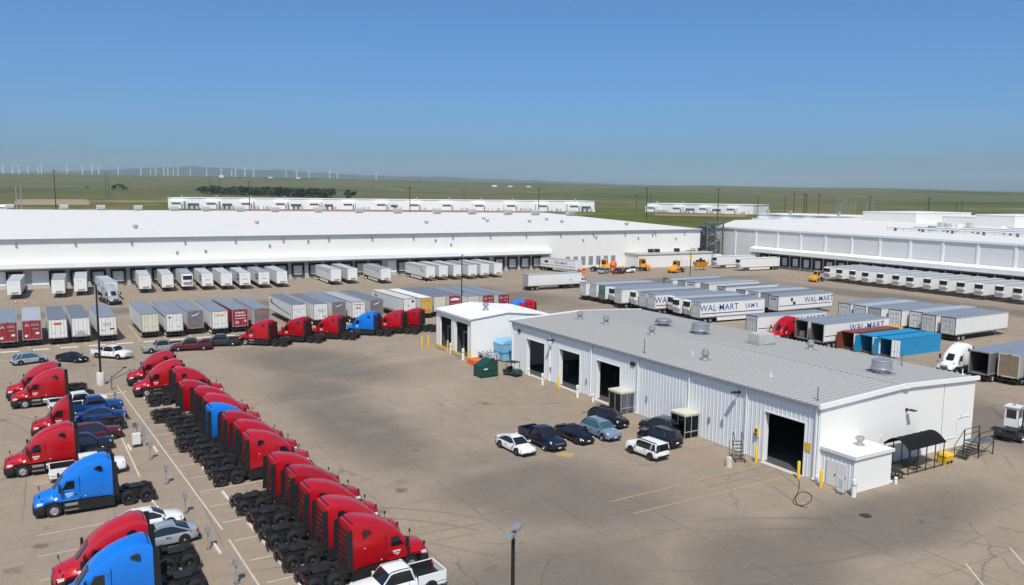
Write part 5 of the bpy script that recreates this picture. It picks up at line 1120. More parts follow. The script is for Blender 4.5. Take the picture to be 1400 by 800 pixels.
MR = [(30.5, 127.1), (36.2, 127.6), (42.0, 127.8), (48.4, 128.5), (53.3, 128.3), (57.0, 129.2)]
for i, (x, y) in enumerate(MR):
    a = R(139); x += .75 - 6.36 * -math.cos(a) * 1.0; y += .8 + 6.36 * math.sin(a)
    tractor(x, y, 139, 'truck_blue' if i == 3 else ['truck_red', 'truck_red_deep'][i % 2], ['leftmost red tractor parked askew below the long trailer row', 'second red tractor parked askew below the long trailer row', 'third red tractor parked askew below the long trailer row', 'blue tractor parked askew below the long trailer row', 'red tractor right of the blue one below the long trailer row', 'red tractor nearest the wash bay below the long trailer row'][i], 'tractors parked askew below the trailer row')
tractor(75.2, 135.9, 152, 'truck_blue', 'blue tractor mostly hidden behind the white wash bay roof', None); tractor(76.2, 134.0, 178, 'truck_red', 'red tractor showing its cab above the white wash bay roof', None)
tractor(105.2, 95.4, 186, 'truck_red', 'red tractor parked between the open trailers right of the workshop', None)
tractor(107.6, 66.6, 186, 'truck_white', 'white tractor with chrome grille by the open trailer at the right edge', None)
tractor(10.6, 190.2, -78, 'truck_silver', 'silver tractor coupled to a trailer backed at the left dock', None)
tractor(120.6, 175.2, 0, 'truck_white', 'white tractor pulling the white trailer across the yard', None, TDAY)

# ------------------------------------------------------------------ box trailers: rear end at the origin, nose to +x
TL, TH, TW, TZ = 16.15, 4.1, 1.30, 1.12
_tm = {}
def trailer_kit(reefer=False, open_rear=False, gear=True, skirt=False):
    k = Kit(); P = k.part; L = TL
    if open_rear:
        b = P('box', MB().box(0, L, -TW, -TW + .05, TZ, TH - .05).box(0, L, TW - .05, TW, TZ, TH - .05).box(L - .06, L, -TW + .05, TW - .05, TZ, TH - .05).mesh('box', 'trailer_white'), 'side')
        P('floor', MB().box(0, L - .07, -TW + .052, TW - .052, TZ, TZ + .05).mesh('floor', 'trailer_inside')); P('lining', MB().box(.05, L - .07, -TW + .052, -TW + .07, TZ + .06, TH - .1).box(.05, L - .07, TW - .07, TW - .052, TZ + .06, TH - .1).box(L - .1, L - .065, -1.2, 1.2, TZ + .06, TH - .1).mesh('lining', 'trailer_inside'))
    else:
        b = P('box', MB().box(.03, L, -TW, TW, TZ, TH - .05).mesh('box', 'trailer_white'), 'side')
    P('roof', MB().box(0, L, -TW + .03, TW - .03, TH - .048, TH).mesh('roof', 'roof_alu'), 'roof')
    P('top_rail', MB().box(0, L, -TW - .025, -TW - .002, TH - .16, TH + .012).box(0, L, TW + .002, TW + .025, TH - .16, TH + .012).mesh('top_rail', 'trailer_grey'), 'rail')
    P('bottom_rail', MB().box(0, L, -TW - .03, -TW - .002, TZ - .04, TZ + .16).box(0, L, TW + .002, TW + .03, TZ - .04, TZ + .16).box(.4, L - .4, -1.1, 1.1, TZ - .12, TZ - .005).mesh('bottom_rail', 'frame_steel'), 'brail')
    fr = P('rear_frame', MB().box(-.03, .02, -TW - .03, -TW + .09, TZ - .1, TH).box(-.03, .02, TW - .09, TW + .03, TZ - .1, TH).box(-.03, .02, -TW + .09, TW - .09, TH - .14, TH).box(-.03, .02, -TW + .09, TW - .09, TZ - .1, TZ + .06).mesh('rear_frame', 'frame_steel'), 'frame')
    if not open_rear:
        for s_ in (-1, 1):
            d = P('rear_door', MB().box(-.02, .025, min(s_ * .012, s_ * (TW - .1)), max(s_ * .012, s_ * (TW - .1)), TZ + .07, TH - .15).mesh('rear_door', 'trailer_white'), 'door')
            P('lock_rod', MB().tube((-.045, s_ * .35, TZ + .1), (-.045, s_ * .35, TH - .2), .022, n=5).tube((-.045, s_ * .85, TZ + .1), (-.045, s_ * .85, TH - .2), .022, n=5).box(-.04, -.021, s_ * .6 - .3, s_ * .6 + .3, TZ + .75, TZ + .8).mesh('lock_rod', 'frame_steel'), up=d)
    P('tail_lamp', MB().box(-.05, -.031, -1.2, -.85, TZ - .06, TZ + .02).box(-.05, -.031, .85, 1.2, TZ - .06, TZ + .02).box(-.05, -.031, -.25, .25, TH - .1, TH - .05).mesh('tail_lamp', 'lamp_red'))
    P('rear_guard', MB().box(-.02, .1, -1.15, 1.15, .5, .62).box(0, .1, -.7, -.58, .62, TZ - .1).box(0, .1, .58, .7, .62, TZ - .1).mesh('rear_guard', 'chassis'))
    P('bogie', MB().box(.7, 3.4, -.75, -.6, .68, TZ - .12).box(.7, 3.4, .6, .75, .68, TZ - .12).box(1.3, 1.42, -.9, .9, .44, .58).box(2.55, 2.67, -.9, .9, .44, .58).mesh('bogie', 'chassis'))
    for s_ in (-1, 1):
        for x in (1.36, 2.62): wheel_to(k, x, s_ * .95, .5, _tm.setdefault('t', tyre_mesh(.5, .62)), _tm.setdefault('r', rim_mesh(.5, .62, 'steel_rim', .5)), 'rim')
        P('mud_flap', MB().box(.55, .58, s_ * .95 - .3, s_ * .95 + .3, .2, .95).mesh('mud_flap', 'chassis'))
        if gear: P('landing_leg', MB().box(L - 2.9, L - 2.76, s_ * .75 - .07, s_ * .75 + .07, .06, TZ - .12).box(L - 3.0, L - 2.66, s_ * .75 - .13, s_ * .75 + .13, 0, .06).mesh('landing_leg', 'frame_steel'))
        if skirt: P('side_skirt', MB().box(4.2, L - 3.4, s_ * 1.24 - .02, s_ * 1.24 + .02, .35, TZ - .05).mesh('side_skirt', 'trailer_white'), 'side')
    P('front_cap', MB().box(L + .002, L + .05, -TW + .04, TW - .04, TZ, TH - .04).mesh('front_cap', 'trailer_white'), 'door' if not reefer else 'side')
    if reefer:
        u = P('cooling_unit', MB().loft([[(L + .052, -1.0, 2.0), (L + .052, 1.0, 2.0), (L + .052, 1.0, 3.95), (L + .052, -1.0, 3.95)], [(L + .42, -.95, 2.05), (L + .42, .95, 2.05), (L + .42, .95, 3.9), (L + .42, -.95, 3.9)], [(L + .55, -.8, 2.2), (L + .55, .8, 2.2), (L + .55, .8, 3.8), (L + .55, -.8, 3.8)]]).mesh('cooling_unit', 'trailer_white'), 'unit')
        P('unit_grille', MB().loft([[(L + .3, -.985, 2.75), (L + .3, .985, 2.75), (L + .3, .985, 3.82), (L + .3, -.985, 3.82)], [(L + .45, -.96, 2.75), (L + .45, .96, 2.75), (L + .45, .96, 3.82), (L + .45, -.96, 3.82)], [(L + .575, -.78, 2.75), (L + .575, .78, 2.75), (L + .575, .78, 3.7), (L + .575, -.78, 3.7)]]).mesh('unit_grille', 'print_black'), up=u)
        P('fuel_tank', MB().tube((L - 6.6, -.2, .75), (L - 5.2, -.2, .75), .3, n=12).mesh('fuel_tank', 'galvanised'))
    else:
        P('air_coupling', MB().box(L + .052, L + .1, -.5, .5, TZ + .15, TZ + .5).mesh('air_coupling', 'frame_steel'))
    return k
KT, KR, KO, KTS, KRS = trailer_kit(), trailer_kit(True), trailer_kit(open_rear=True), trailer_kit(skirt=True), trailer_kit(True, skirt=True)
KC = trailer_kit(gear=False)
def strip(nm, x0, x1, z0, z1, side, m, par):
    y = side * (TW + .004); return obj(nm, MB().box(x0, x1, min(y, y + side * .008), max(y, y + side * .008), z0, z1).mesh(nm, m), par)
def side_text(par, s_, size, x, z, side, m='print_blue', nm='lettering', shear=0.0):
    me = text_mesh(s_, size, m, .002, shear)
    return obj(nm, me, par, (x, side * (TW + .012), z), (math.pi / 2, 0, 0 if side < 0 else math.pi))
def scribble(par, y0, y1, z0, z1, rows, m, seed, x=-.032, nm='print_line'):
    """small printed lines on a trailer end, too small to read"""
    rg = random.Random(seed); mb = MB(); h = (z1 - z0) / rows
    for i in range(rows):
        y = y0 + rg.random() * .1
        while y < y1 - .08:
            w_ = rg.uniform(.06, .22); mb.box(x - .008, x, y, min(y1, y + w_), z0 + i * h, z0 + i * h + h * .6); y += w_ + .05
    return obj(nm, mb.mesh(nm, m), par)
def disc(par, y, z, ry, rz_, m, x=-.034, nm='printed_oval'):
    n = 24; mb = MB().loft([[(q, y + ry * math.cos(2 * math.pi * i / n), z + rz_ * math.sin(2 * math.pi * i / n)) for i in range(n)] for q in (x, x - .008)]); return obj(nm, mb.mesh(nm, m), par)
def panel(par, y0, y1, z0, z1, m, x=-.031, nm='print_panel'):
    return obj(nm, MB().box(x - .006, x, y0, y1, z0, z1).mesh(nm, m), par)
# long row, rears to the camera
PX = [(-6.8, 143.9), (-3.6, 144.6), (-.1, 144.3), (3.1, 144.6), (6.9, 143.8), (13.2, 144.3), (16.8, 143.1), (20.3, 144.8), (23.9, 142.7), (27.4, 143.6), (30.9, 142.8), (38.1, 145.4), (41.8, 144.6), (45.4, 145.3), (48.8, 144.1), (52.7, 145.2), (59.0, 144.1), (62.3, 143.8), (65.6, 144.8), (68.9, 144.8), (71.9, 142.6), (75.3, 142.7), (78.7, 142.4)]
PD = [('trailer_white', 'trailer_red', 'roof_alu', 'trailer with deep red rear doors at the left frame edge'), ('trailer_white', 'trailer_red', 'roof_alu_pale', 'trailer with deep red rear doors, second from the left frame edge'), ('trailer_white', 'trailer_white', 'roof_alu_dark', 'white trailer with orange oval on its rear doors'), ('trailer_white', 'trailer_white', 'roof_alu_dark', 'white trailer with grimy chevron low on its rear doors'), ('trailer_white', 'trailer_white', 'roof_alu', 'white trailer with small grey print on its rear, behind the light pole'),
      ('trailer_white', 'trailer_cream', 'roof_alu', 'white trailer with plain cream rear doors right of the gap'), ('trailer_white', 'trailer_white', 'roof_alu', 'white trailer with blue side stripe and bird mark on its door'), ('trailer_grime', 'trailer_steel', 'roof_alu', 'trailer with dull steel rear doors and a pale swoosh'), ('trailer_white', 'trailer_white', 'roof_alu', 'white trailer with yellow and red lettering on its rear doors'), ('trailer_red', 'trailer_red', 'roof_alu', 'all red trailer with white lettering on its rear doors'),
      ('trailer_grime', 'trailer_steel', 'roof_alu', 'trailer with dark rear doors and orange print above the red tractor'), ('trailer_white', 'trailer_white', 'roof_alu_dark', 'white trailer with dark curved stripe along its side'), ('trailer_white', 'trailer_white', 'roof_alu_dark', 'white trailer with dark frame around its white rear doors, right of the striped one'), ('trailer_white', 'trailer_steel', 'roof_alu', 'trailer with dark steel rear and swoosh, mid row above a red tractor'), ('trailer_white', 'trailer_white', 'roof_alu_pale', 'white trailer with red and blue print on its rear above the blue tractor'),
      ('trailer_grime', 'trailer_steel', 'roof_alu_dark', 'trailer with dark steel rear and swoosh right of the blue tractor'), ('trailer_white', 'trailer_white', 'trailer_cream', 'white trailer with cream roof and black blocks on its doors'), ('trailer_white', 'trailer_yellow', 'roof_white', 'trailer with yellow rear doors and bright white roof'), ('trailer_grime', 'trailer_cream', 'roof_alu_dark', 'grey trailer with plain cream doors right of the yellow one'), ('trailer_white', 'trailer_red', 'roof_alu_dark', 'trailer with dark red rear bearing broad white print'),
      ('trailer_white', 'trailer_cream', 'roof_alu', 'white trailer with pale print on cream doors behind the wash bay roof'), ('trailer_white', 'trailer_red', 'roof_alu', 'trailer with red rear doors, second from the right end of the long row'), ('trailer_white', 'trailer_red', 'roof_alu', 'trailer with red rear doors at the right end of the long row')]
GP = 'trailers in the long parked row'
for i, ((x, y), (sd, dr, rf_, lab)) in enumerate(zip(PX, PD)):
    t = KT.put('box_trailer', (x, y, 0), 92 + rnd.uniform(-.8, .8), lab, 'trailer', GP, {'side': sd, 'door': dr, 'roof': rf_})
    ev = lambda *a, **k_: scribble(t, *a, **k_)
    if i in (0, 1, 21, 22):
        for q in range(6): panel(t, .75 - .16 * (q % 3) , .9 - .16 * (q % 3), 3.2 + .22 * (q // 3) + .08 * (q % 2), 3.38 + .22 * (q // 3) + .08 * (q % 2), 'print_black' if q % 2 else 'print_white', nm='emblem_block')
        ev(-1.0, .1, 3.25, 3.6, 2, 'print_grey', 3 + i); ev(-.9, .0, 2.7, 2.9, 1, 'print_grey', 13 + i); panel(t, -.95, -.5, 1.9, 2.2, 'print_white'); disc(t, .8, 1.7, .2, .2, 'print_white', nm='emblem_disc')
    elif i == 2: disc(t, 0, 3.35, .62, .2, 'print_orange'); scribble(t, -.4, .4, 3.29, 3.41, 1, 'print_red', 5, x=-.043)
    elif i == 3: obj('grime_chevron', MB().loft([[(q, -1.0, 1.25), (q, 1.0, 1.25), (q, .6, 1.6), (q, 0, 2.1), (q, -.6, 1.6)] for q in (-.034, -.04)]).mesh('grime_chevron', 'trailer_grey'), t)
    elif i == 4: ev(-.5, .7, 2.6, 3.2, 3, 'print_grey', 9); panel(t, -.95, -.25, 2.0, 2.2, 'print_black'); panel(t, .75, .92, 1.9, 2.05, 'print_black'); panel(t, -1.15, -.75, 1.3, 1.75, 'print_yellow')
    elif i == 6: strip('side_stripe', 1, 15.5, 3.25, 3.5, 1, 'print_blue', t); disc(t, .75, 3.4, .2, .14, 'print_black', nm='bird_mark'); ev(-.9, .1, 2.9, 3.0, 1, 'print_grey', 4); panel(t, -.75, -.5, 1.7, 1.95, 'print_grey')
    elif i in (7, 13, 15): obj('swoosh', MB().loft([[(-.036, .7, 3.3), (-.036, .1, 3.35), (-.036, -.8, 3.75), (-.036, -.2, 3.3), (-.036, .4, 3.15)], [(-.044, .7, 3.3), (-.044, .1, 3.35), (-.044, -.8, 3.75), (-.044, -.2, 3.3), (-.044, .4, 3.15)]]).mesh('swoosh', 'print_white'), t); ev(-.9, .9, 1.4, 1.6, 1, 'print_red', 2)
    elif i == 8: ev(-.85, .85, 3.35, 3.7, 1, 'print_yellow', 1); ev(-.8, .8, 3.2, 3.33, 1, 'print_red', 2)
    elif i == 9: ev(-.8, .8, 3.3, 3.65, 2, 'print_white', 2); ev(-.95, .95, 2.85, 3.15, 1, 'print_white', 3); ev(-.9, .9, 2.4, 2.6, 1, 'print_white', 6); ev(.2, .9, 1.6, 2.1, 2, 'print_white', 4); disc(t, -.85, 2.0, .16, .16, 'print_white', nm='emblem_disc'); strip('side_stripe', .1, 16, 3.3, 4.0, 1, 'trailer_red', t)
    elif i == 10: ev(-.9, .9, 3.1, 3.7, 2, 'print_orange', 7)
    elif i in (11,): 
        for q in range(10): strip('side_stripe', 1 + q * 1.4, 2.4 + q * 1.4, 2.0 + .035 * q + .004 * q * q, 2.12 + .035 * q + .006 * q * q, 1, 'print_black', t)
        for q in range(4): strip('side_emblem', 13.6 + .4 * q, 13.9 + .4 * q, 2.9 + .2 * (q % 2), 3.5 - .2 * (q % 2), 1, 'print_black', t)
        panel(t, -.15, .15, 2.5, 2.8, 'print_grey'); ev(-.95, .95, 3.1, 3.3, 1, 'print_grey', 8)
    elif i == 12: ev(-.7, .6, 2.5, 3.1, 3, 'print_grey', 5); panel(t, -.95, -.4, 1.5, 1.65, 'print_black'); panel(t, .7, .85, 1.5, 1.65, 'print_black')
    elif i == 14: ev(-.9, .9, 3.45, 3.7, 1, 'print_red', 5); ev(-.5, .6, 2.7, 3.1, 2, 'print_blue', 6)
    elif i == 16:
        panel(t, -.9, -.4, 3.3, 3.7, 'print_black'); panel(t, .1, .5, 2.5, 2.9, 'print_grey'); ev(.2, .9, 3.4, 3.6, 1, 'print_grey', 3); strip('side_stripe', .5, 9, 1.35, 1.45, 1, 'trailer_red', t)
        for q in range(4): strip('side_emblem', 13.2 + .4 * q, 13.5 + .4 * q, 3.0 + .15 * (q % 2), 3.5 - .1 * (q % 2), 1, 'print_black', t)
    elif i == 17: ev(-.8, .8, 3.4, 3.7, 1, 'print_orange', 3); ev(-1, 1, 1.3, 1.9, 3, 'print_orange', 4)
    elif i == 19: obj('print_shape', MB().loft([[(-.034, -1.0, 3.1), (-.034, 1.0, 3.1), (-.034, .9, 3.4), (-.034, 0, 3.6), (-.034, -.9, 3.4)], [(-.042, -1.0, 3.1), (-.042, 1.0, 3.1), (-.042, .9, 3.4), (-.042, 0, 3.6), (-.042, -.9, 3.4)]]).mesh('print_shape', 'print_white'), t); ev(-.8, .8, 2.4, 2.55, 1, 'print_grey', 3)
    elif i == 20: ev(-.8, .8, 3.2, 3.45, 1, 'print_grey', 7)
# dock row, noses to the camera
DP = [(-8.1, 207.6), (.5, 206.4), (5.0, 208.6), (18.3, 207.6), (23.4, 208.6), (27.9, 208.9), (32.2, 207.8), (36.5, 206.6), (40.9, 206.0), (45.4, 206.0), (49.9, 206.2), (63.6, 205.6), (68.4, 206.6), (76.6, 203.2), (89.4, 203.6), (94.0, 204.6), (98.2, 204.4), (102.5, 203.9), (106.9, 204.5), (111.3, 204.9)]
DLAB = ['white trailer at the leftmost dock bay in full view', 'white trailer docked right of the grey dock stair', 'white trailer docked left of the silver tractor', 'white trailer docked right of the silver tractor', 'plain white trailer docked left of the black-windowed one', 'white refrigerated trailer with black panels on its nose', 'white trailer with blue block on its side, right of the black-panelled one', 'plain white trailer between two blue-lettered docked trailers', 'white trailer with blue side block, second of the lettered trio', 'white trailer with broad blue side block before the last of its dock group', 'white trailer at the right end of the left dock group', 'white trailer with thin dark side line beside the free cream door', 'white trailer docked right next to the thin-lined one', 'white trailer with dark side line standing alone at the dock', 'white trailer with dark red curved mark on its long side', 'white trailer second in the right dock group', 'white trailer third in the right dock group', 'white trailer fourth in the right dock group behind the thin light pole', 'white trailer fifth in the right dock group', 'white trailer last in the right dock group beside free cream doors']
for i, ((x, y), lab) in enumerate(zip(DP, DLAB)):
    k = KR if i == 5 else (KTS if i in (11, 13, 14) else KT)
    t = k.put('box_trailer', (x + .035 * TL, y + TL, 0), -92.2 + rnd.uniform(-.6, .6), lab, 'trailer', 'trailers backed to the left dock', {'side': 'trailer_white' if i % 4 else 'trailer_grime', 'roof': ['roof_alu_pale', 'roof_alu', 'roof_alu_pale', 'roof_alu_pale'][i % 4], 'door': 'trailer_white'})
    ex = TL + .06
    if i != 5: scribble(t, -.9, .3, 3.45, 3.6, 1, 'print_grey', i, x=ex); panel(t, .55, .85, 1.35, 1.6, 'print_black', x=ex)
    if i in (6, 8, 9): strip('side_block', 11.6, 15.2, 2.2, 3.5, -1, 'print_blue', t); strip('side_block', 12.0, 14.8, 2.7, 3.0, -1, 'print_white', t).location.y -= .01; scribble(t, -.5, .5, 2.5, 2.8, 1, 'print_blue', i, x=ex)
    if i in (11, 13): strip('side_line', 1, 12.6, 3.3, 3.4, -1, 'print_black', t); strip('side_mark', 12.8, 13.4, 2.9, 3.6, -1, 'print_black', t)
    if i == 14:
        strip('side_line', .5, 10.6, 3.5, 3.6, -1, 'print_black', t)
        for q in range(5): strip('curved_mark', 11.2 + .35 * q, 11.6 + .35 * q, 2.9 - .25 * q + .5, 3.2 - .25 * q + .5, -1, 'print_red', t); strip('curved_mark', 12.6 + .3 * q, 12.95 + .3 * q, 3.0 - .25 * q + .3, 3.3 - .25 * q + .3, -1, 'print_red', t)
t = KC.put('box_trailer', (9.35, 212.4, 0), -86, 'white trailer coupled to the silver tractor at the left dock', 'trailer', None, {'side': 'trailer_grime', 'roof': 'roof_alu_pale'})
t = KT.put('box_trailer', (136.3, 220.6, 0), -80, 'blue-lettered white trailer slanting out from the last dock door', 'trailer', None, {'side': 'trailer_white', 'roof': 'roof_alu_pale'})
side_text(t, 'WAL-MART', 1.15, 9.6, 2.85, -1); strip('side_line', .3, 15.8, 1.9, 2.02, -1, 'print_blue', t); strip('side_emblem', 2.0, 3.6, 2.6, 3.3, -1, 'print_black', t)
t = KC.put('box_trailer', (103.0, 175.2, 0), 0, 'plain white trailer being pulled across the yard', 'trailer', None, {'side': 'trailer_white', 'roof': 'roof_alu_pale', 'door': 'trailer_grey'})
strip('side_line', 1, 15.5, 1.75, 1.8, -1, 'print_grey', t); strip('side_emblem', 12.3, 13.2, 2.1, 2.4, -1, 'print_grey', t)
# trailers right of the workshop, front group
WP = [(105.6, 153.6), (106.2, 150.3), (106.0, 146.6), (106.1, 143.3), (105.2, 139.6), (106.5, 136.3), (106.5, 132.9), (106.1, 129.6), (108.3, 126.2), (106.6, 122.7), (106.8, 119.8), (106.4, 116.6)]
WD = [('t', 'trailer_white', 'white trailer at the far left corner of the lettered trailer block'), ('t', 'trailer_white', 'white trailer left of the green-doored one'), ('t', 'trailer_green', 'trailer with dark green rear door in the lettered block'), ('r', 'trailer_white', 'refrigerated trailer with black nose right of the green-doored one'), ('t', 'trailer_grime', 'grey-white trailer between two black-nosed ones'), ('r', 'trailer_white', 'second black-nosed refrigerated trailer of the lettered block'), ('t', 'trailer_grime', 'grey-white trailer right of the second black-nosed one'), ('t', 'trailer_white', 'white trailer showing the first blue letters on its side'), ('r', 'trailer_white', 'third black-nosed refrigerated trailer of the lettered block'), ('r', 'trailer_white', 'fourth black-nosed refrigerated trailer of the lettered block'), ('r', 'trailer_white', 'fifth black-nosed refrigerated trailer beside the big blue lettering'), ('t', 'trailer_white', 'nearest white trailer with big blue lettering and stripe on its side')]
for i, ((x, y), (kd, dr, lab)) in enumerate(zip(WP, WD)):
    nose = kd == 'r'
    t = (KR if nose else KTS if i == 11 else KT).put('box_trailer', (x + (TL + .5 if nose else 0), y, 0), (180 if nose else 0) - 3, lab, 'trailer', 'trailers in the front lettered block', {'side': 'trailer_white', 'door': dr if not (dr == 'trailer_white') else ['trailer_white', 'trailer_grime'][i % 2], 'roof': ['roof_alu', 'roof_alu_pale', 'roof_alu_dark', 'roof_alu'][i % 4]})
    if nose: t.location.y -= math.sin(R(3)) * TL
    if i in (7, 11): strip('side_line', .3, 15.9, 1.75, 1.92, -1, 'print_blue', t); side_text(t, 'WAL\u00b7MART', 1.75, 4.7, 2.85, -1); side_text(t, "SAM'S", 1.2, 12.8, 2.85, -1)
    if not nose: scribble(t, -.7, .7, 3.3, 3.7, 2, 'print_grey', 40 + i); scribble(t, -.7, .7, 1.6, 1.8, 1, 'print_grey', 60 + i)
XP = [(130.4, 153.6), (128.2, 150.2), (129.4, 147.0), (129.3, 143.6), (130.0, 139.8), (129.2, 133.6), (128.8, 127.3), (129.1, 124.0), (129.0, 120.4), (127.2, 116.6)]
for i, (x, y) in enumerate(XP):
    dr = 'trailer_plywood' if i == 0 else ['trailer_grey', 'trailer_grime', 'trailer_grey', 'trailer_white'][i % 4]
    lab = ['trailer with weathered brown rear at the back of the right trailer block'] + [f'grey-doored white trailer, {ORD[j]} from the back in the second trailer block' for j in range(1, 9)] + ['white trailer with dark mark and blue lettering near the red tractor']
    t = KT.put('box_trailer', (x, y, 0), 0 + rnd.uniform(-.7, .7), lab[i], 'trailer', 'trailers in the second lettered block', {'side': 'trailer_white', 'door': dr, 'frame': 'chassis', 'roof': ['roof_alu', 'roof_alu_pale', 'roof_alu_dark'][i % 3]})
    scribble(t, -.8, .8, 3.35, 3.75, 2, 'print_black' if i % 2 else 'print_grey', 80 + i)
    if i == 9: strip('side_line', .3, 15.9, 2.0, 2.14, -1, 'print_blue', t); side_text(t, 'WAL-MART', 1.6, 12.0, 2.95, -1); strip('side_emblem', 3.6, 4.2, 2.9, 3.6, -1, 'print_black', t); strip('side_emblem', 4.3, 5.0, 2.2, 2.8, -1, 'print_black', t)
t = KT.put('box_trailer', (102.9, 98.9, 0), -3, 'lettered white trailer behind the red tractor by the open trailers', 'trailer', None, {'side': 'trailer_white', 'door': 'trailer_grime', 'frame': 'chassis'}); side_text(t, 'WAL-MART', 1.6, 11.5, 2.9, -1); strip('side_line', .3, 15.9, 1.9, 2.03, -1, 'print_blue', t); scribble(t, -.8, .8, 3.2, 3.7, 2, 'print_grey', 3)
ob = []
t = KO.put('box_trailer', (106.8, 91.6, 0), 0, 'open-ended dark trailer with crates inside beside the red tractor', 'trailer', None, {'side': 'trailer_grime'}); obj('cargo_crate', MB().box(.6, 1.6, -.1, .9, TZ + .06, TZ + 1.1).mesh('cargo_crate', 'trailer_plywood'), t)
t = KO.put('box_trailer', (106.5, 88.2, 0), 0, 'open-ended white trailer with blue lettering behind the brown container', 'trailer', None, {'side': 'trailer_white'}); side_text(t, 'WAL-MART', 1.6, 10.5, 3.0, -1); strip('side_line', .3, 15.9, 2.0, 2.13, -1, 'print_blue', t)
ZP = [(131.1, 102.6), (131.2, 99.3), (130.8, 95.8), (132.2, 92.6), (133.6, 89.4), (132.1, 86.0), (132.4, 82.6)]
for i, (x, y) in enumerate(ZP):
    lab = ['grey-doored white trailer at the far end of the right-hand row of seven', 'second grey-doored trailer from the far end of the row of seven', 'third trailer from the far end of the row of seven', 'middle trailer of the row of seven, double white doors', 'fifth trailer from the far end of the row of seven', 'sixth trailer of the row of seven, next to the nearest', 'nearest plain white trailer of the row of seven, long bare side'][i]
    t = KT.put('box_trailer', (x, y, 0), 1 + rnd.uniform(-.6, .6), lab, 'trailer', 'trailers in the row of seven', {'side': 'trailer_white', 'door': ['trailer_grime', 'trailer_grime', 'trailer_grey', 'trailer_white', 'trailer_white', 'trailer_grime', 'trailer_grime'][i], 'frame': 'chassis', 'roof': ['roof_alu', 'roof_alu_pale', 'roof_alu'][i % 3]}); scribble(t, -.8, .8, 3.3, 3.6, 1, 'print_grey', 90 + i); scribble(t, -.6, .6, 2.4, 2.6, 1, 'print_grey', 95 + i)
t = KO.put('box_trailer', (106.7, 61.9, 0), 4, 'open empty dark trailer at the right edge beside the white tractor', 'trailer', None, {'side': 'trailer_steel', 'roof': 'roof_alu'})
t = KT.put('box_trailer', (108.3, 58.9, 0), 4, 'trailer with rusty brown plywood rear at the right edge', 'trailer', None, {'side': 'trailer_grey', 'door': 'trailer_plywood', 'frame': 'trailer_cream'})
t = KT.put('box_trailer', (109.4, 55.6, 0), 4, 'white trailer cut by the right edge of the picture', 'trailer', None, {'side': 'trailer_white', 'door': 'trailer_grime'})
# refrigerated trailers at the right dock, noses to the left
for i in range(13):
    y = 158.0 - 4.5 * i; x = 192.4
    lab = 'white refrigerated trailer coupled to the yellow yard tractor at the right dock' if i == 0 else f'white refrigerated trailer, {ORD[i - 1]} right of the yellow yard tractor at the right dock'
    KR.put('box_trailer', (x + TL + .55 + (.9 if i == 0 else rnd.uniform(-.5, .5)), y, 0), 180, lab, 'trailer', 'refrigerated trailers at the right dock', {'side': 'trailer_white', 'roof': 'roof_alu_pale', 'unit': 'trailer_white'})
for i, (x, y) in enumerate([(191.0, 200.2), (192.0, 190.6)]):
    KRS.put('box_trailer', (x + TL + .5, y, 0), 176, ['white refrigerated trailer nearest the stair tower at the right dock', 'white refrigerated trailer second from the stair tower at the right dock'][i], 'trailer', 'refrigerated trailers at the right dock', {'side': 'trailer_white', 'roof': 'roof_white'})

# ------------------------------------------------------------------ shipping containers
def container(x, y, m, lab, orange=False):
    t = thing('shipping_container', (x, y, 0), 0, lab, 'container'); L, W_, H = 12.19, 1.22, 2.85
    n = 42; prof = []
    for i in range(n):
        a = .12 + (L - .24) * i / n; d = (L - .24) / n; prof += [(a, 0), (a + d * .3, 0), (a + d * .5, .04), (a + d * .8, .04)]
    prof.append((L - .12, 0))
    for s_ in (-1, 1):
        mb = MB()
        for z in (.16, H - .14): mb.v += [(px, s_ * (W_ - .01 - py), z) for px, py in prof]
        k = len(prof)
        for i in range(k - 1): mb.f.append((i, i + 1, k + i + 1, k + i))
        pt('side_wall', mb, m, t)
    pt('frame', MB().box(0, L, -W_, -W_ + .1, 0.02, .16).box(0, L, W_ - .1, W_, .02, .16).box(0, L, -W_, -W_ + .1, H - .14, H).box(0, L, W_ - .1, W_, H - .14, H).box(0, .12, -W_ - .003, -W_ + .12, .16, H - .14).box(0, .12, W_ - .12, W_ + .003, .16, H - .14).box(L - .12, L, -W_ - .003, -W_ + .12, .16, H - .14).box(L - .12, L, W_ - .12, W_ + .003, .16, H - .14).box(0, .1, -W_ + .1, W_ - .1, H - .14, H), m, t)
    pt('roof', MB().box(.1, L - .06, -W_ + .1, W_ - .1, H - .06, H - .01), m, t); pt('end_wall', MB().box(L - .07, L - .03, -W_ + .12, W_ - .12, .16, H - .1), m, t)
    pt('floor', MB().box(.05, L - .08, -W_ + .1, W_ - .1, .1, .18), 'trailer_inside', t)
    for s_ in (-1, 1):
        d = pt('door_leaf', MB().box(-.02, 1.14, -.03, .03, .18, H - .12), 'container_door' if s_ < 0 else m, t, (-.03, s_ * (W_ + .02), 0), (0, 0, R(188) if s_ > 0 else R(302)))
        pt('lock_rod', MB().tube((.4, -.05, .2), (.4, -.05, H - .2), .025, n=5).tube((.8, -.05, .2), (.8, -.05, H - .2), .025, n=5).box(.1, 1.0, -.045, -.031, 1.0, 1.05), 'frame_steel', d)
    if orange: pt('end_cap', MB().box(L - 1.0, L + .02, -W_ - .02, W_ + .02, H - .5, H + .05), 'bollard_yellow', t)
container(110.2, 85.3, 'container_brown', 'rust-brown shipping container with open doors', True); container(110.2, 81.9, 'container_blue', 'blue shipping container between the brown one and another blue one'); container(110.4, 78.7, 'container_blue', 'nearest blue shipping container, long corrugated side in full view')
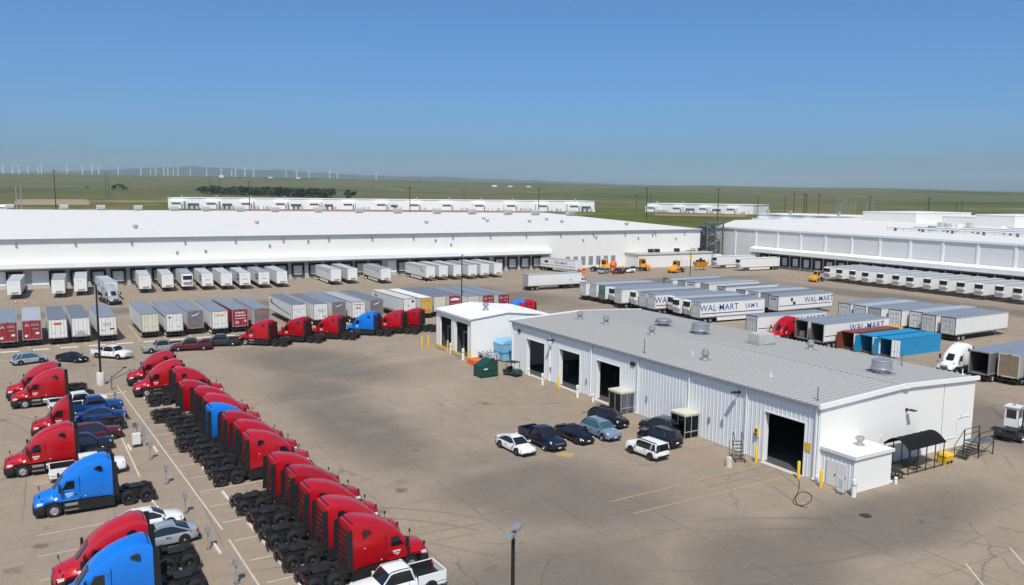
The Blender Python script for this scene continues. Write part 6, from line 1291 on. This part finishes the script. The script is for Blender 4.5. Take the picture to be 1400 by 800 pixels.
# ------------------------------------------------------------------ cars: nose to +x, origin at the centre on the ground
def car_kit(kind):
    k = Kit(); P = k.part
    S = {
     'sedan': dict(L=4.86, hw=.91, wb=1.42, tw=TS, tr=RS, r=.345, low=[(2.43, .38, .66, .62), (2.33, .26, .74, .80), (1.95, .22, .82, .88), (1.3, .21, .92, .91), (.8, .21, .97, .915), (-.2, .21, .99, .915), (-1.3, .21, 1.02, .91), (-1.9, .23, 1.05, .88), (-2.3, .28, 1.02, .82), (-2.43, .42, .9, .70)], gh=(1.12, .22, -.80, -1.98, .95, 1.46, .82, .60)),
     'coupe': dict(L=4.6, hw=.9, wb=1.36, tw=TS, tr=RS, r=.345, low=[(2.3, .38, .62, .62), (2.2, .26, .72, .80), (1.9, .22, .80, .88), (1.3, .21, .88, .9), (.8, .21, .93, .905), (-.2, .21, .95, .905), (-1.3, .21, .98, .9), (-1.9, .23, 1.0, .87), (-2.2, .28, .97, .80), (-2.3, .42, .86, .68)], gh=(1.0, .1, -.75, -2.0, .91, 1.37, .80, .56)),
     'hatch': dict(L=4.4, hw=.9, wb=1.32, tw=TS, tr=RS, r=.345, low=[(2.2, .4, .74, .64), (2.1, .27, .86, .82), (1.75, .24, .96, .88), (1.1, .23, 1.02, .9), (0, .23, 1.04, .905), (-1.3, .23, 1.07, .9), (-1.9, .25, 1.06, .87), (-2.13, .32, 1.0, .82), (-2.2, .46, .9, .74)], gh=(1.15, .3, -1.45, -2.08, 1.0, 1.6, .82, .62)),
     'suv': dict(L=4.75, hw=.94, wb=1.4, tw=TP, tr=RP, r=.38, low=[(2.37, .46, .84, .68), (2.26, .30, .98, .86), (1.85, .27, 1.08, .92), (1.1, .26, 1.14, .94), (0, .26, 1.15, .945), (-1.5, .26, 1.17, .94), (-2.1, .28, 1.16, .92), (-2.32, .35, 1.08, .88), (-2.38, .5, .95, .82)], gh=(1.15, .35, -1.7, -2.3, 1.1, 1.72, .86, .68)),
     'boxy': dict(L=4.25, hw=.9, wb=1.28, tw=TP, tr=RP, r=.36, low=[(2.12, .46, .9, .72), (2.05, .32, 1.02, .86), (1.7, .29, 1.08, .89), (.9, .28, 1.1, .9), (-1.2, .28, 1.11, .9), (-1.9, .3, 1.1, .89), (-2.1, .36, 1.05, .86), (-2.14, .5, .95, .82)], gh=(.82, .5, -1.9, -2.08, 1.06, 1.68, .85, .74)),
     'pickup': dict(L=5.85, hw=.99, wb=1.82, tw=TP, tr=RP, r=.40, low=[(2.92, .55, .95, .74), (2.82, .38, 1.1, .92), (2.4, .34, 1.18, .97), (1.5, .34, 1.22, .985), (.4, .34, 1.24, .99), (-.95, .34, 1.25, .99), (-.98, .34, .78, .985), (-2.8, .36, .78, .975), (-2.92, .42, .74, .95)], gh=(1.32, .7, -.62, -.92, 1.18, 1.88, .90, .76)),
    }[kind]
    bd = P('body', MB().loft([sec(x, zb, zt, hw, hw * .90, .22) for x, zb, zt, hw in S['low']]).mesh('body', 'car_white', True), 'paint')
    xa, xb, xc, xd, zs, zr, wb_, wt_ = S['gh']
    key = [(xa + .06, zs - .03), (xa - (xa - xb) * .5, zs + (zr - zs) * .56), (xb, zr - .055), ((xb * 2 + xc) / 3, zr - .006), ((xb + xc * 2) / 3, zr - .008), (xc, zr - .05), (xc + (xd - xc) * .55, zs + (zr - zs) * .52), (xd - .05, zs - .02)]
    def curve(u):
        i = min(int(u), len(key) - 2); f = u - i; q = [key[max(0, min(len(key) - 1, i + d))] for d in (-1, 0, 1, 2)]
        return tuple(.5 * ((2 * q[1][c]) + (-q[0][c] + q[2][c]) * f + (2 * q[0][c] - 5 * q[1][c] + 4 * q[2][c] - q[3][c]) * f * f + (-q[0][c] + 3 * q[1][c] - 3 * q[2][c] + q[3][c]) * f ** 3) for c in (0, 1))
    prof = [curve(7 * i / 28) for i in range(29)]
    wid = lambda z: wb_ + (wt_ - wb_) * max(0, min(1, (z - zs) / (zr - zs)))
    P('windows', MB().loft([sec(x, zs - .14, z, wb_ * (.97 if 2 < i < 26 else .9), wid(z) * (.97 if 2 < i < 26 else .92), .10) for i, (x, z) in enumerate(prof)]).mesh('windows', 'glass_dark', True), 'glass')
    def shell(i0, i1):
        q = []
        for x, z in prof[i0:i1 + 1]:
            w_ = wid(z) * 1.0; ys = [w_ * (-1 + .25 * j) for j in range(9)]
            q.append([(x, y, z + .022 - .05 * (abs(y) / w_) ** 3 ) for y in ys] + [(x, y, z - .04 - .04 * (abs(y) / w_) ** 3) for y in ys[::-1]])
        return MB().loft(q)
    P('roof', shell(7, 21).mesh('roof', 'car_white', True), 'paint')
    pill = lambda *a: P('pillar', MB().bar(*a).mesh('pillar', 'car_white'), 'paint')
    for s_ in (-1, 1):
        pill((xa - .02, s_ * wb_ * .93, zs), (xb - .02, s_ * wt_ * .96, zr - .045), .06, .06); pill((xd + .10, s_ * wb_ * .95, zs - .02), (xc + .04, s_ * wt_ * .97, zr - .06), .22, .07)
        if kind in ('suv', 'hatch', 'boxy'): pill((xd + .8, s_ * wb_ * .97, zs), (xc + .5, s_ * wt_ * .985, zr - .05), .10, .05)
    hw = S['hw']; f0_, r0_ = S['low'][0][0], S['low'][-1][0]; zf, zrr = S['low'][1][2], S['low'][-2][2]
    for s_ in (-1, 1):
        P('headlight', MB().loft([[(f0_ - .06, s_ * .5, zf - .2), (f0_ - .05, s_ * .5, zf - .06), (f0_ - .2, s_ * .5, zf - .04)], [(f0_ - .26, s_ * .86 * hw / .9, zf - .2), (f0_ - .28, s_ * .85 * hw / .9, zf - .02), (f0_ - .42, s_ * .80 * hw / .9, zf)]]).mesh('headlight', 'lamp_clear'))
        zt = zrr if kind != 'pickup' else 1.25
        P('tail_light', MB().cbox((r0_ + .12, s_ * (hw * .76), zt - .2), (.16, .2, .14)).mesh('tail_light', 'lamp_red'))
        P('mirror', MB().cbox((xa - .22, s_ * (hw + .09), zs + .06), (.14, .2, .14)).mesh('mirror', 'car_white'), 'paint')
        for xx in (S['wb'], -S['wb']):
            P('wheel_arch', MB().tube((xx, s_ * (hw - .2), S['r'] + .02), (xx, s_ * (hw + .004), S['r'] + .02), S['r'] + .06, n=20).mesh('wheel_arch', 'print_black', True))
            wheel_to(k, xx, s_ * (hw - .095), S['r'], S['tw'], S['tr'])
        dl = MB(); xm = (xa + xd) / 2 - .05
        for xx in ((xa - .15, xm, xd + .55) if kind != 'coupe' else (xa - .1, xd + .7)): dl.box(xx, xx + .015, s_ * (hw - .01) - .008, s_ * (hw - .01) + .008, .4, zs - .08)
        dl.box(xm + .1, xm + .26, s_ * hw - .015, s_ * hw + .015, zs - .22, zs - .18); P('door_line', dl.mesh('door_line', 'print_black'))
    g = P('grille', MB().box(f0_ - .1, f0_ - .005, -.48, .48, zf - .34, zf - .14).mesh('grille', 'print_black'))
    if kind == 'pickup': P('grille_bar', MB().box(f0_ - .02, f0_ + .012, -.5, .5, zf - .26, zf - .2).mesh('grille_bar', 'chrome'), up=g)
    P('front_bumper', MB().box(f0_ - .28, f0_ + .02, -hw * .80, hw * .80, S['low'][0][1] - .08, S['low'][0][1] + .06).mesh('front_bumper', 'dark_plastic'), 'bumper')
    P('rear_bumper', MB().box(r0_ - .03, r0_ + .2, -hw * .84, hw * .84, S['low'][-1][1] - .12, S['low'][-1][1] + .06).mesh('rear_bumper', 'dark_plastic'), 'bumper')
    P('number_plate', MB().box(r0_ - .02 - (.02 if kind != 'pickup' else .03), r0_ - .005, -.16, .16, .58, .7).box(f0_ + .004, f0_ + .03, -.15, .15, .42, .52).mesh('number_plate', 'print_white'))
    if kind == 'pickup':
        P('bed', MB().box(-2.88, -1.0, -.985, -.90, .7, 1.28).box(-2.88, -1.0, .90, .985, .7, 1.28).box(-2.93, -2.84, -.9, .9, .7, 1.28).mesh('bed', 'car_white'), 'paint')
        P('bed_floor', MB().box(-2.84, -1.0, -.9, .9, .79, .82).box(-2.84, -1.0, -.9, -.885, .82, 1.25).box(-2.84, -1.0, .885, .9, .82, 1.25).mesh('bed_floor', 'print_black'))
    if kind in ('suv', 'boxy'):
        P('roof_rail', MB().bar((xb - .1, wt_ * .85, zr + .05), (xc + .1, wt_ * .85, zr + .05), .04).bar((xb - .1, -wt_ * .85, zr + .05), (xc + .1, -wt_ * .85, zr + .05), .04).mesh('roof_rail', 'dark_plastic'))
    return k
CK = {q: car_kit(q) for q in ('sedan', 'coupe', 'hatch', 'suv', 'boxy', 'pickup')}
def car(kind, x, y, rz, paint, lab, grp=None, glass=None, rim=None):
    cols = {'paint': paint}
    if glass: cols['glass'] = glass
    if rim: cols['rim'] = rim
    if kind == 'pickup' and paint in ('car_white', 'car_silver'): cols['bumper'] = 'chrome'
    nm = {'pickup': 'pickup_truck', 'suv': 'parked_suv', 'boxy': 'parked_suv'}.get(kind, 'parked_car'); cat = {'pickup': 'pickup', 'suv': 'suv', 'boxy': 'suv'}.get(kind, 'car')
    return CK[kind].put(nm, (x, y, 0), rz, lab, cat, grp, cols)
GW = 'cars parked in front of the workshop'
car('sedan', 37.5, 65.3, -86, 'car_white', 'white sedan at the left end of the cars before the workshop', GW)
car('pickup', 40.7, 65.6, -87, 'car_navy', 'black crew-cab pickup right of the white sedan before the workshop', GW)
car('sedan', 44.4, 65.6, -87, 'car_black', 'black sedan between the black pickup and the blue-grey SUV', GW, rim='dark_rim')
car('suv', 47.4, 65.2, -87, 'car_bluegrey', 'blue-grey SUV with light windscreen before the workshop', GW, 'glass_teal')
car('suv', 50.6, 68.3, -80, 'car_black', 'black SUV nearest the first glass vestibule', GW)
car('boxy', 47.7, 58.2, 96, 'car_white', 'small boxy white SUV seen from behind before the workshop', GW, rim='dark_rim')
car('suv', 51.2, 60.6, 96, 'car_black', 'black SUV seen from behind right of the boxy white one', GW)
t = car('suv', 53.6, 63.3, 100, 'car_charcoal', 'dark SUV with raised tailgate close to the second glass vestibule', GW)
obj('raised_tailgate', MB().loft([[(-2.2, -.8, 1.75), (-2.2, .8, 1.75), (-2.2, .8, 1.68), (-2.2, -.8, 1.68)], [(-3.05, -.75, 2.2), (-3.05, .75, 2.2), (-3.05, .75, 2.12), (-3.05, -.75, 2.12)]]).mesh('raised_tailgate', 'car_black'), t)
GT = 'cars parked below the long trailer row'
car('hatch', -3.8, 130.6, 18, 'car_silver', 'silver hatchback at the left end below the trailer row', GT, 'glass_teal')
car('coupe', 1.5, 129.4, -46, 'car_black', 'low black car between the silver hatchback and white pickup', GT)
car('pickup', 6.6, 129.7, -45, 'car_white', 'white crew-cab pickup below the trailer row', GT)
car('pickup', 13.6, 131.4, 186, 'car_tan', 'tan pickup with black bed left of the maroon one', GT)
car('pickup', 17.6, 130.7, 168, 'car_maroon', 'maroon pickup between the tan and black pickups', GT)
car('pickup', 22.2, 132.3, 165, 'car_charcoal', 'black pickup at the right end below the trailer row', GT)
GC_ = 'cars parked among the left tractors'
car('pickup', 1.5, 101.0, 8, 'car_white', 'white pickup just before the two farthest left tractors', GC_)
car('pickup', 2.9, 98.2, 4, 'car_blue', 'bright blue pickup among the left tractors', GC_)
car('sedan', 3.5, 94.6, 4, 'car_blue', 'dark blue sedan between the blue pickup and the maroon SUV', GC_)
car('suv', 2.6, 87.3, 4, 'car_maroon', 'maroon SUV between the left tractors', GC_)
car('suv', 1.6, 83.9, 4, 'car_navy', 'dark navy SUV next to the maroon one', GC_)
car('pickup', 1.6, 76.4, 2, 'car_white', 'white pickup between the red and the lone blue tractor', GC_)
car('sedan', 4.9, 62.2, 4, 'car_white', 'white sedan parked behind the near red tractor', GC_)
car('sedan', 5.4, 58.7, 184, 'car_silver', 'silver sedan between the white sedan and the near tractors', GC_)
car('pickup', 17.2, 44.3, 183, 'car_white', 'white pickup at the bottom edge beside the right tractor row', None)

# ------------------------------------------------------------------ yard tractors and work vehicles
def yard_tractor_kit():
    k = Kit(); P = k.part
    P('frame', MB().box(-3.0, 2.0, -.5, .5, .6, .95).box(-3.1, -2.9, -.9, .9, .6, .9).mesh('frame', 'chassis'))
    P('nose', MB().loft([sec(2.35, .55, 1.3, .8, .7, .12), sec(2.2, .45, 1.55, 1.15, 1.0, .15), sec(1.2, .5, 1.7, 1.2, 1.1, .12)]).mesh('nose', 'truck_yellow', True), 'paint')
    c = P('cab', MB().loft([[(1.5, -.2, 1.0), (1.5, 1.1, 1.0), (1.5, 1.1, 1.75), (1.5, -.2, 1.75)], [(1.2, -.2, 1.0), (1.2, 1.1, 1.0), (1.1, 1.05, 3.0), (1.1, -.15, 3.0)], [(-.2, -.2, 1.0), (-.2, 1.1, 1.0), (-.2, 1.05, 3.0), (-.2, -.15, 3.0)]]).mesh('cab', 'truck_yellow'), 'paint')
    P('cab_window', MB().loft([[(1.46, -.1, 1.85), (1.46, 1.0, 1.85), (1.17, .98, 2.85), (1.17, -.08, 2.85)], [(1.42, -.1, 1.85), (1.42, 1.0, 1.85), (1.13, .98, 2.85), (1.13, -.08, 2.85)]]).box(-.05, 1.05, 1.075, 1.11, 1.9, 2.8).box(-.05, 1.05, -.21, -.175, 1.9, 2.8).box(-.23, -.202, 0, .9, 1.9, 2.8).mesh('cab_window', 'glass_dark'), up=c)
    P('cab_roof', MB().box(-.3, 1.25, -.25, 1.15, 3.0, 3.12).mesh('cab_roof', 'truck_yellow'), 'paint', up=c)
    P('beacon', MB().tube((.4, .4, 3.12), (.4, .4, 3.32), .12, n=10).mesh('beacon', 'lamp_amber'))
    P('exhaust', MB().tube((-.5, -.7, 1.0), (-.5, -.7, 3.0), .09, n=8).mesh('exhaust', 'chassis'))
    P('tank', MB().tube((-.9, -.85, .75), (.9, -.85, .75), .3, n=12).mesh('tank', 'chassis'))
    P('fifth_wheel', MB().box(-2.6, -1.5, -.5, .5, 1.1, 1.2).box(-2.3, -1.8, -.3, .3, .95, 1.1).mesh('fifth_wheel', 'chassis'))
    for s_ in (-1, 1):
        P('headlamp', MB().cbox((2.28, s_ * .85, 1.15), (.1, .22, .2)).mesh('headlamp', 'lamp_clear'))
        wheel_to(k, 1.45, s_ * 1.0, .52, TF, RF, None); wheel_to(k, -2.05, s_ * .92, .52, TD, RD2, None)
    return k
YK = yard_tractor_kit()
YK.put('yard_tractor', (189.6, 158.4, 0), 188, 'yellow yard tractor coupled at the right dock', 'yard tractor')
YK.put('yard_tractor', (163.0, 204.6, 0), -20, 'yellow yard tractor left of the low dock office', 'yard tractor').scale = (1.25,) * 3
YK.put('yard_tractor', (169.5, 195.5, 0), 200, 'yellow yard tractor with bare black frame in the middle of the yard', 'yard tractor').scale = (1.25,) * 3
YK.put('yard_tractor', (150.0, 207.8, 0), -50, 'yellow yard tractor half hidden behind the parked service cars', 'yard tractor').scale = (1.25,) * 3
YK.put('yard_tractor', (85.4, 45.2, 0), 14, 'white yard tractor with black frame cut by the right edge', 'yard tractor', None, {'paint': 'truck_white'})
# snow plough attachment, orange mixer, pickups at the far dock
sp = thing('salt_spreader', (182.2, 198.2, 0), -5, 'yellow salt spreader on legs before the low dock office', 'spreader')
pt('hopper', MB().loft([[(-1.6, -.5, 1.0), (1.6, -.5, 1.0), (1.6, .5, 1.0), (-1.6, .5, 1.0)], [(-2.3, -1.3, 2.8), (2.3, -1.3, 2.8), (2.3, 1.3, 2.8), (-2.3, 1.3, 2.8)]]), 'truck_yellow', sp); pt('grid_top', MB().box(-1.4, 1.4, -.6, .6, 2.8, 3.4).box(-.3, .3, -.3, .3, 3.4, 4.0), 'chassis', sp)
for x in (-2.0, 2.0):
    for y in (-1.0, 1.0): pt('leg', MB().box(x - .1, x + .1, y - .1, y + .1, 0, 2.7), 'truck_yellow', sp)
car('pickup', 150.5, 199.8, 200, 'car_maroon', 'red pickup among the service vehicles at the far dock'); car('pickup', 154.6, 201.5, 170, 'car_white', 'white pickup right of the red one at the far dock'); car('suv', 147.0, 202.5, 205, 'car_silver', 'silver SUV left of the red pickup at the far dock')
mx_ = thing('concrete_mixer', (152.2, 205.0, 0), 20, 'orange drum mixer behind the red pickup at the far dock', 'mixer')
obj('drum', MB().lathe([(.3, -1.0), (.9, -.5), (1.2, .2), (.9, .9), (.45, 1.4), (.4, 1.45), (0, 1.3)], 16).mesh('drum', 'bin_orange', True), mx_, (0, 0, 2.2), (R(30), 0, 0)); pt('frame', MB().box(-.9, .9, -1.3, 1.3, .6, .8).bar((-.9, -1, .8), (-.9, 0, 2.0), .12).bar((.9, -1, .8), (.9, 0, 2.0), .12), 'truck_yellow', mx_)
for s_ in (-1, 1): obj('wheel', TS, mx_, (s_ * 1.0, .2, .345), (0, 0, R(90)))
sb_ = thing('plough_blade', (141.6, 206.6, 0), 10, 'orange snow plough blade lying beside the slanted trailer', 'plough')
pt('blade', MB().loft([[(-2.2, .1 + .35 * math.sin(q * .5), .1 + .22 * q) for q in range(6)] + [(-2.2, .2 + .35 * math.sin(q * .5), .1 + .22 * q) for q in range(5, -1, -1)], [(2.2, .1 + .35 * math.sin(q * .5), .1 + .22 * q) for q in range(6)] + [(2.2, .2 + .35 * math.sin(q * .5), .1 + .22 * q) for q in range(5, -1, -1)]]), 'bin_orange', sb_); pt('push_frame', MB().bar((-1, .3, .4), (0, 2.0, .5), .15).bar((1, .3, .4), (0, 2.0, .5), .15), 'chassis', sb_)

# ------------------------------------------------------------------ bins and small things beside the wash bay
gd = thing('waste_compactor', (49.6, 94.6, 0), 4, 'dark green slant-top waste container standing before the workshop corner', 'dumpster')
pt('body', MB().prism([(-1.3, .12), (1.3, .12), (1.3, 2.0), (.5, 2.35), (-1.3, 1.45)], -1.0, 1.0), 'dumpster_green', gd); pt('lid', MB().prism([(.52, 2.36), (.46, 2.42), (-1.36, 1.52), (-1.34, 1.44)], -.98, .98), 'dumpster_green', gd); pt('skid', MB().box(-1.4, 1.4, -.9, -.7, 0, .12).box(-1.4, 1.4, .7, .9, 0, .12), 'chassis', gd); pt('side_rib', MB().box(-1.34, 1.34, -1.06, -1.0, .9, 1.02).box(-1.34, 1.34, -1.06, -1.0, .3, .42), 'dumpster_green', gd)
pt('label_plate', MB().box(-.9, -.3, -1.02, -1.001, 1.1, 1.25), 'print_white', gd)
bd_ = thing('skip_container', (57.6, 102.6, 0), 2, 'light blue lidded storage bin between wash bay and workshop', 'bin')
pt('body', MB().loft([[(-1.7, -1.2, .15), (1.7, -1.2, .15), (1.7, 1.2, .15), (-1.7, 1.2, .15)], [(-1.9, -1.35, 2.6), (1.9, -1.35, 2.6), (1.9, 1.35, 2.6), (-1.9, 1.35, 2.6)]]), 'plastic_sky', bd_); pt('lid', MB().prism([(-1.95, 2.6), (1.95, 2.6), (1.95, 2.95), (.8, 3.15), (-1.3, 3.1)], -1.4, 1.4), 'plastic_sky', bd_); pt('rim_band', MB().box(-1.86, 1.86, -1.34, -1.28, 1.3, 1.4).box(-1.88, -1.8, -1.28, 1.3, 1.3, 1.4), 'container_blue', bd_); pt('skid', MB().box(-1.6, 1.6, -1.1, -.9, 0, .15).box(-1.6, 1.6, .9, 1.1, 0, .15), 'chassis', bd_)
og = thing('spill_tray', (51.9, 102.0, 0), 3, 'orange spill tray at the wash bay corner', 'tray'); pt('tray', MB().box(-.9, .9, -1.0, 1.0, 0, .12).box(-.9, -.82, -1.0, 1.0, .12, .75).box(.82, .9, -1.0, 1.0, .12, .75).box(-.82, .82, -1.0, -.92, .12, .75).box(-.82, .82, .92, 1.0, .12, .75), 'bin_orange', og); pt('grating', MB().box(-.8, .8, -.9, .9, .6, .64), 'bin_orange', og)
for i, (x, y, lab) in enumerate([(54.3, 104.5, 'white plastic liquid tank nearest the wash bay corner'), (55.6, 104.6, 'white plastic liquid tank second from the wash bay corner'), (54.8, 102.8, 'white plastic liquid tank in front of the other two'), (56.0, 102.9, 'white plastic liquid tank beside the light blue bin')]):
    t = thing('liquid_tote', (x, y, 0), 3, lab, 'tank'); pt('bottle', MB().loft([sec(-.5, .16, 1.1, .5, .5, .08), sec(.5, .16, 1.1, .5, .5, .08)]), 'tank_white', t); pt('pallet', MB().box(-.55, .55, -.55, .55, 0, .14), 'wood_pole', t)
    cg = MB()
    for z in (.3, .6, .9, 1.12): cg.box(-.56, .56, -.56, -.53, z, z + .03).box(-.56, .56, .53, .56, z, z + .03).box(-.56, -.53, -.53, .53, z, z + .03)
    for q in (-.5, -.17, .17, .5): cg.box(q - .015, q + .015, -.565, -.535, .14, 1.14).box(-.565, -.535, q - .015, q + .015, .14, 1.14)
    pt('cage', cg, 'galvanised', t); pt('cap', MB().tube((0, 0, 1.1), (0, 0, 1.2), .12, n=10), 'print_black', t)
for i, (x, y) in enumerate([(53.2, 101.3), (53.9, 100.7), (53.4, 103.4)]):
    t = thing('oil_drum', (x, y, 0), 0, ['dark drum beside the orange spill tray', 'dark drum in front of the light blue bin', 'dark drum before the white tanks'][i], 'drum'); obj('shell', MB().lathe([(0, 0), (.29, 0), (.3, .03), (.285, .05), (.285, .29), (.3, .31), (.285, .33), (.285, .58), (.3, .6), (.285, .62), (.285, .85), (.3, .88), (.27, .86), (0, .86)], 18).mesh('shell', 'dark_plastic', True), t); pt('bung', MB().tube((.14, 0, .86), (.14, 0, .9), .04, n=8), 'galvanised', t)
gc = thing('utility_cart', (53.0, 93.2, 0), -70, 'dark green utility cart with canopy parked at the workshop corner', 'cart')
pt('body', MB().loft([sec(1.3, .35, .75, .5, .45, .1), sec(1.0, .3, .95, .6, .55, .1), sec(.3, .3, .9, .62, .6, .08), sec(.2, .3, .5, .62, .6, .05), sec(-.5, .3, .5, .62, .6, .05), sec(-.55, .3, .8, .62, .62, .05), sec(-1.3, .35, .8, .62, .62, .05)]), 'dumpster_green', gc); pt('seat', MB().box(-.6, -.1, -.55, .55, .5, .75).box(-.65, -.5, -.55, .55, .75, 1.2), 'print_black', gc); pt('canopy', MB().box(-.8, .75, -.65, .65, 1.85, 1.92), 'print_black', gc)
for x in (-.75, .7):
    for s_ in (-.6, .6): pt('post', MB().bar((x, s_, .7), (x * .95, s_, 1.86), .05), 'print_black', gc)
for x in (-.85, .85):
    for s_ in (-.58, .58): obj('wheel', TS, gc, (x, s_, .27), (0, 0, 0), scale=(.78, .78, .78))
# traffic cones and barricades at the docks
cone = MB().lathe([(.2, .03), (.04, .72), (0, .73)], 12).mesh('cone', 'cone_orange', True); cbase = MB().box(-.24, .24, -.24, .24, 0, .035).mesh('base', 'print_black'); cring = MB().lathe([(.135, .3), (.14, .32), (.11, .45), (.1, .46)], 12).mesh('band', 'print_white', True)
CN = [(-7.6, 200.6, 'left orange cone before the grey dock stair'), (-5.9, 200.4, 'right orange cone before the grey dock stair'), (86.2, 200.2, 'left orange cone near the docked trailer with the red mark'), (87.3, 199.8, 'middle orange cone near the docked trailer with the red mark'), (88.5, 199.6, 'right orange cone near the docked trailer with the red mark'), (190.6, 168.6, 'left orange cone near the yellow yard tractor at the right dock'), (191.6, 167.6, 'middle orange cone near the yellow yard tractor at the right dock'), (192.6, 166.8, 'right orange cone near the yellow yard tractor at the right dock'), (145.2, 196.0, 'left orange cone before the red pickup at the far dock'), (146.4, 195.6, 'right orange cone before the red pickup at the far dock')]
for x, y, lab in CN:
    t = thing('traffic_cone', (x, y, 0), 0, lab, 'cone', 'orange cones at the docks'); obj('cone', cone, t); obj('base', cbase, t); obj('band', cring, t)
bx_ = thing('fire_hydrant', (82.4, 41.2, 0), 0, 'small orange bundle lying on the pavement at the right edge', 'bundle'); obj('bundle', MB().lathe([(0, 0), (.5, .02), (.55, .2), (.35, .38), (0, .42)], 12).mesh('bundle', 'trailer_yellow', True), bx_, scale=(1, .6, 1)); bx_.name = 'cloth_bundle'
dup_ = {k_: v_ for k_, v_ in LABELS.items() if len(v_) > 1 and not all(g for _, g in v_)}
if dup_: print('DUPLICATE LABELS', dup_)
